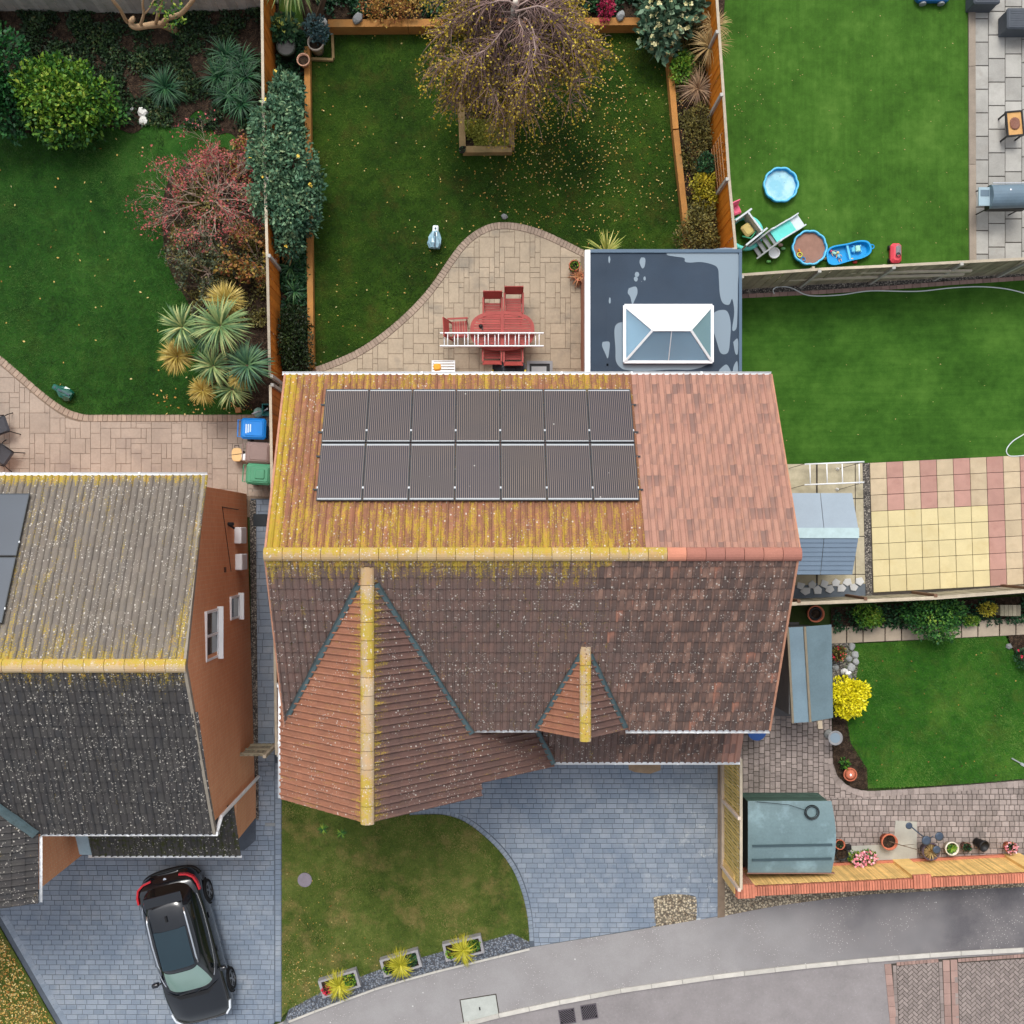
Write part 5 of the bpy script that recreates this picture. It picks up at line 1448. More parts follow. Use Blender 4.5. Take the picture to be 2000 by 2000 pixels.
def unit(v): return v / np.maximum(1e-9, np.linalg.norm(v, axis=1))[:, None]

def lump_points(lumps, n, shell=.45):
    """points in a union of ellipsoids (cx,cy,cz,rx,ry,rz), gathered towards the surface, upper side favoured"""
    L_ = np.array(lumps, float); vol = (L_[:, 3] * L_[:, 4]); pr = vol / vol.sum()
    k = rng.choice(len(L_), n, p=pr); q = L_[k]
    d = rng.normal(size=(n, 3)); d = unit(d); d[:, 2] = np.where(rng.random(n) < .78, np.abs(d[:, 2]), d[:, 2])
    r = 1 - shell * rng.random(n) ** 1.6
    # dents so that the outline and the shading break up
    dent = np.array([mnoise.noise(Vector((a * 2.3 + b * 7, c * 2.3, e * 2.3))) for a, b, c, e in zip(d[:, 0], k, d[:, 1], d[:, 2])])
    r = r * (1 + .28 * dent)
    P = q[:, :3] + d * q[:, 3:6] * r[:, None]
    return P, d

def shrub(name, label, cat, px, py, lumps, n, leaf, m, group=None, stems=5, hang=.0, asp=.55, tone0=.15, stem_m=None, z0=.05, extra=None):
    o = thing(name, label, cat, (*W(px, py, .55 * max(l[2] + l[5] for l in lumps))[:2], z0), 0, group)
    P, d = lump_points(lumps, n)
    P[:, 2] = np.maximum(P[:, 2], .03)
    zmax = max(l[2] + l[5] for l in lumps)
    D = unit(d * .6 + rng.normal(size=d.shape) * .6 + np.array([0, 0, .15 - hang]))
    cl = np.array([mnoise.noise(Vector((a * 2.6, b * 2.6, c * 2.6 + px))) for a, b, c in P])
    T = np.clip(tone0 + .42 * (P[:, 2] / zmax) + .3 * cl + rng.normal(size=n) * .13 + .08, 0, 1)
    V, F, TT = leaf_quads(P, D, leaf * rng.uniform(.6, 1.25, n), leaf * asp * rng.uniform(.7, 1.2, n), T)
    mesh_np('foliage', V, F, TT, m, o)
    sm = stem_m or m_bark
    for k in range(stems):
        l = lumps[k % len(lumps)]; a = random.uniform(0, 6.28)
        mb = MB(); mb.tube([(random.uniform(-.06, .06), random.uniform(-.06, .06), -.05), (l[0] * .5 + .05 * math.cos(a), l[1] * .5 + .05 * math.sin(a), l[2] * .5), (l[0] + .2 * l[3] * math.cos(a), l[1] + .2 * l[4] * math.sin(a), l[2] + l[5] * .5)], [.03, .022, .008], 5); mb.build('stem', sm, o)
    if extra:
        for (nm, mm, cnt, sz, up_) in extra:   # blossoms or berries sprinkled on the crown
            Q, dd = lump_points(lumps, cnt, .06); Q = Q[Q[:, 2] > zmax * .35]; dd = dd[:len(Q)]
            Vs = []; Fs = []; Ts = []; b = 0
            for q in Q:
                for j in range(5):
                    a = j * 1.257 + random.random(); dv = np.array([[math.cos(a), math.sin(a), .25]]); v, f, tt = leaf_quads(q[None] + [[0, 0, .03]], unit(dv), [sz * .6], [sz * .5], np.array([random.random()])); Vs.append(v); Fs.append(f + b); Ts.append(tt); b += 4
            if Vs: mesh_np(nm, np.concatenate(Vs), np.concatenate(Fs), np.concatenate(Ts), mm, o, kind='stuff')
    return o

def blades(c, n, ln, wd, rise=.9, droop=1.0, tone=(.2, .9), seg=4, spread=1.0, hollow=0.0, tb=None):
    """sword leaves fanning from c; rise 1 = upright"""
    V = []; F = []; T = []
    for i in range(n):
        a = random.uniform(0, 6.283); el = math.asin(max(-.35, min(.98, random.uniform(-.25 if droop > 1.2 else .05, rise)))) ; l = ln * random.uniform(.7, 1.1)
        h = Vector((math.cos(a), math.sin(a), 0)); s = Vector((-math.sin(a), math.cos(a), 0)); p = Vector(c) + h * hollow; d = el; b = len(V)
        t0 = tone[0] + (tone[1] - tone[0]) * random.random() if tb is None else tb(el, random.random())
        for k in range(seg + 1):
            f = k / seg; wv = wd * (1 - f ** 2.2) * (.65 + .35 * min(1, f * 4))
            V += [tuple(p + s * wv / 2), tuple(p - s * wv / 2)]; T += [t0, t0]
            p = p + (h * math.cos(d) * spread + Vector((0, 0, math.sin(d)))) * (l / seg); d -= droop * .28 * (1 + f)
        for k in range(seg): F.append((b + 2 * k, b + 2 * k + 1, b + 2 * k + 3, b + 2 * k + 2))
    return V, F, T

def sword_plant(name, label, cat, px, py, heads, m, group=None, trunk_m=None, z0=.05):
    """heads: (dx,dy,z,n,len,width,rise,droop,material or None)"""
    o = thing(name, label, cat, (*W(px, py)[:2], z0), 0, group)
    for (dx, dy, z, n, ln, wd, rise, droop, mm) in heads:
        V, F, T = blades((dx, dy, z), n, ln, wd, rise, droop)
        V = [(a, b, max(c, .02)) for a, b, c in V]
        mesh_np('leaf_crown', V, F, T, mm or m, o)
        if z > .25 and trunk_m:
            mb = MB(); mb.tube([(dx * .3, dy * .3, -.05), (dx * .7, dy * .7, z * .5), (dx, dy, z + .05)], [.09, .075, .06], 8); mb.build('trunk', trunk_m, o)
    return o

def grow(mb, p, d, ln, r, depth, spread, up, twist=.35, segs=4, ends=None, kids=(2, 4), tone=.5, n=4, shrink=.68):
    """recursive branch; collects twig points in ends"""
    pts = [Vector(p)]; rr = [r]; d = Vector(d).normalized()
    for k in range(segs):
        d = (d + Vector((random.gauss(0, twist), random.gauss(0, twist), random.gauss(0, twist) + up)) * .35).normalized()
        pts.append(pts[-1] + d * (ln / segs)); rr.append(r * (1 - .55 * (k + 1) / segs))
    mb.tube(pts, rr, n if depth > 0 else 3, tone * random.uniform(.6, 1.4), cap=False)
    if ends is not None and depth <= 1: ends += [(q, d.copy()) for q in pts[1:]]
    if depth <= 0: return
    for k in range(random.randint(*kids)):
        t = random.uniform(.35, 1.0); i = min(segs - 1, int(t * segs)); q = pts[i].lerp(pts[i + 1], t * segs - i)
        a = Vector((random.gauss(0, 1), random.gauss(0, 1), random.gauss(0, .7))); a = (a - d * a.dot(d)).normalized()
        grow(mb, q, d + a * spread, ln * shrink * random.uniform(.75, 1.15), rr[i] * .6, depth - 1, spread, up, twist, segs, ends, kids, tone, n, shrink)

m_bark = mat('brown_bark', L(96, 78, 62), .9, .2, 5, .3, .4, 40)
m_pale_bark = mat('pale_bark', L(168, 140, 108), .85, .16, 5, .25, .3, 40)
m_birch_bark = mat('birch_bark', L(206, 196, 182), .8, .2, 6, .2, .3, 40)
m_twig_purple = mat('birch_twig', L(128, 104, 98), .85, .15, 5, .45, 0)
m_twig_grey = mat('bare_twig', L(186, 164, 148), .85, .15, 5, .4, 0)
lm_bright = leafmat('leaf_bright_green', [(0, (18, 50, 26)), (.35, (44, 94, 34)), (.7, (98, 136, 36)), (1, (166, 176, 70))])
lm_dark = leafmat('leaf_dark_green', [(0, (10, 26, 18)), (.4, (24, 58, 36)), (.75, (48, 92, 54)), (1, (84, 118, 66))])
lm_teal = leafmat('leaf_blue_green', [(0, (22, 44, 36)), (.35, (56, 94, 72)), (.7, (98, 132, 98)), (1, (150, 164, 120))])
lm_olive = leafmat('leaf_olive', [(0, (40, 38, 20)), (.4, (78, 76, 38)), (.75, (120, 112, 56)), (1, (158, 142, 74))])
lm_autumn = leafmat('leaf_autumn', [(0, (70, 44, 30)), (.35, (140, 84, 50)), (.65, (168, 132, 62)), (1, (128, 130, 60))])
lm_red = leafmat('leaf_red', [(0, (112, 48, 50)), (.5, (168, 76, 78)), (1, (196, 112, 104))])
lm_birch = leafmat('leaf_birch_yellow', [(0, (96, 82, 20)), (.4, (150, 128, 32)), (.75, (182, 158, 44)), (1, (204, 184, 84))])
lm_yellow = leafmat('leaf_golden', [(0, (150, 150, 10)), (.3, (206, 198, 20)), (.7, (236, 224, 34)), (1, (248, 240, 90))])
lm_cord = leafmat('leaf_cordyline', [(0, (44, 74, 50)), (.35, (84, 116, 72)), (.7, (130, 150, 92)), (1, (190, 186, 124))])
lm_cord_dk = leafmat('leaf_cordyline_core', [(0, (26, 58, 46)), (.5, (60, 98, 70)), (1, (104, 134, 88))])
lm_seed = leafmat('seed_head', [(0, (128, 106, 40)), (.5, (172, 148, 66)), (1, (206, 186, 112))])
lm_aga = leafmat('leaf_strap', [(0, (12, 38, 26)), (.5, (30, 74, 46)), (1, (66, 108, 66))])
lm_grass = leafmat('leaf_gold_grass', [(0, (116, 118, 24)), (.5, (168, 162, 36)), (1, (206, 196, 72))])
lm_straw = leafmat('leaf_straw', [(0, (122, 98, 62)), (.5, (164, 136, 88)), (1, (196, 172, 118))])
lm_fallen = leafmat('fallen_leaf', [(0, (120, 68, 34)), (.3, (172, 116, 52)), (.65, (206, 172, 92)), (1, (222, 206, 148))])
lm_cream = leafmat('cream_flower', [(0, (186, 178, 118)), (1, (236, 228, 178))])
lm_pink = leafmat('pink_flower', [(0, (222, 120, 140)), (1, (246, 196, 200))])
lm_redfl = leafmat('red_flower', [(0, (180, 30, 60)), (1, (226, 70, 90))])
lm_yelfl = leafmat('yellow_flower', [(0, (216, 170, 40)), (1, (248, 226, 110))])
lm_moss = leafmat('leaf_ground', [(0, (14, 26, 16)), (.45, (30, 54, 30)), (.8, (58, 82, 42)), (1, (96, 92, 54))])

def px_r(r): return r / S

# -- left garden
shrub('evergreen_shrub', 'round glossy green shrub with yellow green tips near the white stones', 'shrub', 122, 205, [(0, 0, .75, 1.25, 1.05, .95), (-.55, .35, .95, .9, .8, .75), (.75, .1, .7, .8, .75, .7), (.1, -.45, .55, 1.0, .7, .55), (.55, .95, .8, .3, .3, .4), (1.35, -.15, .5, .4, .35, .4), (-.1, 1.0, .9, .5, .4, .5)], 6500, .15, lm_bright, stems=6)
shrub('evergreen_shrub', 'tall dark evergreen shrub beside the round glossy shrub', 'shrub', 12, 175, [(-.2, .6, 1.1, .75, 1.2, 1.1), (0, -.35, .8, .65, .9, .8), (-.8, .2, 1.3, .8, 1.2, 1.1)], 5200, .15, leafmat('leaf_deep_green', [(0, (8, 32, 18)), (.4, (22, 70, 34)), (.75, (48, 106, 44)), (1, (96, 136, 60))]), stems=4)
sword_plant('strap_leaf_clump', 'dark strappy clump beside the white stones', 'plant', 328, 178, [(0, 0, .12, 170, .8, .035, .95, 1.0, None), (.1, -.1, .1, 60, .7, .03, .9, 1.2, None)], lm_aga)
sword_plant('strap_leaf_clump', 'wide mass of dark strappy leaves against the orange fence', 'plant', 452, 165, [(a, b, .15, 90, .75, .035, .95, 1.1, None) for a, b in ((0, .3), (.35, .5), (-.35, .1), (.3, -.1), (0, -.45), (.35, -.7), (-.1, .75), (.5, .1))], lm_aga)
# ivy and low cover in the shady bed
def cover(name, label, polys, n, leaf, m, zt=.22, z0=.06):
    V = []; T = []; cnt = 0
    poly = WL(polys); xs = [p[0] for p in poly]; ys = [p[1] for p in poly]
    X = rng.uniform(min(xs), max(xs), n * 2); Y = rng.uniform(min(ys), max(ys), n * 2); k = inside_np(X, Y, poly); X, Y = X[k], Y[k]
    nz = np.array([mnoise.noise(Vector((a * 1.4, b * 1.4, 3))) for a, b in zip(X, Y)])
    keep = nz > -.25 + rng.random(len(X)) * .3; X, Y, nz = X[keep], Y[keep], nz[keep]
    Z = z0 + zt * np.clip(nz + .35, 0, 1) * rng.random(len(X)); D = unit(np.stack([rng.normal(size=len(X)), rng.normal(size=len(X)), rng.uniform(.1, .9, len(X))], 1))
    V, F, TT = leaf_quads(np.stack([X, Y, Z], 1), D, leaf * rng.uniform(.6, 1.3, len(X)), leaf * .6, np.clip(.45 + .45 * nz + rng.normal(size=len(X)) * .17, 0, 1))
    o = mesh_np(name, V, F, TT, m, kind='stuff'); tag(o, label, 'ground cover'); return o
cover('ground_cover', 'dark low ivy and weeds in the shady bed under the twisted tree', [(-10, 20), (510, 20), (510, 260), (300, 250), (210, 240), (0, 260)], 15000, .1, lm_moss)
cover('ground_cover', 'brownish undergrowth beneath the red berried shrub', [(345, 330), (520, 290), (530, 640), (400, 640), (335, 500)], 9000, .08, lm_olive, .35)
cover('ground_cover', 'low foliage in the narrow bed between the orange fence and sleepers', [(545, 40), (602, 60), (606, 720), (545, 720)], 5200, .12, lm_dark, .3, .14)
cover('ground_cover', 'low mixed foliage in the bed below the amber fence', [(1302, 60), (1345, 490), (1412, 490), (1385, 20), (1310, 0)], 6500, .09, lm_olive, .3, .14)
cover('ground_cover', 'low foliage in the sleeper bed behind the birch', [(600, -10), (1300, -10), (1290, 40), (650, 40)], 5200, .12, lm_dark, .4, .18)
cover('ground_cover', 'green foliage along the shrub bed under the low grey fence', [(1625, 1190), (2010, 1165), (2010, 1215), (1625, 1232)], 2600, .09, lm_dark, .2, .07)
cover('heather_mat', 'yellow green heather filling the raised sleeper bed', [(908, 245), (993, 238), (994, 292), (912, 292)], 4200, .055, leafmat('leaf_heather', [(0, (76, 84, 26)), (.5, (138, 142, 52)), (1, (190, 186, 88))]), .35, .22)
cover('heather_mat', 'dark low twigs in the raised sleeper bed', [(906, 180), (992, 180), (993, 246), (908, 250)], 1500, .06, lm_olive, .15, .2)
# red berried bare shrub
def twig_shrub(name, label, px, py, n, ln, r0, mtw, mleaf, nleaf, leafs, spread=.7, up=.25, elev=(.2, 1.0), lean=(0, 0), depth=3, kids=(3, 4), shape=None, cat='shrub', twigtone=.5):
    o = thing(name, label, cat, (*W(px, py, .7)[:2], .05))
    ends = []; mb = MB()
    for i in range(n):
        a = 6.283 * i / n + random.uniform(-.3, .3); e = random.uniform(*elev)
        grow(mb, (0.05 * math.cos(a), .05 * math.sin(a), 0), (math.cos(a) + lean[0], math.sin(a) + lean[1], e), ln * random.uniform(.75, 1.15), r0, depth, spread, up, .35, 4, ends, kids, twigtone)
    mb.v = [(a, b, max(c, .02)) for a, b, c in mb.v]
    mb.build('branches', mtw, o, kind='stuff')
    for mleaf_, nl, ls in ([(mleaf, nleaf, leafs)] if not isinstance(mleaf, list) else mleaf):
        idx = rng.integers(0, len(ends), nl); P = np.array([ends[i][0] for i in idx]) + rng.normal(size=(nl, 3)) * .04; P[:, 2] = np.maximum(P[:, 2], .03)
        cl = np.array([mnoise.noise(Vector((a * 2, b * 2, c * 2 + px))) for a, b, c in P])
        D = unit(rng.normal(size=(nl, 3)) + np.array([0, 0, .4]))
        V, F, T = leaf_quads(P, D, ls * rng.uniform(.6, 1.2, nl), ls * .6, np.clip(.5 + .4 * cl + rng.normal(size=nl) * .2, 0, 1)); mesh_np('foliage', V, F, T, mleaf_, o)
    return o
twig_shrub('berry_shrub', 'bare twiggy shrub with red berries and leaves over the lawn beside the spiky palms', 405, 375, 18, 1.15, .022, m_twig_grey, [(lm_red, 2600, .08), (lm_autumn, 250, .07)], 0, 0, .75, .1, (.2, 1.1), (-.15, 0), 4, (3, 4))
twig_shrub('twiggy_shrub', 'brown and grey green twiggy shrub above the spiky palms', 395, 520, 10, .75, .02, m_twig_grey, [(lm_olive, 1500, .08), (leafmat('leaf_grey_green', [(0, (30, 38, 28)), (.5, (70, 84, 62)), (1, (110, 118, 88))]), 2600, .09)], 0, 0, .75, .1, (.2, 1.0), (-.1, .05), 3, (3, 4))
twig_shrub('autumn_climber', 'autumn tinted climber against the orange fence above the spiky palms', 497, 500, 8, .75, .018, m_twig_grey, [(lm_autumn, 1100, .12), (lm_olive, 500, .11)], 0, 0, .8, .1, (.4, 1.4), (-.1, 0), 2, (3, 4))
twig_shrub('autumn_climber', 'pink and orange leaved shrub beside the blue green rose bush', 478, 300, 8, .6, .016, m_twig_grey, [(lm_autumn, 700, .1), (lm_red, 500, .09), (lm_olive, 700, .09)], 0, 0, .8, .1, (.3, 1.2), (-.1, 0), 2, (3, 4))
# blue-green rose mass spilling over the fence
shrub('rose_bush', 'large blue green leafy bush with yellow roses over the orange fence', 'shrub', 560, 335, [(0, 0, 1.3, .85, .95, .85), (-.25, 1.2, 1.2, .75, .85, .8), (.1, -1.1, 1.2, .75, .9, .8), (-.05, 2.1, 1.0, .55, .7, .7), (.55, -.3, .9, .55, .6, .6), (.45, -1.25, .9, .5, .55, .6), (-.55, .3, 1.4, .5, .7, .6), (-.5, -.8, 1.3, .5, .6, .6), (.05, -1.9, .9, .45, .5, .5)], 10500, .135, lm_teal, stems=9, extra=[('rose_flower', lm_yelfl, 22, .1, 1)])
# cabbage palms: several heads of sword leaves, some with old straw-coloured flower heads
def wrel(px, py, z, bx, by):
    a = W(px, py, z); b = W(bx, by); return (a[0] - b[0], a[1] - b[1])
CPX, CPY = 440, 700
hd = []
for (px, py, z, n, ln, wd, ri, dr, mm) in ((432, 637, 2.5, 170, .95, .055, .95, 1.0, None), (358, 640, 2.2, 130, .8, .05, .95, 1.0, None), (418, 715, 1.9, 120, .75, .05, .95, 1.1, None), (485, 715, 2.0, 170, .85, .05, .9, 1.1, lm_cord_dk), (400, 665, 1.7, 70, .6, .045, .9, 1.1, lm_cord_dk), (455, 762, 1.5, 90, .7, .045, .9, 1.2, None)):
    dx, dy = wrel(px, py, z, CPX, CPY); hd.append((dx, dy, z, n, ln, wd, ri, dr, mm))
for (px, py, z, n, ln) in ((440, 588, 2.35, 340, .62), (345, 695, 1.7, 300, .6), (468, 735, 2.0, 220, .42), (395, 762, 1.5, 240, .5)):
    dx, dy = wrel(px, py, z, CPX, CPY); hd.append((dx, dy, z - .15, n, ln, .03, .95, .7, lm_seed))
sword_plant('cabbage_palm', 'clump of spiky cabbage palms with straw coloured flower heads by the patio', 'palm', CPX, CPY, hd, lm_cord, None, m_bark)
# twisted pale tree
tt = thing('twisted_tree', 'pale twisted bare tree leaning over the pale grey fence', 'tree', (*W(345, 62)[:2], .05))
b0 = W(345, 62)
def rel(px, py, z): a = W(px, py, z); return (a[0] - b0[0], a[1] - b0[1], z)
for pts, rr in (([(345, 62, .0), (318, 50, .9), (290, 52, 1.3), (266, 55, 1.5), (256, 47, 1.6), (262, 37, 1.75), (250, 45, 1.6), (236, 20, 2.4), (220, 0, 2.9), (205, -30, 3.2)], [.11, .1, .09, .085, .075, .06, .05, .045, .04, .02]), ([(318, 50, .9), (328, 38, 1.3), (352, 30, 1.9), (370, 12, 2.3), (382, -6, 2.7), (392, -40, 3.0)], [.085, .075, .065, .06, .05, .03]), ([(305, 49, 1.15), (311, 25, 1.9), (318, 5, 2.4), (316, -30, 3.0)], [.05, .045, .035, .02]), ([(275, 53, 1.4), (282, 30, 2.0), (280, 10, 2.4), (284, -20, 3.0)], [.045, .035, .03, .02]), ([(282, 30, 2.0), (292, 20, 2.3), (302, 2, 2.7)], [.025, .02, .012])):
    q = [rel(*p) for p in pts]; q = [(*p[:2], p[2]) for p in q]; mb = MB(); mb.tube(spline(q, 3), [rr[min(len(rr) - 1, i // 3)] for i in range((len(q) - 1) * 3 + 1)], 7); mb.build('trunk' if pts[0][2] < .1 else 'branch', m_pale_bark, tt, True)
P, d = lump_points([(rel(320, 0, 2.6)[0], rel(320, 0, 2.6)[1], 2.4, .45, .35, .3), (rel(335, 30, 2)[0], rel(335, 30, 2)[1], 1.6, .3, .3, .3)], 240); V, F, T = leaf_quads(P, unit(d + rng.normal(size=d.shape)), .11, .06, rng.random(240)); mesh_np('crown', V, F, T, lm_bright, tt)

# -- main garden
sword_plant('palm', 'palm with long pale green fan blades above the sleeper corner', 'palm', 600, 55, [(0, .55, 1.9, 150, 1.25, .07, .8, 1.0, leafmat('leaf_palm', [(0, (50, 82, 40)), (.4, (96, 124, 66)), (.75, (148, 160, 96)), (1, (190, 180, 130))])), (.95, .75, 1.6, 110, .7, .04, .8, 1.2, leafmat('leaf_silver', [(0, (84, 96, 70)), (.5, (136, 144, 108)), (1, (186, 188, 152))]))], lm_cord, None, m_bark)
shrub('flowering_shrub', 'small shrub with a pale yellow green flower head under the palm', 'shrub', 560, 62, [(0, 0, .5, .35, .35, .4), (-.2, .1, .4, .3, .3, .3)], 260, .26, leafmat('leaf_broad', [(0, (20, 48, 34)), (.5, (50, 88, 58)), (1, (92, 124, 82))]), extra=[('blossom', leafmat('lime_flower', [(0, (150, 158, 60)), (1, (206, 206, 110))]), 45, .12, 1)])
shrub('flowering_shrub', 'broad leaved shrub with cream flower clusters at the corner of the amber fence', 'shrub', 1305, 60, [(0, .35, .9, .8, .7, .6), (-.35, -.05, .8, .55, .5, .5), (.35, .75, 1.0, .6, .6, .55), (-.3, .9, .9, .6, .5, .5), (-.05, -.4, .6, .4, .35, .4)], 1300, .26, leafmat('leaf_fatsia', [(0, (22, 46, 36)), (.45, (66, 98, 76)), (.8, (110, 138, 108)), (1, (150, 166, 132))]), extra=[('blossom', lm_cream, 150, .13, 1)])
shrub('border_shrub', 'orange and pink leaved shrub beside the sleepers behind the lawn', 'shrub', 760, 28, [(0, .1, .45, .55, .4, .4), (.5, .2, .5, .45, .4, .4), (-.5, .2, .4, .4, .35, .35)], 1500, .09, lm_autumn)
shrub('border_shrub', 'deep pink leaved shrub between the birch and the cream flowered shrub', 'shrub', 1182, 30, [(0, .1, .4, .22, .4, .35)], 420, .09, leafmat('leaf_magenta', [(0, (84, 14, 40)), (.5, (150, 24, 66)), (1, (196, 50, 90))]))
shrub('border_shrub', 'grey blue leafed shrub in the pale pot near the palm', 'shrub', 618, 62, [(0, 0, .62, .32, .36, .3), (.12, -.12, .5, .25, .25, .25)], 620, .1, leafmat('leaf_bluegrey', [(0, (28, 48, 52)), (.5, (64, 92, 94)), (1, (106, 132, 130))]), z0=.1)
# weeping birch
bt = thing('weeping_birch', 'weeping birch with purple twigs and sparse yellow autumn leaves', 'tree', (.25, 12.7, .2))
mb = MB(); mb.tube([(0, 0, -.2), (.05, .1, 1.2), (.2, .3, 2.6), (.45, .6, 3.6), (.55, .75, 4.3)], [.17, .14, .12, .09, .06], 10); mb.build('trunk', m_birch_bark, bt, True)
ends = []; limb = MB(); tw = MB()
cx0, cy0 = .6, .6
for i in range(40):
    a = 6.283 * i / 40 + random.uniform(-.15, .15); top = Vector((.6 + random.uniform(-.12, .12), .6 + random.uniform(-.1, .1), random.uniform(2.9, 4.2)))
    rad = random.uniform(.9, 2.25); pts = []
    for k in range(8):
        f = k / 7; rr = rad * (1 - (1 - f) ** 1.6); z = top.z + .55 * math.sin(f * 2.2) - 1.5 * f ** 2.4
        pts.append(Vector((top.x + rr * math.cos(a + .25 * math.sin(f * 5 + i)), top.y + rr * math.sin(a + .25 * math.sin(f * 5 + i)), z)))
    limb.tube(pts, [.026 * (1 - .8 * k / 7) for k in range(8)], 5, random.uniform(.3, .9), cap=False)
    for j in range(120):
        f = random.uniform(.12, 1.0); k = min(6, int(f * 7)); p = pts[k].lerp(pts[k + 1], f * 7 - k)
        aa = a + random.gauss(0, .9); d = Vector((math.cos(aa), math.sin(aa), random.uniform(-.1, .5))); q = [p]; l = random.uniform(.35, 1.15)
        for s_ in range(5):
            d = (d + Vector((random.gauss(0, .16), random.gauss(0, .16), -.34))).normalized(); np_ = q[-1] + d * (l / 5)
            if np_.z < 1.5: break
            q.append(np_)
        if len(q) > 2:
            tw.tube(q, [.011 - .0012 * s_ for s_ in range(len(q))], 3, random.random(), cap=False); ends += [(e, d.copy(), math.hypot(e.x - cx0, e.y - cy0)) for e in q[1:]]
limb.build('limbs', mat('birch_limb', L(150, 130, 122), .85, .2, 5, .35, 0), bt, True, kind='stuff'); tw.build('twigs', m_twig_purple, bt, kind='stuff')
E = np.array([list(e[0]) for e in ends]); ER = np.array([e[2] for e in ends]); wt = np.clip((ER - .3) / 1.6, .12, 1) ** 1.5; wt /= wt.sum()
n = 20000; idx = rng.choice(len(E), n, p=wt); P = E[idx] + rng.normal(size=(n, 3)) * .05; D = unit(rng.normal(size=(n, 3)) + np.array([0, 0, -.3]))
V, F, T = leaf_quads(P, D, .07 * rng.uniform(.7, 1.3, n), .055, np.clip(rng.normal(.5, .25, n), 0, 1)); mesh_np('crown', V, F, T, lm_birch, bt)
# right-hand border
sword_plant('ornamental_grass', 'straw coloured grass arching over the amber fence below the cream flowers', 'grass clump', 1372, 120, [(0, 0, .8, 120, .8, .02, .95, 1.2, None), (.1, .55, .9, 90, .7, .02, .9, 1.2, None)], lm_straw, None, m_bark)
sword_plant('ornamental_grass', 'thin brown grass clump beside the amber fence', 'grass clump', 1358, 185, [(0, 0, .3, 150, .8, .02, .95, 1.1, None)], leafmat('leaf_brown_grass', [(0, (92, 70, 56)), (.5, (140, 112, 88)), (1, (180, 152, 118))]))
shrub('border_shrub', 'fresh green shrub beside the straw coloured grass', 'shrub', 1328, 140, [(0, 0, .4, .3, .4, .35), (.1, .3, .35, .25, .3, .3)], 900, .1, lm_bright)
shrub('border_shrub', 'brown twiggy low shrub between thin brown grass and the trellis', 'shrub', 1360, 270, [(0, 0, .4, .42, .6, .35), (.05, .6, .35, .35, .4, .3)], 1700, .07, lm_olive)
shrub('border_shrub', 'dark green feathery shrub beside the trellis', 'shrub', 1378, 325, [(0, 0, .5, .25, .35, .4)], 700, .08, lm_dark)
shrub('border_shrub', 'yellow leaved shrub below the trellis at the amber fence', 'shrub', 1372, 372, [(0, .1, .5, .38, .35, .35), (.1, -.25, .4, .35, .3, .3)], 1100, .1, leafmat('leaf_yellow_border', [(0, (70, 76, 20)), (.4, (140, 134, 34)), (1, (200, 178, 52))]))
shrub('border_shrub', 'mixed olive shrub against the flat roofed extension', 'shrub', 1362, 450, [(0, 0, .6, .5, .6, .5), (-.35, -.2, .5, .35, .4, .35), (.15, .5, .5, .35, .4, .35)], 2200, .085, lm_olive)
sword_plant('yucca', 'variegated spiky yucca behind the flat roof', 'yucca', 1180, 503, [(0, .02, .35, 60, .75, .05, .9, .5, leafmat('leaf_variegated', [(0, (60, 96, 40)), (.4, (150, 160, 70)), (1, (214, 204, 130))]))], lm_cord)
# lower left bed
sword_plant('fern', 'dark fern in the bed beside the lower orange fence', 'fern', 572, 560, [(0, .5, .2, 60, .55, .04, .9, 1.3, lm_dark), (.1, -.2, .2, 60, .5, .04, .9, 1.3, lm_dark), (.05, .9, .2, 30, .5, .05, .9, .9, lm_straw)], lm_dark)
shrub('border_shrub', 'very dark feathery shrub in the corner by the back gutter', 'shrub', 575, 665, [(0, 0, .6, .5, .75, .5), (.1, -.6, .5, .45, .5, .45), (0, .6, .5, .4, .45, .45)], 3200, .09, leafmat('leaf_blackgreen', [(0, (10, 18, 8)), (.5, (26, 42, 16)), (1, (48, 64, 24))]))
# -- right-hand gardens
shrub('border_shrub', 'bright green shrub at the start of the stepping slabs', 'shrub', 1690, 1200, [(0, 0, .35, .38, .34, .34), (.2, -.1, .3, .3, .28, .28)], 1300, .085, lm_bright)
shrub('border_shrub', 'large glossy shrub spreading over the stepping slabs', 'shrub', 1812, 1208, [(0, 0, .5, .7, .55, .5), (.35, -.25, .45, .5, .45, .45), (-.4, .2, .45, .45, .4, .4), (.7, .2, .4, .4, .4, .4)], 2900, .1, leafmat('leaf_mid_green', [(0, (12, 40, 20)), (.4, (34, 84, 40)), (.75, (76, 124, 46)), (1, (136, 160, 60))]))
shrub('border_shrub', 'small yellow shrub in a blue pot by the stepping slabs', 'shrub', 1925, 1190, [(0, 0, .35, .25, .2, .22)], 500, .06, leafmat('leaf_mustard', [(0, (110, 104, 20)), (1, (196, 182, 60))]))
shrub('border_shrub', 'low cushion plant edging the stepping slabs', 'shrub', 1893, 1212, [(0, 0, .15, .28, .16, .14)], 500, .06, lm_bright)
shrub('golden_shrub', 'vivid golden yellow shrub beside the felt roofed shed', 'shrub', 1655, 1362, [(0, 0, .55, .52, .5, .45), (-.2, .25, .5, .38, .35, .38), (.25, .2, .5, .35, .32, .36), (.02, -.3, .42, .38, .3, .32)], 2600, .11, lm_yellow)
shrub('border_shrub', 'green seedling in the dark bed by the block paving', 'seedling', 1648, 1490, [(0, 0, .1, .1, .14, .1)], 60, .12, lm_bright)
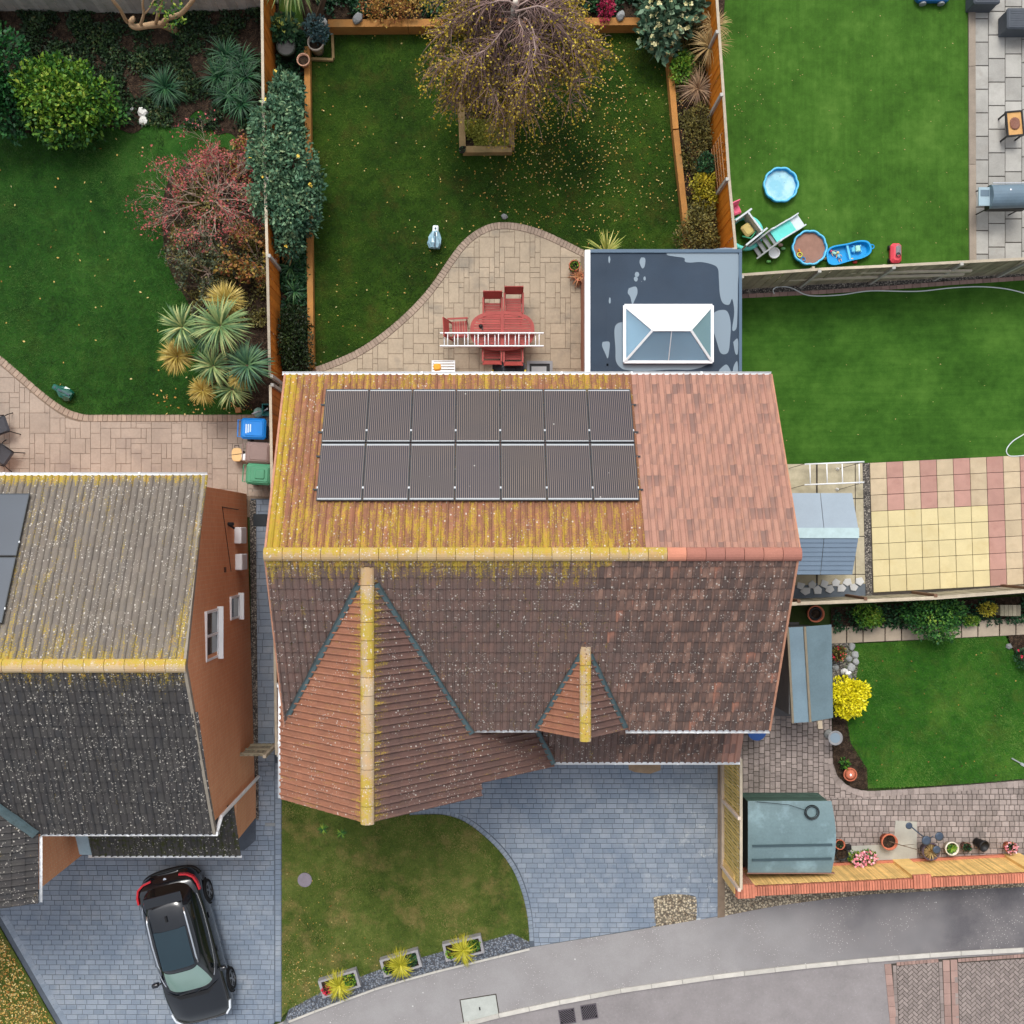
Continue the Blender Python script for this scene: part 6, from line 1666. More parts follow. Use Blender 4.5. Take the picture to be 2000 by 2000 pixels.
shrub('border_shrub', 'green and pink plants in the curved bed by the lawn', 'shrub', 1995, 1285, [(0, 0, .15, .25, .3, .14)], 300, .08, lm_dark, extra=[('blossom', lm_redfl, 10, .09, 1)])
sword_plant('weed', 'pale weed tuft at the edge of the front lawn', 'plant', 632, 1618, [(0, 0, .06, 40, .2, .03, .6, .8, lm_bright)], lm_bright)
sword_plant('weed', 'pale weed tuft in the front lawn nearer the gable ridge', 'plant', 668, 1625, [(0, 0, .06, 30, .2, .03, .6, .8, lm_bright)], lm_bright)
shrub('weed', 'weed growing at the foot of the porch wall', 'weed', 123, 1676, [(0, 0, .1, .16, .1, .1)], 140, .06, lm_bright)

# -- grass blades over the real lawns, one mass per lawn
def grass(label, poly_px, n, m, hgt=.05, z0=.045, wd=.012, avoid=None):
    poly = WL(poly_px); xs = [p[0] for p in poly]; ys = [p[1] for p in poly]
    fa = abs(area(poly)) / ((max(xs) - min(xs)) * (max(ys) - min(ys))); m_ = int(n / max(.1, fa))
    X = rng.uniform(min(xs), max(xs), m_); Y = rng.uniform(min(ys), max(ys), m_); k = inside_np(X, Y, poly); X, Y = X[k], Y[k]; n = len(X)
    a = rng.uniform(0, 6.283, n); ln = hgt * rng.uniform(.6, 1.6, n); lean = rng.uniform(.5, 1.2, n)
    C = np.stack([X, Y, np.full(n, z0 - .005)], 1); Dv = np.stack([np.cos(a), np.sin(a), np.zeros(n)], 1); Sv = np.stack([-np.sin(a), np.cos(a), np.zeros(n)], 1)
    V = np.empty((n, 3, 3)); V[:, 0] = C + Sv * wd / 2; V[:, 1] = C - Sv * wd / 2; V[:, 2] = C + Dv * (ln * lean)[:, None]; V[:, 2, 2] += ln * .8
    nz = np.array([1.1 * mnoise.noise(Vector((x * .6, y * .6, 9))) + .7 * mnoise.noise(Vector((x * 3, y * 3, 2))) for x, y in zip(X[::1], Y[::1])])
    T = np.repeat(np.clip(.5 + .5 * nz + rng.normal(size=n) * .2, 0, 1), 3)
    o = mesh_np('grass', V.reshape(-1, 3), np.arange(3 * n).reshape(-1, 3), T, m, kind='stuff'); tag(o, label, 'grass')
gm_left = leafmat('blade_left', [(0, (20, 48, 14)), (.5, (42, 84, 26)), (1, (76, 112, 46))])
gm_main = leafmat('blade_main', [(0, (26, 46, 8)), (.5, (46, 78, 14)), (1, (88, 110, 36))])
gm_front = leafmat('blade_front', [(0, (50, 70, 22)), (.45, (86, 102, 40)), (.8, (128, 124, 64)), (1, (156, 140, 90))])
gm_right = leafmat('blade_right', [(0, (30, 72, 14)), (.5, (54, 102, 28)), (1, (100, 136, 56))])
grass('short green grass of the lawn beside the spiky palms', [p for p in edge_left if -40 < p[0] < 500] + [(500, 805), (330, 500), (320, 260), (-20, 255)], 52000, gm_left, z0=.035)
grass('dark grass of the leaf strewn lawn', [p for p in edge_main if 612 < p[0] < 1141] + [(612, 720), (610, 68), (1296, 68), (1338, 486), (1141, 486)], 60000, gm_main, z0=.035)
grass('patchy yellowing grass of the front lawn', lawn_front_px, 46000, gm_front)
grass('patchy leaf covered grass at the edge of the driveway with the car', [(-40, 1745), (0, 1808), (118, 2012), (-40, 2012)], 4000, gm_front)
grass('green grass of the small lawn beside the golden shrub', [p for p in lawn_right_px if p[0] < 2040], 36000, gm_right)

# -- fallen leaves
def fallen(label, poly_px, n, focus=None, size=.05, m=None, z0=.055):
    poly = WL(poly_px); X = []; Y = []
    xs = [p[0] for p in poly]; ys = [p[1] for p in poly]
    while len(X) < n:
        if focus and random.random() < focus[3]:
            f = W(focus[0], focus[1]); x = random.gauss(f[0], focus[2] / S); y = random.gauss(f[1], focus[2] / S)
        else: x = random.uniform(min(xs), max(xs)); y = random.uniform(min(ys), max(ys))
        if inside((x, y), poly): X.append(x); Y.append(y)
    P = np.stack([X, Y, np.full(n, z0) + rng.random(n) * .02], 1); a = rng.uniform(0, 6.283, n)
    D = np.stack([np.cos(a), np.sin(a), rng.uniform(-.1, .3, n)], 1)
    V, F, T = leaf_quads(P, unit(D), size * rng.uniform(.6, 1.4, n), size * .75 * rng.uniform(.6, 1.2, n), np.clip(rng.normal(.6, .25, n), 0, 1))
    tag(mesh_np('fallen_leaves', V, F, T, m or lm_fallen, kind='stuff'), label, 'leaves')
lawn_main_px = [p for p in edge_main if 612 < p[0] < 1141] + [(612, 720), (610, 68), (1296, 68), (1338, 486), (1141, 486)]
fallen('yellow birch leaves scattered over the dark lawn', lawn_main_px, 1300, (1110, 300, 110, .75), .05)
fallen('yellow birch leaves lying close under the birch', [(820, 60), (1250, 60), (1280, 330), (860, 340)], 700, (1050, 200, 90, .8), .05, lm_birch)
fallen('brown leaves scattered on the lawn beside the spiky palms', lawn_left_px and [(0, 270), (300, 270), (330, 520), (480, 800), (170, 800), (0, 690)], 60, None, .07)
fallen('brown leaves gathered along the patio edge below the spiky palms', [(300, 770), (480, 770), (500, 806), (320, 808)], 60, None, .075)
fallen('leaves carpeting the grass corner by the car driveway', [(-30, 1790), (0, 1818), (112, 2010), (-30, 2010)], 1500, None, .06)
fallen('few pale leaves on the toy lawn', [(1425, 20), (1885, 20), (1888, 505), (1455, 520), (1440, 430)], 170, (1430, 200, 60, .5), .035, lm_straw, .03)
fallen('few pale leaves on the middle turf', turf_mid_px and [(1470, 590), (1990, 560), (1990, 880), (1540, 900)], 40, None, .035, lm_straw, .03)
fallen('leaves on the front lawn edge', [(556, 1700), (640, 1700), (760, 1880), (600, 1945), (556, 1975)], 260, (590, 1930, 40, .6), .04)
fallen('leaves on the small lawn beside the golden shrub', [(1660, 1262), (1960, 1246), (2000, 1300), (2000, 1515), (1700, 1530)], 60, None, .05, lm_autumn)
fallen('leaf litter on the narrow beds beside the amber fence', [(1310, 80), (1345, 480), (1400, 480), (1375, 60)], 700, None, .05, lm_autumn, .2)

# ------------------------------------------------------------------ car
def paint(name, c, rough=.25, coat=.6, metal=.0):
    if name in _mats: return _mats[name]
    t = NT(name); t.b.inputs['Coat Weight'].default_value = coat; t.b.inputs['Coat Roughness'].default_value = .06
    _mats[name] = t.done(t.mix(t.rng(t.noise(1.5, 3), .3, .7, 0, .3), c, sc(c, .75)), rough, .5, metal); return _mats[name]
m_car = paint('black_car_paint', L(15, 20, 27), .2, 1.0, .1)
m_cglass = paint('tinted_glass', L(14, 20, 22), .06, .5)
m_screen = paint('windscreen_glass', L(132, 160, 152), .12, .6)
m_chrome = mat('chrome_trim', L(224, 228, 234), .18, .02, 3, 0, 0, metal=.9)
m_tyre = mat('tyre_rubber', L(22, 22, 23), .85, .1, 5, 0, 0)
m_redl = paint('red_lamp', L(206, 20, 34), .2, .5)
car = thing('parked_car', 'black hatchback car with silver roof rails parked on the slate grey driveway', 'car', (-8.6, -11.93, .02), R(14.6))
st = [(-2.23, .50, .50, .34), (-2.19, .66, .62, .28), (-2.08, .79, .72, .24), (-1.85, .875, .79, .22), (-1.5, .905, .88, .21), (-1.15, .915, .96, .21), (-.6, .92, .98, .21), (.4, .925, 1.0, .21), (1.2, .92, 1.03, .21), (1.6, .905, 1.05, .22), (1.9, .865, 1.04, .25), (2.08, .79, .98, .3), (2.18, .68, .84, .36), (2.23, .54, .66, .42)]
vs = []; fs = []; K = 15
for (y, w_, zt, zb) in st:
    half = [(w_ * .90, zb), (w_ * .985, zb + .16), (w_, zb + (zt - zb) * .5), (w_ * .985, zb + (zt - zb) * .72), (w_ * .93, zt - .045), (w_ * .86, zt - .008), (w_ * .45, zt + .025)]
    row = [(x, y, z) for x, z in half] + [(0, y, zt + .035)] + [(-x, y, z) for x, z in half[::-1]]
    vs += row
for i in range(len(st) - 1):
    for k in range(K - 1): a = i * K + k; fs.append((a, a + 1, a + K + 1, a + K))
fs.append(tuple(range(K))); fs.append(tuple((len(st) - 1) * K + k for k in range(K - 1, -1, -1)))
for i in range(len(st) - 1): fs.append((i * K, (i + 1) * K, (i + 1) * K + K - 1, i * K + K - 1))
mb = MB(); mb.add(vs, fs); body = mb.build('body', m_car, car, True)
# cabin: loft between a belt ring and a roof ring
def sup(a, ex): c = math.cos(a); s_ = math.sin(a); return math.copysign(abs(c) ** (2 / ex), c), math.copysign(abs(s_) ** (2 / ex), s_)
def cabin(ang, t, off=0.0):
    cx, sy = sup(ang, 4.2); yb, ye = -1.12, 2.02; yt0, yt1 = -.34, 1.62
    xb = .845 * cx * (1 - .06 * max(0, -sy)); yB = (yb + ye) / 2 + (ye - yb) / 2 * sy; xt = .60 * cx * (1 - .04 * max(0, sy)); yT = (yt0 + yt1) / 2 + (yt1 - yt0) / 2 * sy
    f = t ** .92; bul = .05 * math.sin(math.pi * t)
    x = xb + (xt - xb) * f; y = yB + (yT - yB) * f; z = .985 + .5 * t + .035 * bul; 
    l = math.hypot(cx, sy) or 1; return (x + (bul + off) * cx / l, y + (bul * .6 + off) * sy / l, z + off * .5)
NA, NTt = 64, 6; vs = []; fs = []
for j in range(NTt + 1):
    for i in range(NA): vs.append(cabin(6.28318 * i / NA, j / NTt))
for j in range(NTt):
    for i in range(NA): fs.append((j * NA + i, j * NA + (i + 1) % NA, (j + 1) * NA + (i + 1) % NA, (j + 1) * NA + i))
b = len(vs)
for sc_, dz in ((.88, .045), (.55, .075), (.2, .085)):
    for i in range(NA):
        x, y, z = cabin(6.28318 * i / NA, 1.0); vs.append((x * sc_, .64 + (y - .64) * sc_, z + dz))
for j in range(3):
    a0 = NTt * NA if j == 0 else b + (j - 1) * NA; a1 = b + j * NA
    for i in range(NA): fs.append((a0 + i, a0 + (i + 1) % NA, a1 + (i + 1) % NA, a1 + i))
fs.append(tuple(b + 2 * NA + i for i in range(NA)))
mb = MB(); mb.add(vs, fs); mb.build('cabin', m_car, car, True)
def patch(nm, a0, a1, t0, t1, m, par=None, nx_=14, ny_=5, f=None):
    vs = []; fs = []
    for j in range(ny_ + 1):
        for i in range(nx_ + 1):
            u = i / nx_; tt_ = t0 + (t1 - t0) * j / ny_
            if f: tt_ = f(u, t0, t1, j / ny_)
            vs.append(cabin(a0 + (a1 - a0) * u, tt_, .012))
    for j in range(ny_):
        for i in range(nx_): a = j * (nx_ + 1) + i; fs.append((a, a + 1, a + nx_ + 2, a + nx_ + 1))
    m0 = MB(); m0.add(vs, fs); return m0.build(nm, m, par or car, True)
hp = math.pi / 2
patch('windscreen', -hp - .62, -hp + .62, .05, .97, m_screen)
patch('rear_window', hp - .66, hp + .66, .1, .9, m_cglass)
for sg, nm in ((0, 'side_window'), (math.pi, 'side_window')):
    lo, hi = (-.74, .56) if sg == 0 else (math.pi - .56, math.pi + .74)
    w_ = patch(nm, lo, hi, .08, .9, m_cglass)
    tr_ = MB(); tr_.tube([cabin(lo + (hi - lo) * k / 16, .04, .02) for k in range(17)], .012, 5); tr_.build('chrome_trim', m_chrome, w_)
for sx in (-1, 1):
    mb = MB(); mb.tube([(sx * .54, -.2, 1.50), (sx * .55, .0, 1.575), (sx * .56, .6, 1.6), (sx * .55, 1.2, 1.585), (sx * .53, 1.4, 1.53)], .026, 6); mb.build('roof_rail', m_chrome, car, True)
    # tail lamps wrap round the rear corners
    mb = MB(); q = [(sx * .90, 1.62, .93), (sx * .885, 1.82, .95), (sx * .81, 2.02, .95), (sx * .64, 2.13, .93), (sx * .42, 2.17, .9)]
    for a, c in zip(q, q[1:]): mb.bar(a, c, .05, .12)
    mb.build('tail_lamp', m_redl, car)
    mb = MB(); q = [(sx * .86, -1.75, .72), (sx * .80, -1.98, .70), (sx * .66, -2.12, .66)]
    for a, c in zip(q, q[1:]): mb.bar(a, c, .05, .09)
    mb.build('headlamp', mat('headlamp_clear', L(214, 220, 226), .15, .03, 3, 0, 0, spec=.7), car)
    mb = MB(); mb.rbox((sx * 1.0, -.72, 1.0), (.2, .13, .15), 0, .03); mb.bar((sx * .84, -.72, .98), (sx * .93, -.72, .98), .05, .04); mb.build('door_mirror', m_car, car, True)
    for yy in (-1.3, 1.36):
        wh = MB(); Mx = Matrix.Rotation(sx * math.pi / 2, 4, 'Y')
        wh.lathe([(.20, -.1), (.31, -.11), (.335, -.06), (.335, .06), (.31, .11), (.22, .10)], (sx * .84, yy, .315), 26, M=Mx); wo = wh.build('wheel', m_tyre, car, True)
        rm = MB(); rm.lathe([(.0, .05), (.05, .06), (.21, .02), (.225, .105), (.235, .1)], (sx * .84, yy, .315), 20, M=Mx)
        for k in range(5):
            a = 6.283 * k / 5; d = Vector((0, math.cos(a), math.sin(a))); c0 = Vector((sx * .935, yy, .315)); rm.bar(c0, c0 + d * .2, .055, .025, up=(1, 0, 0))
        rm.build('rim', mat('alloy_rim', L(150, 152, 156), .3, .1, 5, 0, 0, metal=.7), wo)
        ar = MB(); ar.tube([(sx * .915, yy + .37 * math.cos(a), .315 + .37 * math.sin(a)) for a in [math.pi * k / 10 for k in range(11)]], .025, 5); ar.build('wheel_arch', m_tyre, car)
    for yy in (-.2, .8):
        mb = MB(); mb.rbox((sx * .925, yy, .82), (.03, .17, .035), 0, .01); mb.build('door_handle', m_car, car)
mb = MB(); mb.add([(x * .46, -.2 + j * .1 + (0 if abs(x) > .9 else -.03), 1.568 + .012 * (1 - x * x) + .008 * math.sin(math.pi * j / 11)) for j in range(12) for x in (-1, -.5, 0, .5, 1)], [(j * 5 + i, j * 5 + i + 1, j * 5 + i + 6, j * 5 + i + 5) for j in range(11) for i in range(4)]); mb.build('glass_roof', paint('roof_glass', L(26, 48, 58), .08, .6), car, True)
mb = MB(); mb.rbox((0, 1.72, 1.475), (1.08, .3, .05), 0, .02); mb.build('spoiler', m_car, car)
mb = MB(); mb.add([(-.8, -1.0, .992), (-.4, -1.2, 1.005), (.4, -1.2, 1.005), (.8, -1.0, .992), (.4, -1.3, 1.0), (-.4, -1.3, 1.0)], [(0, 1, 5), (1, 2, 4, 5), (2, 3, 4)]); mb.build('scuttle', m_dark, car)
mb = MB(); mb.tube([(-.5, -1.18, 1.04), (.1, -1.12, 1.07)], .012, 5); mb.tube([(.1, -1.2, 1.04), (.62, -1.0, 1.08)], .012, 5); mb.build('wiper', m_dark, car)
mb = MB(); mb.box((0, 1.2, 1.585), (.05, .16, .04)); mb.build('aerial', m_dark, car)
mb = MB(); mb.box((0, -2.238, .46), (.5, .02, .11)); mb.build('number_plate', m_white, car)
mb = MB(); mb.tube(spline([(-.86, 1.95, .45), (-.74, 2.12, .45), (-.45, 2.22, .45), (0, 2.25, .45), (.45, 2.22, .45), (.74, 2.12, .45), (.86, 1.95, .45)], 4), .05, 6); mb.build('rear_bumper', m_dark, car, True)
mb = MB(); mb.lathe([(.05, 0), (.045, .012), (0, .014)], (0, 2.135, .945), 12); mb.build('badge', m_chrome, car)

# ------------------------------------------------------------------ patio furniture
m_redwood = mat('red_stained_wood', L(158, 70, 64), .6, .16, 4, .16, .25, 40)
tb = thing('patio_table', 'oval red slatted garden table under the ladder', 'table', (*W(981, 646, .74)[:2], .02))
A_, B_ = .93, .57
mb = MB(); n = 40; vs = []; fs = []
for i in range(n):
    c, s_ = sup(6.28318 * i / n, 2.6)
    for k, z in ((1, .72), (.89, .72), (.89, .69), (1, .69)): vs.append((A_ * c * (1 if k == 1 else (A_ - .1) / A_), B_ * s_ * (1 if k == 1 else (B_ - .1) / B_), z))
for i in range(n):
    j = (i + 1) % n
    for k in range(4): fs.append((i * 4 + k, j * 4 + k, j * 4 + (k + 1) % 4, i * 4 + (k + 1) % 4))
mb.add(vs, fs); mb.build('rim', m_redwood, tb)
mb = MB(); mb.bbox(-.05, .05, -B_ + .08, B_ - .08, .69, .718); mb.build('centre_bar', m_redwood, tb)
for i in range(13):
    y = -.43 + i * .0715; xl = (A_ - .1) * (1 - min(1, abs(y) / (B_ - .1)) ** 2.6) ** (1 / 2.6)
    for sx in (-1, 1):
        if xl > .15: mb = MB(); mb.bbox(min(sx * .055, sx * xl), max(sx * .055, sx * xl), y - .029, y + .029, .695, .714, random.random()); mb.build('slat', m_redwood, tb)
for sx in (-1, 1):
    for sy in (-1, 1): mb = MB(); mb.bbox(sx * .55 - .03, sx * .55 + .03, sy * .33 - .03, sy * .33 + .03, 0, .69); mb.build('leg', m_redwood, tb)
def chair(label, px, py, rz, back=.22):
    o = thing('garden_chair', label, 'chair', (*W(px, py, .45)[:2], .02), rz, 'red chairs around the oval table')
    for i in range(6): mb = MB(); mb.bbox(-.23 , .23, -.22 + i * .075, -.155 + i * .075, .42, .44, random.random()); mb.build('seat_slat', m_redwood, o)
    p0, p1 = Vector((0, .24, .46)), Vector((0, .24 + back, .92))
    for x in (-.25, .25): mb = MB(); mb.bar((x, .2, .02), (x, .24 + back, .92), .035, .05, up=(1, 0, 0)); mb.build('back_post', m_redwood, o)
    mb = MB(); mb.bar(p0.lerp(p1, .32) + Vector((0, 0, 0)), p1, .48, .022, up=(0, 1, .3)); mb.build('backrest', m_redwood, o)
    for x in (-.27, .27):
        mb = MB(); mb.bar((x, -.25, .64), (x, .34, .66), .05, .025); mb.build('armrest', m_redwood, o)
        mb = MB(); mb.bar((x * .93, -.22, 0), (x * .93, -.22, .63), .04, .04); mb.build('leg', m_redwood, o)
    return o
chair('red chair on the lawn side tucked closest under the table, nearer the armchair', 962, 607, 0)
chair('red chair on the lawn side pulled back from the table, nearer the extension', 1003, 598, 0)
chair('red armchair at the end of the oval table beside the ladder end', 898, 643, R(93))
chair('red chair by the house wall on the side of the white slatted stool', 961, 686, math.pi)
chair('red chair by the house wall on the side of the black tub', 1002, 688, math.pi)
m_ladder = mat('white_aluminium', L(236, 238, 240), .35, .03, 3, 0, 0, spec=.5)
ld = thing('ladder', 'white two section ladder lying flat across the oval table', 'ladder', (*W(960, 664, .8)[:2], .78))
for (dz, dx, dy) in ((0, 0, 0), (.07, .1, .0)):
    for sy in (-1, 1): mb = MB(); mb.bbox(-1.48, 1.5, sy * .185 - .016, sy * .185 + .016, dz, dz + .06); mb.build('rail', m_ladder, ld)
    for i in range(10): mb = MB(); x = -1.36 + i * .292 + dx; mb.tube([(x, -.17, dz + .03), (x, .17, dz + .03)], .015, 8); mb.build('rung', m_ladder, ld, True)
mb = MB(); mb.bar((-.3, .0, 0), (-.3, .0, .0), .1, .1)
mb = MB(); mb.lathe([(.05, 0), (.06, .02), (.03, .06), (.0, .07)], (*W(939, 637, .76)[:2], .755), 12); mb.box((*W(942, 641, .76)[:2], .77), (.04, .09, .02)); tag(mb.build('garden_light', m_dark), 'small dark lamp lying on the red table', 'lamp')
# black tub with yellow clips, framed tray, white slatted stool
tbx = thing('storage_tub', 'black plastic tub with yellow clips under the back gutter', 'tub', (*W(994, 728, .5)[:2], .02))
mb = MB(); mb.rbox((0, 0, .25), (.92, .62, .5), 0, .08, taper=.85); mb.build('body', m_dark, tbx)
mb = MB(); mb.rbox((0, 0, .52), (.96, .66, .06), 0, .1); mb.rbox((0, .02, .555), (.5, .34, .04), 0, .06); mb.build('lid', mat('tub_lid', L(44, 52, 60), .5, .08), tbx)
for sx in (-1, 1): mb = MB(); mb.rbox((sx * .47, .0, .5), (.05, .16, .1), 0, .01); mb.build('clip', mat('yellow_clip', L(226, 206, 40), .5, .05), tbx)
tr_ = thing('framed_tray', 'grey framed tray lying beside the black tub', 'tray', (*W(1054, 729, .05)[:2], .02))
mb = MB()
for a in ((-.38, .38, .28, .36), (-.38, .38, -.36, -.28), (-.38, -.3, -.28, .28), (.3, .38, -.28, .28)): mb.bbox(*a, 0, .06)
mb.build('frame', mat('grey_frame', L(140, 142, 146), .6, .06), tr_); mb = MB(); mb.bbox(-.3, .3, -.28, .28, 0, .02); mb.build('base', m_dark, tr_); mb = MB(); mb.bbox(-.24, .2, -.28, .2, .02, .035); mb.build('mat_insert', mat('pale_grey_mat', L(170, 174, 176), .7, .08), tr_)
sl_ = thing('slatted_stool', 'white slatted plastic stool with an orange cloth by the back gutter', 'stool', (*W(866, 724, .4)[:2], .02))
for i in range(7): mb = MB(); mb.bbox(-.32, .32, -.27 + i * .08, -.22 + i * .08, .36, .38); mb.build('slat', m_white, sl_)
mb = MB(); mb.bbox(-.33, .33, -.3, -.28, .3, .38); mb.bbox(-.33, .33, .28, .3, .3, .38); mb.bbox(-.34, -.32, -.3, .3, .3, .379); mb.bbox(.32, .34, -.3, .3, .3, .379); mb.build('frame', m_white, sl_)
for sx in (-1, 1):
    for sy in (-1, 1): mb = MB(); mb.bbox(sx * .3 - .02, sx * .3 + .02, sy * .26 - .02, sy * .26 + .02, 0, .36); mb.build('leg', m_white, sl_)
mb = MB(); mb.rbox((-.18, .1, .41), (.22, .2, .05), .1, .04); mb.build('orange_cloth', mat('orange_cloth', L(236, 166, 62), .85, .2, 14, 0, .5, 30), sl_)
m_terra = mat('terracotta', L(190, 108, 80), .85, .14, 5, .1, .25, 50)
def pot(label, px, py, r, h, m, plant=None, fn=None, tilt=None, soil=True, z0=.03, cat='pot', top=None):
    zt = z0 + h; o = thing('plant_pot', label, cat, (*W(px, py, zt)[:2], z0))
    if tilt: o.rotation_euler = tilt
    mb = MB(); mb.lathe([(r * .68, 0), (r * .9, h * .8), (r * 1.0, h * .82), (r * 1.0, h), (r * .86, h), (r * .82, h * .72)], n=22); mb.build('pot', m, o, True)
    if soil: mb = MB(); mb.lathe([(r * .84, h * .74), (0, h * .78)], n=18); mb.build('soil', m_soil, o)
    if fn: fn(o, h)
    return o
def pl_blades(n, ln, wd, m, rise=.9, droop=1.0):
    def f(o, h):
        V, F, T = blades((0, 0, h * .8), n, ln, wd, rise, droop); mesh_np('foliage', V, F, T, m, o)
    return f
def pl_leaf(n, r, hh, leaf, m, fl=None):
    def f(o, h):
        P, d = lump_points([(0, 0, h * .85, r, r, hh)], n); V, F, T = leaf_quads(P, unit(d + rng.normal(size=d.shape) * .7), leaf * rng.uniform(.6, 1.2, n), leaf * .6, rng.random(n)); mesh_np('foliage', V, F, T, m, o)
        if fl:
            P, d = lump_points([(0, 0, h * .85, r, r, hh)], fl[1] * 4, .05); P = P + [0, 0, .03]; V, F, T = leaf_quads(P, unit(d + rng.normal(size=d.shape) * .5), fl[2], fl[2] * .8, rng.random(len(P))); mesh_np('blossom', V, F, T, fl[0], o, kind='stuff')
    return f
pot('green topped pot beside the white fascia of the extension', 1122, 518, .16, .4, m_terra, fn=pl_leaf(160, .14, .08, .07, lm_bright))
pot('terracotta pot with a dead brown fern beside the extension', 1131, 540, .13, .3, m_terra, fn=pl_blades(70, .4, .03, leafmat('dead_fern', [(0, (96, 56, 34)), (.5, (150, 96, 62)), (1, (190, 138, 96))]), .8, 1.4))
# plastic-wrapped ornaments on the two lawns
def wrapped(label, px, py, rz, c1, c2, s_=1.0):
    o = thing('wrapped_ornament', label, 'ornament', (*W(px, py)[:2], .04), rz)
    mb = MB(); N_ = 16; prof = [(.02, -.3), (.14, -.28), (.19, -.15), (.18, .02), (.12, .16), (.07, .26), (.05, .3)]; vs = []; fs = []
    for (r, y) in prof:
        for k in range(N_): a = 6.283 * k / N_; q = r * s_ * (1 + .16 * math.sin(a * 5 + y * 9)); vs.append((q * math.cos(a), y * s_, .16 * s_ + q * math.sin(a) * .8))
    for i in range(len(prof) - 1):
        for k in range(N_): fs.append((i * N_ + k, i * N_ + (k + 1) % N_, (i + 1) * N_ + (k + 1) % N_, (i + 1) * N_ + k))
    mb.add(vs, fs); mb.build('wrapping', paint('wrap_' + label[:6], c1, .2, .5), o)
    mb = MB(); mb.rbox((0, .28 * s_, .16), (.17 * s_, .2 * s_, .14), 0, .03); mb.build('head', mat('wrap_head_' + label[:6], c2, .6, .05), o)
    mb = MB(); mb.lathe([(.03, 0), (.03, .01), (0, .012)], (0, .28 * s_, .232), 10); mb.bar((0, .15 * s_, .31 * s_), (.02, -.25 * s_, .3 * s_), .05, .02); mb.build('dark_detail', mat('slate_detail', L(60, 78, 92), .5, .1), o)
    return o
wrapped('pale blue plastic wrapped ornament standing on the dark lawn', 850, 470, R(-4), L(140, 176, 192), L(224, 234, 238))
wrapped('teal green plastic ornament near the curved patio corner', 130, 768, R(60), L(14, 84, 70), L(30, 96, 84), .95)

# ------------------------------------------------------------------ bins
def bin_(label, px, py, body, lid, rz, grp='wheelie bins by the orange fence', vent=False):
    o = thing('wheelie_bin', label, 'wheelie bin', (*W(px, py, 1.05)[:2], .02), rz, grp)
    mb = MB(); mb.rbox((0, 0, .49), (.6, .52, .94), 0, .04, taper=.78); mb.build('body', body, o)
    mb = MB(); mb.rbox((.02, 0, 1.0), (.72, .6, .08), 0, .06); mb.rbox((.05, 0, 1.045), (.56, .48, .03), 0, .04); ldo = mb.build('lid', lid, o)
    if vent: mb = MB(); mb.rbox((.07, 0, 1.07), (.3, .3, .03), 0, .03); mb.build('lid_boss', lid, ldo)
    mb = MB(); mb.tube([(-.36, -.24, .98), (-.43, -.24, .97), (-.43, .24, .97), (-.36, .24, .98)], .018, 6); mb.build('handle', body, o)
    for sy in (-1, 1): mb = MB(); mb.lathe([(.1, -.025), (.1, .025), (.05, .03)], (-.26, sy * .26, .1), 14, M=Matrix.Rotation(math.pi / 2, 4, 'X')); mb.build('wheel', m_dark, o)
    return o
m_bblue = mat('blue_bin', L(20, 128, 216), .45, .06, 3, 0, .1, 30); m_bbrown = mat('brown_bin', L(136, 116, 110), .5, .08, 3, 0, .1, 30); m_bgreen = mat('green_bin', L(76, 142, 108), .5, .06, 3, 0, .1, 30)
b1_ = bin_('blue wheelie bin with white lid print by the fence', 493, 837, m_bblue, m_bblue, R(-2))
mb = MB(); 
for i in range(3): mb.bbox(-.19 + i * .06, -.155 + i * .06, -.14 + .02 * i, .12, 1.0605, 1.0625)
mb.build('lid_print', mat('white_print', L(206, 226, 240), .6, .1, 20, 0, 0), b1_)
bin_('brown wheelie bin between the blue and the green bins', 502, 884, m_bbrown, m_bbrown, R(-3))
bin_('green wheelie bin with raised square on its lid', 503, 926, m_bgreen, m_bgreen, R(-4), vent=True)
fc_ = thing('garden_stool', 'tan oval stool top with a dark handle beside the brown bin', 'stool', (*W(463, 888, .4)[:2], .02))
mb = MB(); vs_ = [(.155 * sup(6.283 * k / 24, 3)[0], .2 * sup(6.283 * k / 24, 3)[1]) for k in range(24)]; mb.prism(vs_, .36, .41, .012); mb.build('top', mat('tan_wood', L(224, 186, 130), .6, .08), fc_)
for sx in (-1, 1): mb = MB(); mb.bbox(sx * .11 - .02, sx * .11 + .02, -.14, .14, 0, .36); mb.build('leg', m_dark, fc_)
mb = MB(); mb.tube([(-.06, .2, .4), (-.06, .27, .42), (.06, .27, .42), (.06, .2, .4)], .012, 6); mb.bar((-.22, -.02, .415), (.16, .03, .415), .012, .01); mb.build('handle', m_dark, fc_)
mb = MB(); mb.rbox((*W(477, 893, .6)[:2], .3), (.16, .2, .6), .2, .02); tag(mb.build('label_box', m_white), 'small white box between the tan stool and brown bin', 'box')
wc = thing('watering_can', 'white and green watering can at the end of the lawn above the blue bin', 'watering can', (*W(505, 806, .2)[:2], .03), R(20))
mb = MB(); mb.lathe([(.13, 0), (.15, .18), (.11, .26), (.05, .28)], n=18); mb.build('body', mat('white_green_plastic', L(150, 190, 176), .5, .25, 5, 0, 0), wc, True)
mb = MB(); mb.tube([(-.1, 0, .24), (-.16, 0, .34), (.02, 0, .38), (.1, 0, .26)], .018, 6); mb.tube([(.12, 0, .08), (.26, 0, .24), (.3, 0, .27)], [.03, .02, .03], 6); mb.build('handle', m_white, wc)
cr = thing('plastic_crate', 'open teal plastic crate tucked against the orange fence', 'crate', (*W(523, 800, .3)[:2], .03))
mb = MB()
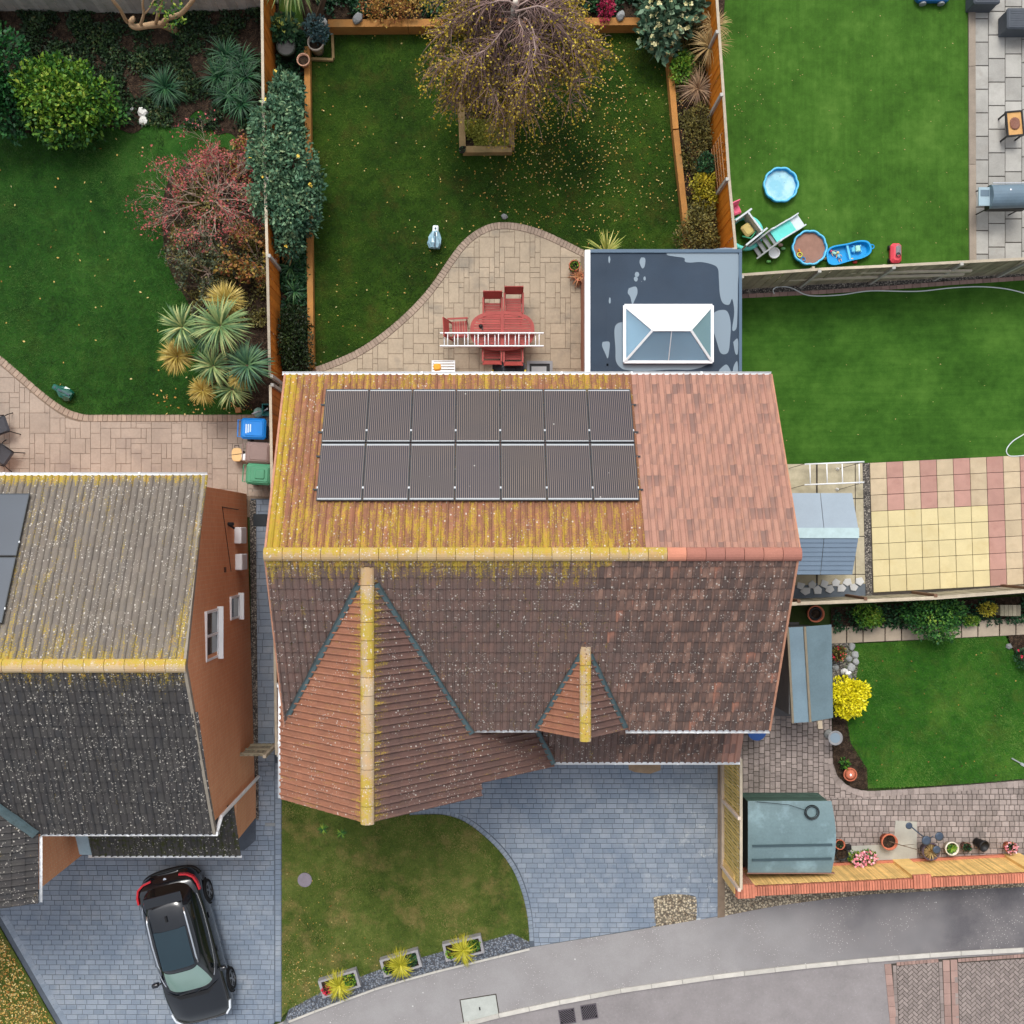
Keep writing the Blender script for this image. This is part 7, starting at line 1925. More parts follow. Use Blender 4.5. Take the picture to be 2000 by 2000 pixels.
for a in ((-.17, .17, .15, .17), (-.17, .17, -.17, -.15), (-.17, -.15, -.15, .15), (.15, .17, -.15, .15), (-.17, .17, -.17, .17)): mb.bbox(*a, 0, .28 if a != (-.17, .17, -.17, .17) else .015)
mb.build('crate_body', mat('teal_plastic', L(60, 150, 146), .5, .1), cr)
mb = MB(); mb.box((*W(467, 802)[:2], .09), (.16, .14, .12), .1); mb.tube([W(444, 780, .08), W(466, 799, .1)], .012, 5); tag(mb.build('wooden_block', mat('old_wood', L(170, 126, 80), .8, .2, 8, 0)), 'small wooden block with a stick on the patio edge', 'wood block')
# rattan chairs at the left edge
def rattan(label, px, py, rz):
    o = thing('rattan_chair', label, 'chair', (*W(px, py, .45)[:2], .02), rz, 'dark chairs on the rose patio')
    md = mat('dark_weave', L(62, 64, 70), .7, .12, 40, 0, .6, 60)
    mb = MB(); mb.rbox((0, 0, .42), (.52, .5, .06), 0, .05); mb.build('seat', md, o)
    mb = MB(); mb.bar((0, .25, .46), (0, .36, .9), .5, .04, up=(0, 1, .2)); mb.build('backrest', md, o)
    for sx in (-1, 1):
        for sy in (-1, 1): mb = MB(); mb.tube([(sx * .22, sy * .2, .4), (sx * .28, sy * .27, .25), (sx * .34, sy * .34, .0)], [.016, .014, .014], 6); mb.build('leg', m_dark, o)
        mb = MB(); mb.tube([(sx * .26, .3, .64), (sx * .28, -.05, .64), (sx * .25, -.24, .42)], .016, 6); mb.build('armrest', m_dark, o)
    return o
rattan('dark woven chair at the patio edge nearer the lawn', -2, 832, R(110))
rattan('dark woven chair on the patio nearer the grey roof', 4, 888, R(55))

# ------------------------------------------------------------------ toys on the artificial turf
m_pool = mat('sky_blue_plastic', L(96, 190, 232), .4, .05, 3, 0, .1, 20); m_pool_d = mat('bright_blue_plastic', L(14, 150, 214), .4, .06, 3, 0, .1, 20)
def scallop(a): return 1 + .045 * abs(math.cos(a * 5)) * 1.2
def pool(label, px, py, fill, fz):
    o = thing('shell_pool', label, 'toy pool', (*W(px, py, .2)[:2], .025))
    mb = MB(); mb.lathe([(.40, 0), (.475, .2), (.50, .21), (.505, .16), (.45, .0)], n=60, fn=scallop); mb.build('wall', m_pool_d, o)
    mb = MB(); mb.ring((0, 0, .205), .49, .03, 60, 6, fn=lambda a: .475 * scallop(a)); mb.build('rim', m_pool, o, True)
    mb = MB(); mb.lathe([(.41 + fz * .35, fz), (0, fz)], n=60, fn=scallop); mb.build('contents', fill, o)
    return o
def foamwater():
    t = NT('pool_water'); c = t.mix(t.rng(t.noise(2.2, 4, .6), .4, .62), L(130, 190, 208), L(176, 216, 226)); c = t.mix(t.rng(t.noise(9, 4, .7), .66, .7), c, L(40, 74, 88)); return t.done(c, .08, .5)
pool('shell shaped blue pool holding rain water on the toy lawn', 1525, 361, foamwater(), .1)
sp_ = pool('shell shaped blue pool filled with brown sand', 1581, 484, mat('play_sand', L(146, 112, 98), .9, .16, 5, 0, .6, 30), .13)
for (dx, dy, r, c) in ((-.28, -.2, .07, L(206, 206, 80)), (-.18, -.33, .06, L(40, 130, 190))):
    mb = MB(); mb.ring((dx, dy, .16), r, .015, 16, 5); mb.build('toy_ring', mat('ring_%d' % int(c[0] * 999), c, .5, .05), sp_, True)
mb = MB(); mb.rbox((-.3, -.08, .17), (.05, .09, .06), .3, .015); mb.build('toy_block', mat('orange_toy', L(236, 130, 40), .5, .05), sp_)
bo = thing('boat_tray', 'blue boat shaped sand tray holding small dolls', 'toy boat', (*W(1657, 493, .15)[:2], .025), R(13))
ou = [(-.68, -.02), (-.66, -.2), (-.45, -.29), (0, -.27), (.35, -.27), (.6, -.18), (.67, 0), (.6, .18), (.35, .26), (0, .25), (-.45, .27), (-.64, .16)]
ou = spline(ou + [ou[0]], 4)[:-1]; n = len(ou); vs = [(x * .93, y * .9, 0) for x, y in ou] + [(x, y, .2) for x, y in ou] + [(x * .92, y * .86, .2) for x, y in ou] + [(x * .86, y * .8, .04) for x, y in ou]; fs = []
for k in range(3):
    for i in range(n): fs.append((k * n + i, k * n + (i + 1) % n, (k + 1) * n + (i + 1) % n, (k + 1) * n + i))
fs.append(tuple(3 * n + i for i in range(n))); mb = MB(); mb.add(vs, fs); mb.build('hull', m_pool_d, bo)
mb = MB(); mb.bbox(-.03, .03, -.22, .22, .04, .16); mb.build('divider', m_pool, bo); mb = MB(); mb.ring((.7, 0, .16), .06, .02, 12, 5); mb.build('handle', m_pool_d, bo, True)
def doll(label, px, py, rz, hair, dress):
    o = thing('toy_doll', label, 'doll', (*W(px, py, .1)[:2], .075), rz)
    sk = mat('doll_skin', L(222, 178, 140), .6, .05)
    mb = MB(); mb.lathe([(.0, -.03), (.03, -.015), (.035, .01), (.02, .03), (0, .035)], (0, .09, .04), 10); mb.build('head', sk, o, True)
    mb = MB(); mb.lathe([(.0, -.01), (.04, 0), (.042, .02), (.0, .035)], (0, .1, .05), 10); mb.build('hair', hair, o, True)
    mb = MB(); mb.tube([(0, .06, .03), (0, 0, .035), (0, -.07, .03)], [.025, .04, .055], 8); mb.build('dress', dress, o, True)
    for sx in (-1, 1):
        mb = MB(); mb.tube([(sx * .025, .05, .03), (sx * .07, .0, .025), (sx * .09, -.04, .02)], [.012, .01, .008], 5); mb.build('arm', sk, o); mb = MB(); mb.tube([(sx * .02, -.07, .025), (sx * .03, -.13, .02), (sx * .035, -.18, .018)], [.015, .012, .01], 5); mb.build('leg', sk, o)
m_pinkt = mat('pink_toy', L(228, 96, 128), .5, .06); m_mintt = mat('mint_toy', L(160, 214, 200), .5, .05)
doll('doll with pink hair lying in the boat tray', 1628, 494, R(60), m_pinkt, m_mintt); doll('fair doll lying beside the pink haired doll in the tray', 1638, 500, R(20), mat('blond', L(226, 200, 130), .7, .1), m_pool)
tv = thing('toy_vehicle', 'pale mint toy buggy inside the boat tray', 'toy car', (*W(1675, 486, .15)[:2], .07), R(5))
mb = MB(); mb.rbox((0, 0, .1), (.14, .18, .08), 0, .02); mb.build('body', m_mintt, tv); mb = MB(); mb.rbox((-.13, -.02, .08), (.1, .14, .06), 0, .02); mb.build('seat', m_pool, tv)
for sx in (-1, 1):
    for sy in (-1, 1): mb = MB(); mb.lathe([(.04, -.015), (.04, .015)], (sx * .1, sy * .08, .045), 12, M=Matrix.Rotation(math.pi / 2, 4, 'Y')); mb.build('wheel', m_pool, tv)
rc = thing('toy_car', 'red ride on toy car on the turf by the silvery fence', 'toy car', (*W(1749, 495, .2)[:2], .03))
m_redt = mat('red_toy', L(212, 70, 84), .45, .08, 3, 0, .1, 20)
mb = MB(); mb.rbox((0, 0, .16), (.32, .58, .22), 0, .07, taper=.9); mb.build('body', m_redt, rc)
mb = MB(); mb.rbox((.03, .06, .275), (.19, .36, .02), 0, .05); mb.build('seat_well', mat('grey_toy', L(120, 118, 122), .6, .08), rc)
mb = MB(); mb.ring((.03, -.08, .31), .06, .012, 14, 5); mb.build('steering_wheel', m_dark, rc, True)
for sx in (-1, 1):
    for sy in (-1, 1): mb = MB(); mb.lathe([(.07, -.02), (.07, .02), (.03, .025)], (sx * .16, sy * .19, .07), 14, M=Matrix.Rotation(math.pi / 2, 4, 'Y')); mb.build('wheel', m_dark, rc)
# slide
m_tealt = mat('aqua_plastic', L(100, 204, 194), .4, .06, 3, 0, .1, 20); m_greyt = mat('pale_grey_plastic', L(196, 204, 208), .45, .06, 3, 0, .1, 20); m_greyd = mat('mid_grey_plastic', L(128, 132, 134), .5, .08, 3, 0, .1, 20)
e0 = Vector(W(1470, 495)); e1 = Vector(W(1562, 432)); dv = (e1 - e0).normalized(); L_s = (e1 - e0).length; ang = math.atan2(dv.y, dv.x)
sd_o = thing('toy_slide', 'aqua and grey toy slide with steps on the turf corner', 'slide', (e0.x, e0.y, .025), ang)
pz = .62; px_ = .52
lane = [(px_, pz), (px_ + .2, pz - .06), (px_ + .7, .28), (L_s - .3, .12), (L_s, .08)]
for nm, i0, i1, mm in (('lane', 0, 3, m_tealt), ('lane_end', 3, 4, m_greyt)):
    mb = MB()
    for i in range(i0, i1): mb.bar((lane[i][0], 0, lane[i][1]), (lane[i + 1][0], 0, lane[i + 1][1]), .36, .03)
    mb.build(nm, mm, sd_o)
for sy in (-1, 1):
    mb = MB()
    for i in range(4): mb.bar((lane[i][0], sy * .2, lane[i][1] + .05), (lane[i + 1][0], sy * .2, lane[i + 1][1] + .05), .035, .14)
    mb.build('side_rail', m_greyt, sd_o)
    mb = MB(); mb.bar((0, sy * .21, .12), (px_ + .1, sy * .21, pz + .1), .04, .2); mb.build('step_side', m_greyt, sd_o)
for k in range(4): mb = MB(); mb.bbox(.04 + k * .13, .16 + k * .13, -.19, .19, .08 + k * .15, .13 + k * .15); mb.build('step', m_greyd, sd_o)
# activity gym
gx = W(1459, 452, .3); gy_ = thing('activity_gym', 'aqua play frame with a yellow seat between fence and slide', 'play frame', (gx[0], gx[1], .025))
mb = MB(); mb.ring((0, 0, .12), .46, .07, 36, 8); mb.build('base_ring', m_tealt, gy_, True)
for (a, b) in (((-.42, .22), (.05, .56)), ((-.05, .45), (.36, -.1)), ((-.12, -.5), (.5, .0))):
    mb = MB(); mb.bar((*a, .35), (*b, .35), .05, .55); mb.build('panel', m_greyt, gy_)
mb = MB(); mb.rbox((.0, .03, .35), (.3, .36, .1), R(35), .05); mb.build('seat', mat('straw_fabric', L(196, 178, 112), .8, .12, 8, 0, .3), gy_)
mb = MB(); mb.tube([(-.15, -.15, .3), (.1, -.22, .34), (.25, .0, .34)], .025, 6); mb.build('seat_frame', mat('green_toy', L(60, 150, 110), .5, .06), gy_, True)
tc_ = thing('toy_chair', 'pink plastic child chair against the amber fence', 'toy chair', (*W(1438, 410, .3)[:2], .03), R(25))
mb = MB(); mb.rbox((0, 0, .26), (.26, .26, .04), 0, .04); mb.build('seat', m_pinkt, tc_); mb = MB(); mb.bar((0, .13, .28), (0, .18, .56), .26, .03, up=(0, 1, .2)); mb.build('backrest', m_pinkt, tc_)
for sx in (-1, 1):
    for sy in (-1, 1): mb = MB(); mb.tube([(sx * .1, sy * .1, .25), (sx * .13, sy * .13, 0)], .02, 6); mb.build('leg', m_pinkt, tc_)
tk = thing('toy_bucket', 'white rimmed bucket with red toys beside the slide', 'bucket', (*W(1512, 494, .25)[:2], .03))
mb = MB(); mb.lathe([(.11, 0), (.14, .24), (.165, .25), (.165, .22), (.13, .2)], n=20); mb.build('bucket', m_white, tk, True); mb = MB(); mb.lathe([(.125, .17), (0, .19)], n=14); mb.build('contents', mat('mixed_toys', L(168, 84, 92), .6, .35, 16, 0), tk)
for k, (px, py, c, lab) in enumerate(((1500, 512, L(120, 190, 110), 'small green toy at the foot of the slide'), (1528, 487, L(120, 176, 120), 'small green bottle toy behind the white bucket'), (1523, 480, L(196, 160, 150), 'small pinkish toy behind the white bucket'), (1668, 513, L(190, 60, 60), 'small red toy beside the boat tray'), (1661, 508, L(222, 190, 140), 'small tan doll on the turf beside the boat tray'), (1610, 506, L(214, 186, 130), 'small tan toy between the sand pool and boat tray'))):
    mb = MB(); mb.lathe([(.0, 0), (.05, .01), (.06, .06), (.03, .1), (0, .11)], (*W(px, py)[:2], .022), 12, fn=lambda a: 1 + .25 * math.cos(2 * a)); tag(mb.build('small_toy', mat('toy_c%d' % k, c, .5, .06), None, True), lab, 'toy')
bt_ = thing('toy_tractor', 'blue ride on toy with grey wheels at the far end of the toy lawn', 'toy car', (*W(1822, -8, .2)[:2], .03))
mb = MB(); mb.rbox((0, 0, .18), (1.0, .34, .2), 0, .08); mb.build('body', mat('navy_toy', L(20, 84, 140), .4, .06), bt_)
for sx in (-1, 1):
    for sy in (-1, 1): mb = MB(); mb.lathe([(.1, -.03), (.1, .03), (.05, .04)], (sx * .27, sy * .19, .1), 16, M=Matrix.Rotation(math.pi / 2, 4, 'X')); mb.build('wheel', m_greyd, bt_)

# ------------------------------------------------------------------ grey patio, top right
m_box = mat('charcoal_resin', L(72, 78, 86), .6, .1, 6, .1, .2, 30)
def storage(label, px0, py0, px1, py1, h):
    x0, y1 = W(px0, py0, h)[:2]; x1, y0 = W(px1, py1, h)[:2]; o = thing('storage_box', label, 'storage box', ((x0 + x1) / 2, (y0 + y1) / 2, .03))
    w_, d_ = x1 - x0, y1 - y0; mb = MB(); mb.rbox((0, 0, h / 2 - .03), (w_ - .05, d_ - .05, h - .08), 0, .02); mb.build('body', m_box, o)
    mb = MB(); mb.rbox((0, 0, h - .05), (w_, d_, .08), 0, .04); lo_ = mb.build('lid', m_box, o)
    for k in range(7): mb = MB(); yy = -d_ / 2 + .1 + k * (d_ - .2) / 6; mb.bbox(-w_ / 2 + .09, w_ / 2 - .09, yy - .012, yy + .012, h - .01, h - .002); mb.build('ridge', m_box, lo_)
storage('charcoal storage box with ribbed lid on the grey slab patio', 1967, 15, 2050, 56, .6)
storage('charcoal storage box touching the timber edging of the toy lawn', 1902, -40, 1954, 7, .6)
bq = thing('barbecue', 'barbecue with blue grey domed lid and side shelf on the grey slabs', 'barbecue', (*W(1968, 385)[:2], .03))
bz_ = .95; k_ = (H - bz_) / H / S
def bl_(px, py, z): a = W(px, py, z); return Vector((a[0] - bq.location.x, a[1] - bq.location.y, z - .03))
c0 = bl_(1936, 382, bz_); c1 = bl_(2010, 380, bz_); m_bbq = mat('blue_grey_enamel', L(96, 116, 130), .3, .12, 3, 0, .05, 20, .5)
mb = MB(); vs = []; fs = []; n = 12; r = .36
for e in (c0, c1):
    for k in range(n + 1): a = math.pi * k / n; vs.append((e.x, e.y + r * math.cos(a) * .95, e.z - .12 + r * .75 * math.sin(a)))
for k in range(n): fs.append((k, k + 1, n + 2 + k, n + 1 + k))
fs += [tuple(range(n, -1, -1)), tuple(range(n + 1, 2 * n + 2))]; mb.add(vs, fs); mb.build('lid', m_bbq, bq)
mb = MB(); mb.bbox(c0.x, c1.x, c0.y - .33, c0.y + .33, c0.z - .4, c0.z - .125); mb.build('fire_box', m_dark, bq)
a_ = bl_(1911, 366, .85); b_ = bl_(1935, 402, .85); mb = MB(); mb.bbox(a_.x, b_.x, b_.y, a_.y, .8, .84); mb.build('side_shelf', mat('steel_blue_shelf', L(150, 172, 182), .4, .08), bq); mb = MB(); mb.bbox(a_.x + .05, b_.x - .05, a_.y - .26, a_.y - .08, .842, .85); mb.build('shelf_tray', m_bbq, bq)
for (x, y) in ((c0.x + .05, -.22), (c0.x + .05, .36), (c1.x - .05, -.22), (c1.x - .05, .36)):
    mb = MB(); mb.tube([(x, c0.y + (y - .05), .6), (x - .06, c0.y + y * 1.2, 0)], .02, 6); mb.build('leg', m_dark, bq)
mb = MB(); mb.tube([(c0.x + .05, c0.y + .37, c0.z - .02), (c1.x - .05, c0.y + .37, c0.z - .02)], .015, 6); mb.build('lid_handle', m_chrome, bq)
mb = MB(); mb.lathe([(.03, 0), (.03, .02), (0, .025)], ((c0.x + c1.x) / 2 - .05, c0.y + .12, c0.z + .13), 10); mb.build('thermometer', m_chrome, bq)
tt_ = thing('tray_table', 'small dark framed wooden tray table on the grey slabs', 'table', (*W(1981, 242, .45)[:2], .03), R(5))
mb = MB()
for a in ((-.25, .25, .33, .37), (-.25, .25, -.37, -.33), (-.25, -.21, -.33, .33), (.21, .25, -.33, .33)): mb.bbox(*a, .4, .47)
mb.build('frame', m_dark, tt_); mb = MB(); mb.bbox(-.21, .21, -.33, .33, .41, .44); mb.build('top', mat('honey_wood', L(196, 150, 92), .6, .1, 4, 0), tt_)
mb = MB(); mb.lathe([(.08, .44), (.14, .46), (.12, .475), (.0, .465)], n=18, fn=lambda a: 1 + .3 * abs(math.sin(a))); mb.build('ash_bowl', mat('brown_bowl', L(124, 82, 66), .5, .25, 14, 0), tt_)
for sx in (-1, 1):
    for sy in (-1, 1): mb = MB(); mb.bbox(sx * .22 - .02, sx * .22 + .02, sy * .33 - .02, sy * .33 + .02, 0, .4); mb.build('leg', m_dark, tt_)

# ------------------------------------------------------------------ right-hand gardens
hs_ = MB(); hs_.tube([W(x, y, .04) for x, y in spline([(1512, 574), (1510, 566), (1520, 560), (1545, 562), (1580, 577), (1640, 576), (1700, 568), (1790, 569), (1860, 562), (1920, 560), (1975, 566), (2030, 582)], 5)], .018, 6)
tag(hs_.build('garden_hose', mat('pale_hose', L(206, 214, 214), .5, .05, 3, 0, 0), None, True), 'long pale hose lying along the red brick edging', 'hose')
hs_ = MB(); hs_.tube([W(x, y, .035) for x, y in spline([(2030, 828), (2000, 848), (1978, 862), (1966, 878), (1970, 889), (1985, 891), (2030, 886)], 5)], .016, 6)
tag(hs_.build('garden_hose', _mats['pale_hose'], None, True), 'looped end of pale hose near the coloured slabs', 'hose')
fr = thing('tubular_frame', 'white tubular metal frame lying by the resin shed', 'frame', (*W(1628, 925)[:2], .03))
def fl_(px, py, z): a = W(px, py, z); return (a[0] - fr.location.x, a[1] - fr.location.y, z)
for y0_, y1_ in ((907, 902), (947, 942)): mb = MB(); mb.tube([fl_(1571, y0_, .3), fl_(1687, y1_, .3)], .022, 8); mb.build('rail', m_ladder, fr, True)
for x in (1581, 1614, 1644, 1677): mb = MB(); mb.tube([fl_(x, 906, .3), fl_(x + 1, 945, .3)], .018, 8); mb.build('rung', m_ladder, fr, True)
for a, b in (((1540, 915), (1571, 906)), ((1545, 954), (1571, 947)), ((1640, 915), (1684, 903)), ((1635, 957), (1684, 943))): mb = MB(); mb.tube([fl_(*a, .02), fl_(*b, .29)], .008, 5); mb.build('strut', m_dark, fr)
mb = MB(); mb.lathe([(.05, 0), (.03, .06), (.015, .12)], (fl_(1635, 916, 0)), 8); mb.lathe([(.05, 0), (.03, .06), (.015, .12)], (fl_(1634, 956, 0)), 8); mb.build('foot', m_ladder, fr, kind='stuff')
pot('terracotta pot with a dark pot inside beside the low grey fence', 1594, 1199, .25, .35, m_terra, fn=lambda o, h: MB().lathe([(.17, h * .7), (.18, h * .95), (.15, h * .95), (.13, h * .75)], n=18).build('inner_pot', m_dark, o))
pot('black pot of mixed plants on the rockery', 1637, 1276, .22, .35, m_dark, fn=pl_leaf(260, .19, .18, .1, lm_olive, (lm_redfl, 8, .06)))
m_rock = mat('pale_rock', L(142, 144, 144), .85, .16, 5, .3, .5, 30)
def rock(label, px, py, r, h=.6, m=None, cat='stone', z0=.04):
    bm = bmesh.new(); bmesh.ops.create_icosphere(bm, subdivisions=2, radius=1)
    s0 = random.random() * 50
    for v in bm.verts: v.co *= 1 + .35 * mnoise.noise(v.co * 1.3 + Vector((s0, 0, 0))); v.co = Vector((v.co.x * r, v.co.y * r * random.uniform(.8, .84), v.co.z * r * h))
    me = bpy.data.meshes.new('stone'); bm.to_mesh(me); bm.free(); me.materials.append(m or m_rock); at = me.attributes.new('tone', 'FLOAT', 'POINT'); at.data.foreach_set('value', [random.random()] * len(me.vertices))
    o = link_mesh('stone', me); o.location = (*W(px, py)[:2], z0 + r * h * .5); o.rotation_euler = (0, 0, random.random() * 6); tag(o, label, cat); return o
for (px, py, r, lab) in ((1662, 1262, .12, 'flat grey stone at the top of the rockery'), (1668, 1278, .13, 'angular grey stone on the lawn side of the rockery'), (1657, 1286, .1, 'small stone beside the black rockery pot'), (1670, 1292, .11, 'pointed pale stone at the lawn edge of the rockery'), (1630, 1302, .11, 'grey stone under the black rockery pot'), (1660, 1304, .14, 'large round grey stone low in the rockery'), (1656, 1322, .11, 'grey stone between the white ornament and the yellow shrub')):
    rock(lab, px, py, r)
wd_o = thing('stone_ornament', 'white sitting animal ornament on the rockery', 'ornament', (*W(1646, 1312)[:2], .06))
mw = mat('white_plaster', L(240, 240, 238), .6, .04)
mb = MB(); mb.lathe([(.0, 0), (.11, .01), (.12, .1), (.08, .2), (.05, .26), (.07, .3), (.06, .36), (0, .39)], n=16); mb.lathe([(.0, 0), (.05, .02), (.05, .06), (0, .09)], (.07, .02, .27), 10); mb.build('figure', mw, wd_o, True)
bbth = thing('bird_bath', 'round grey stone bird bath at the corner of the soil bed', 'bird bath', (*W(1617, 1433)[:2], .03))
mb = MB(); mb.lathe([(.14, 0), (.12, .06), (.06, .12), (.06, .45), (.1, .52)], n=18); mb.build('pedestal', m_rock, bbth, True)
mb = MB(); mb.lathe([(.08, .5), (.2, .58), (.215, .62), (.19, .62), (.12, .57), (0, .56)], n=24); mb.build('bowl', mat('grey_cast_stone', L(136, 136, 138), .8, .15, 6, 0, .3), bbth, True)
mb = MB(); mb.lathe([(.15, .595), (0, .595)], n=20); mb.build('water', m_pud, bbth)
pot('upturned terracotta pot with a white splash in the soil bed', 1661, 1513, .2, .22, m_terra, soil=False, fn=lambda o, h: (MB().lathe([(.17, h * .98), (.08, h * 1.12), (0, h * 1.14)], n=18).build('dome', m_terra, o, True), MB().prism([(.05 * math.cos(a) * (1 if k % 2 else .4), .06 * math.sin(a) * (1 if k % 2 else .4)) for k, a in enumerate([6.283 * q / 10 for q in range(10)])], h * 1.15, h * 1.155).build('splash', mw, o)))
mb = MB(); mb.rbox((*W(1600, 1415)[:2], .05), (.14, .24, .08), .1, .01); tag(mb.build('concrete_block', mat('cream_block', L(214, 196, 170), .8, .06)), 'small cream block at the end of the felt shed', 'block')
pot('blue lidded butt tucked under the front corner of the tiled roof', 1478, 1428, .26, .7, mat('navy_plastic', L(32, 70, 130), .5, .08), soil=False, fn=lambda o, h: MB().lathe([(.27, h), (.27, h + .03), (0, h + .05)], n=22).build('lid', _mats['navy_plastic'], o), cat='water butt')
pot('large terracotta pot with one bare twig beside the reed screen', 1738, 1645, .24, .34, m_terra, fn=lambda o, h: MB().tube([(0, 0, h * .7), (.3, -.05, h + .15), (.7, -.15, h + .2), (.95, -.35, h + .1)], [.014, .012, .01, .006], 5).tube([(.3, -.05, h + .15), (.62, .02, h + .25)], [.01, .005], 5).build('twig', m_bark, o))
pot('dark purple pot of pale grass below the metal stake lights', 1819, 1664, .26, .36, mat('purple_glaze', L(84, 70, 84), .4, .1), fn=pl_blades(110, .3, .02, lm_straw, .95, 1.0))
pot('white rimmed pot of bright green leaves beside the reed screen', 1860, 1658, .2, .3, mat('cream_glaze', L(222, 214, 196), .5, .06), fn=pl_blades(60, .2, .045, lm_bright, .9, .8))
pot('small brown pot of dark leaves beside the black bucket', 1889, 1655, .14, .24, mat('brown_pot', L(118, 74, 62), .6, .1), fn=pl_leaf(110, .12, .1, .07, lm_dark))
pot('tilted empty black bucket by the reed screen', 1917, 1650, .17, .34, m_dark, tilt=(R(10), R(18), 0), soil=False, cat='bucket')
pot('terracotta pot of pink flowers at the end of the pot row', 1975, 1656, .17, .26, m_terra, fn=pl_leaf(90, .14, .14, .07, lm_dark, (lm_pink, 14, .07)))
pot('orange pot half hidden behind the teal store', 1641, 1650, .15, .26, m_terra, fn=pl_leaf(30, .08, .05, .06, lm_dark))
pot('round black pot behind the teal store', 1645, 1669, .19, .25, m_dark)
mb = MB(); mb.rbox((*W(1657, 1655, .15)[:2], .1), (.18, .16, .16), .1, .02, taper=.85); tag(mb.build('black_box', m_dark), 'small square black box behind the teal store', 'box')
tro = thing('flower_trough', 'long trough of pink flowers against the reed screen', 'trough', (*W(1683, 1673, .2)[:2], .03))
mb = MB(); mb.rbox((0, 0, .1), (.7, .24, .2), 0, .03, taper=.88); mb.build('trough', mat('pale_trough', L(190, 186, 176), .7, .08), tro)
P, d = lump_points([(-.2, 0, .2, .2, .16, .14), (.15, 0, .2, .25, .18, .18)], 520); V, F, T = leaf_quads(P, unit(d + rng.normal(size=d.shape) * .7), .08, .05, rng.random(520)); mesh_np('foliage', V, F, T, lm_bright, tro)
P, d = lump_points([(-.1, -.02, .26, .22, .2, .14), (.15, .02, .26, .22, .18, .16)], 130, .05); P = P[P[:, 2] > .24]; V, F, T = leaf_quads(P + [0, 0, .03], unit(rng.normal(size=P.shape) + [0, 0, .4]), .09, .08, rng.random(len(P))); mesh_np('blossom', V, F, T, lm_pink, tro, kind='stuff')
lt = thing('stake_lights', 'dark metal stake with three round lamp heads leaning over the pots', 'garden light', (*W(1812, 1645)[:2], .03))
def ll(px, py, z): a = W(px, py, z); return (a[0] - lt.location.x, a[1] - lt.location.y, z)
m_pew = mat('pewter', L(76, 88, 104), .4, .12, 4, 0, 0, metal=.4)
mb = MB(); mb.tube([ll(1812, 1645, 0), ll(1812, 1640, .4), ll(1795, 1628, .6), ll(1778, 1613, .75)], .02, 6); mb.tube([ll(1812, 1640, .4), ll(1822, 1632, .55)], .015, 6); mb.build('stake', m_pew, lt, True)
for (px, py, z, r) in ((1774, 1612, .78, .1), (1808, 1641, .6, .14), (1833, 1633, .6, .13), (1828, 1659, .5, .12)):
    mb = MB(); mb.lathe([(.02, -.05), (r * .8, -.01), (r, .02), (r * .7, .03), (0, .015)], ll(px, py, z), 16); mb.build('lamp_head', m_pew, lt, True)
bxp = thing('wooden_planter', 'weathered slatted wooden planter box by the stepping slabs', 'planter', (*W(1971, 1192, .4)[:2], .06))
for k in range(5): mb = MB(); mb.bbox(-.3 + k * .12, -.19 + k * .12, -.16, .16, .4, .43, random.random()); mb.build('slat', m_grey_board, bxp)
mb = MB(); mb.bbox(-.28, .28, -.14, .14, 0, .398); mb.build('box', m_grey_board, bxp)
mb = MB(); mb.tube([W(1976, 1481, .1), W(2010, 1500, .08)], .02, 6); mb.box((*W(2000, 1495)[:2], .06), (.3, .08, .05), -.5); tag(mb.build('lawn_sprinkler', m_alu), 'pale metal rod lying on the lawn beside the block paving', 'sprinkler')
rock('grey stone ball on the curved bed edge beside the stepping slabs', 1968, 1262, .1)

# ------------------------------------------------------------------ front
def planter(label, px, py, rz, flower, fm):
    o = thing('stone_trough', label, 'planter', (*W(px, py, .25)[:2], .05), rz, 'stone troughs along the front lawn')
    m_tr = mat('grey_stone_trough', L(150, 148, 150), .85, .12, 5, .08, .3, 50)
    mb = MB()
    for a in ((-.58, .58, .2, .26), (-.58, .58, -.26, -.2), (-.58, -.5, -.2, .2), (.5, .58, -.2, .2)): mb.bbox(*a, 0, .24)
    mb.build('trough', m_tr, o); mb = MB(); mb.bbox(-.5, .5, -.2, .2, 0, .19); mb.build('soil', m_soil, o)
    V, F, T = blades((-.02, -.05, .2), 260, .6, .024, .8, 1.4); mesh_np('gold_grass', V, F, T, lm_grass, o)
    P, d = lump_points([(.32, .02, .22, .16, .16, .12)], 170); V, F, T = leaf_quads(P, unit(d + rng.normal(size=d.shape) * .6), .08, .05, rng.random(170)); mesh_np('foliage', V, F, T, lm_bright if fm else lm_dark, o)
    P, d = lump_points([(-.4, -.05, .22, .12, .12, .1)], 60, .1); V, F, T = leaf_quads(P, unit(d + rng.normal(size=d.shape) * .6), .07, .06, rng.random(60)); mesh_np('blossom', V, F, T, flower, o)
    return o
planter('stone trough of gold grass and red flowers at the gravel end by the driveway edge', 663, 1921, R(17), lm_redfl, 1)
planter('stone trough of gold grass with a round green plant, between two others', 783, 1881, R(16), lm_bright, 0)
planter('stone trough of gold grass nearest the curved lawn corner', 905, 1852, R(13), lm_bright, 1)
mb = MB(); mb.lathe([(.21, 0), (.21, .03), (0, .035)], (*W(596, 1717)[:2], .05), 28); tag(mb.build('drain_cover', mat('slate_cover', L(128, 120, 130), .8, .14, 5, 0, .3)), 'round grey drain cover set in the front lawn', 'drain cover')
uc = thing('utility_cover', 'pale rectangular concrete utility cover in the footway', 'manhole cover', (*W(937, 1969)[:2], .022), R(9))
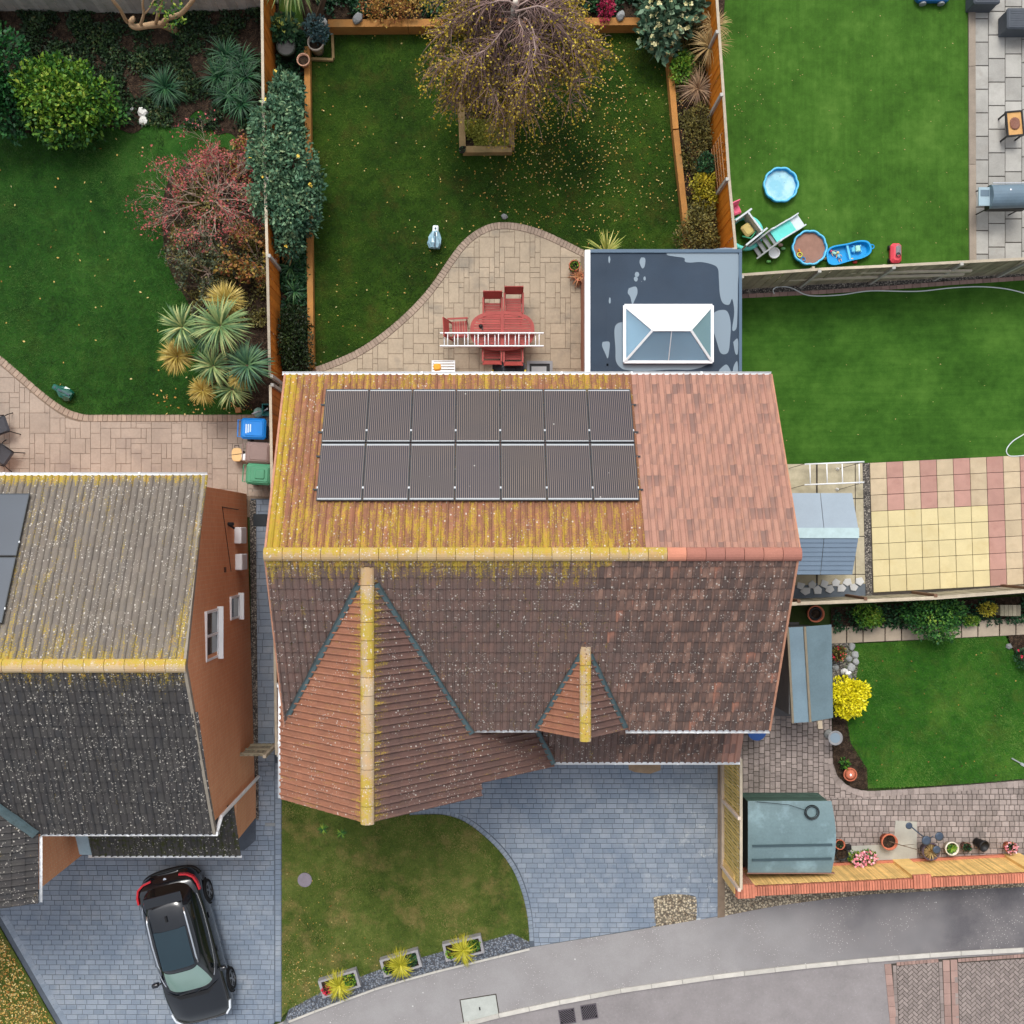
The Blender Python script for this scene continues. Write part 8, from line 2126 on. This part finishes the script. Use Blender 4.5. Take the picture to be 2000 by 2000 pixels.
mb = MB(); mb.bbox(-.52, .52, -.33, .33, 0, .012); mb.build('slab', mat('pale_cover', L(174, 178, 172), .85, .14, 3, 0, .3), uc); mb = MB(); mb.bbox(-.02, .02, -.05, .05, .012, .016); mb.build('keyhole', m_dark, uc)
mb = MB()
for a in ((-.55, .55, .33, .355), (-.55, .55, -.355, -.33), (-.55, -.522, -.33, .33), (.522, .55, -.33, .33)): mb.bbox(*a, 0, .01)
mb.build('frame', m_moss_joint, uc)
for i, (px, py) in enumerate(((1108, 1986), (1151, 1977))):
    g = thing('drain_grate', ['road drain grate at the kerb, on the side of the utility cover', 'road drain grate at the kerb, on the side of the gravel patch'][i], 'drain grate', (*W(px, py)[:2], -.033), R(9), 'road drain grates')
    mi = mat('cast_iron', L(92, 86, 92), .6, .2, 10, 0, .3, metal=.3)
    mb = MB(); mb.bbox(-.22, .22, -.2, .2, 0, .004); mb.build('pit', mat('dark_pit', L(22, 20, 24), .9, .1, 5, 0, 0), g)
    mb = MB()
    for a in ((-.24, .24, .19, .22), (-.24, .24, -.22, -.19), (-.24, -.21, -.19, .19), (.21, .24, -.19, .19)): mb.bbox(*a, 0, .02)
    mb.build('frame', mi, g)
    for k in range(-4, 5):
        c = k * .072; pts = []
        for t in (-.3, .3): pts.append((c + t * .72, t * .72 * (1 if i else -1)))
        a, b = [Vector((max(-.21, min(.21, p[0])), 0, .014)) for p in pts]
        # clip the diagonal bar to the frame
        sgn = 1 if i else -1; xs_ = [max(-.21, c - .19), min(.21, c + .19)]
        if xs_[1] - xs_[0] > .04: mb = MB(); mb.bar((xs_[0], (xs_[0] - c) * sgn, .013), (xs_[1], (xs_[1] - c) * sgn, .013), .022, .012); mb.build('bar', mi, g)
mb = MB(); mb.lathe([(.07, 0), (.07, .75), (.05, .82), (0, .84)], (*W(560, 1994)[:2], .02), 16); tag(mb.build('bollard', m_white, None, True), 'white post at the corner of the front garden', 'post')
mb = MB(); mb.rbox((*W(509, 1016)[:2], .03), (.42, .36, .03), 0, .01); tag(mb.build('inspection_cover', mat('black_cover', L(36, 42, 48), .6, .1)), 'dark square cover in the path between the houses', 'drain cover')
mb = MB(); mb.rbox((*W(528, 1610)[:2], .03), (.3, .1, .02), 0, .005); tag(mb.build('drain_channel', m_greyd), 'small grey channel drain in the driveway near the gate', 'drain')

# ------------------------------------------------------------------ odds and ends in the top border
pot('pale terracotta pot of dark soil on the sleeper corner', 592, 116, .19, .3, mat('pale_terracotta', L(206, 160, 134), .85, .12, 5, 0, .2), z0=.3)
pot('tall pale grey pot under the palm', 616, 82, .24, .55, mat('pale_stone_pot', L(176, 164, 150), .8, .12, 4, 0, .2))
pot('dark green water butt behind the sleepers under the palm', 558, 90, .28, .7, mat('dark_green_butt', L(24, 34, 24), .6, .1), soil=False, cat='water butt', fn=lambda o, h: MB().lathe([(.27, h * .96), (0, h * .97)], n=20).build('lid', m_dark, o))
pot('small dark pot on the corner of the raised bed', 903, 292, .1, .14, m_dark, z0=.3, fn=pl_leaf(40, .08, .05, .05, lm_dark))
rock('smooth grey stone on the sleepers beside the orange shrub', 703, 55, .17, .7, None, 'stone', .5)
rock('white stone at the sleeper end beside the grey pot', 636, 58, .15, .7, mat('white_rock', L(206, 206, 200), .8, .1, 5, .1), 'stone', .4)
rock('pale round stone on the sleepers by the deep pink shrub', 1207, 50, .15, .7, None, 'stone', .5)
rock('small grey stone beside the patio curve below the raised bed', 985, 424, .1, .5)
for (px, py, r, lab) in ((281, 222, .17, 'squarish white stone beside the strappy clump'), (282, 238, .16, 'wedge shaped cream stone at the lawn edge'), (258, 214, .09, 'small white stone near the round glossy shrub'), (312, 214, .1, 'slim white stone under the strappy clump')):
    rock(lab, px, py, r, .6, _mats['white_rock'])
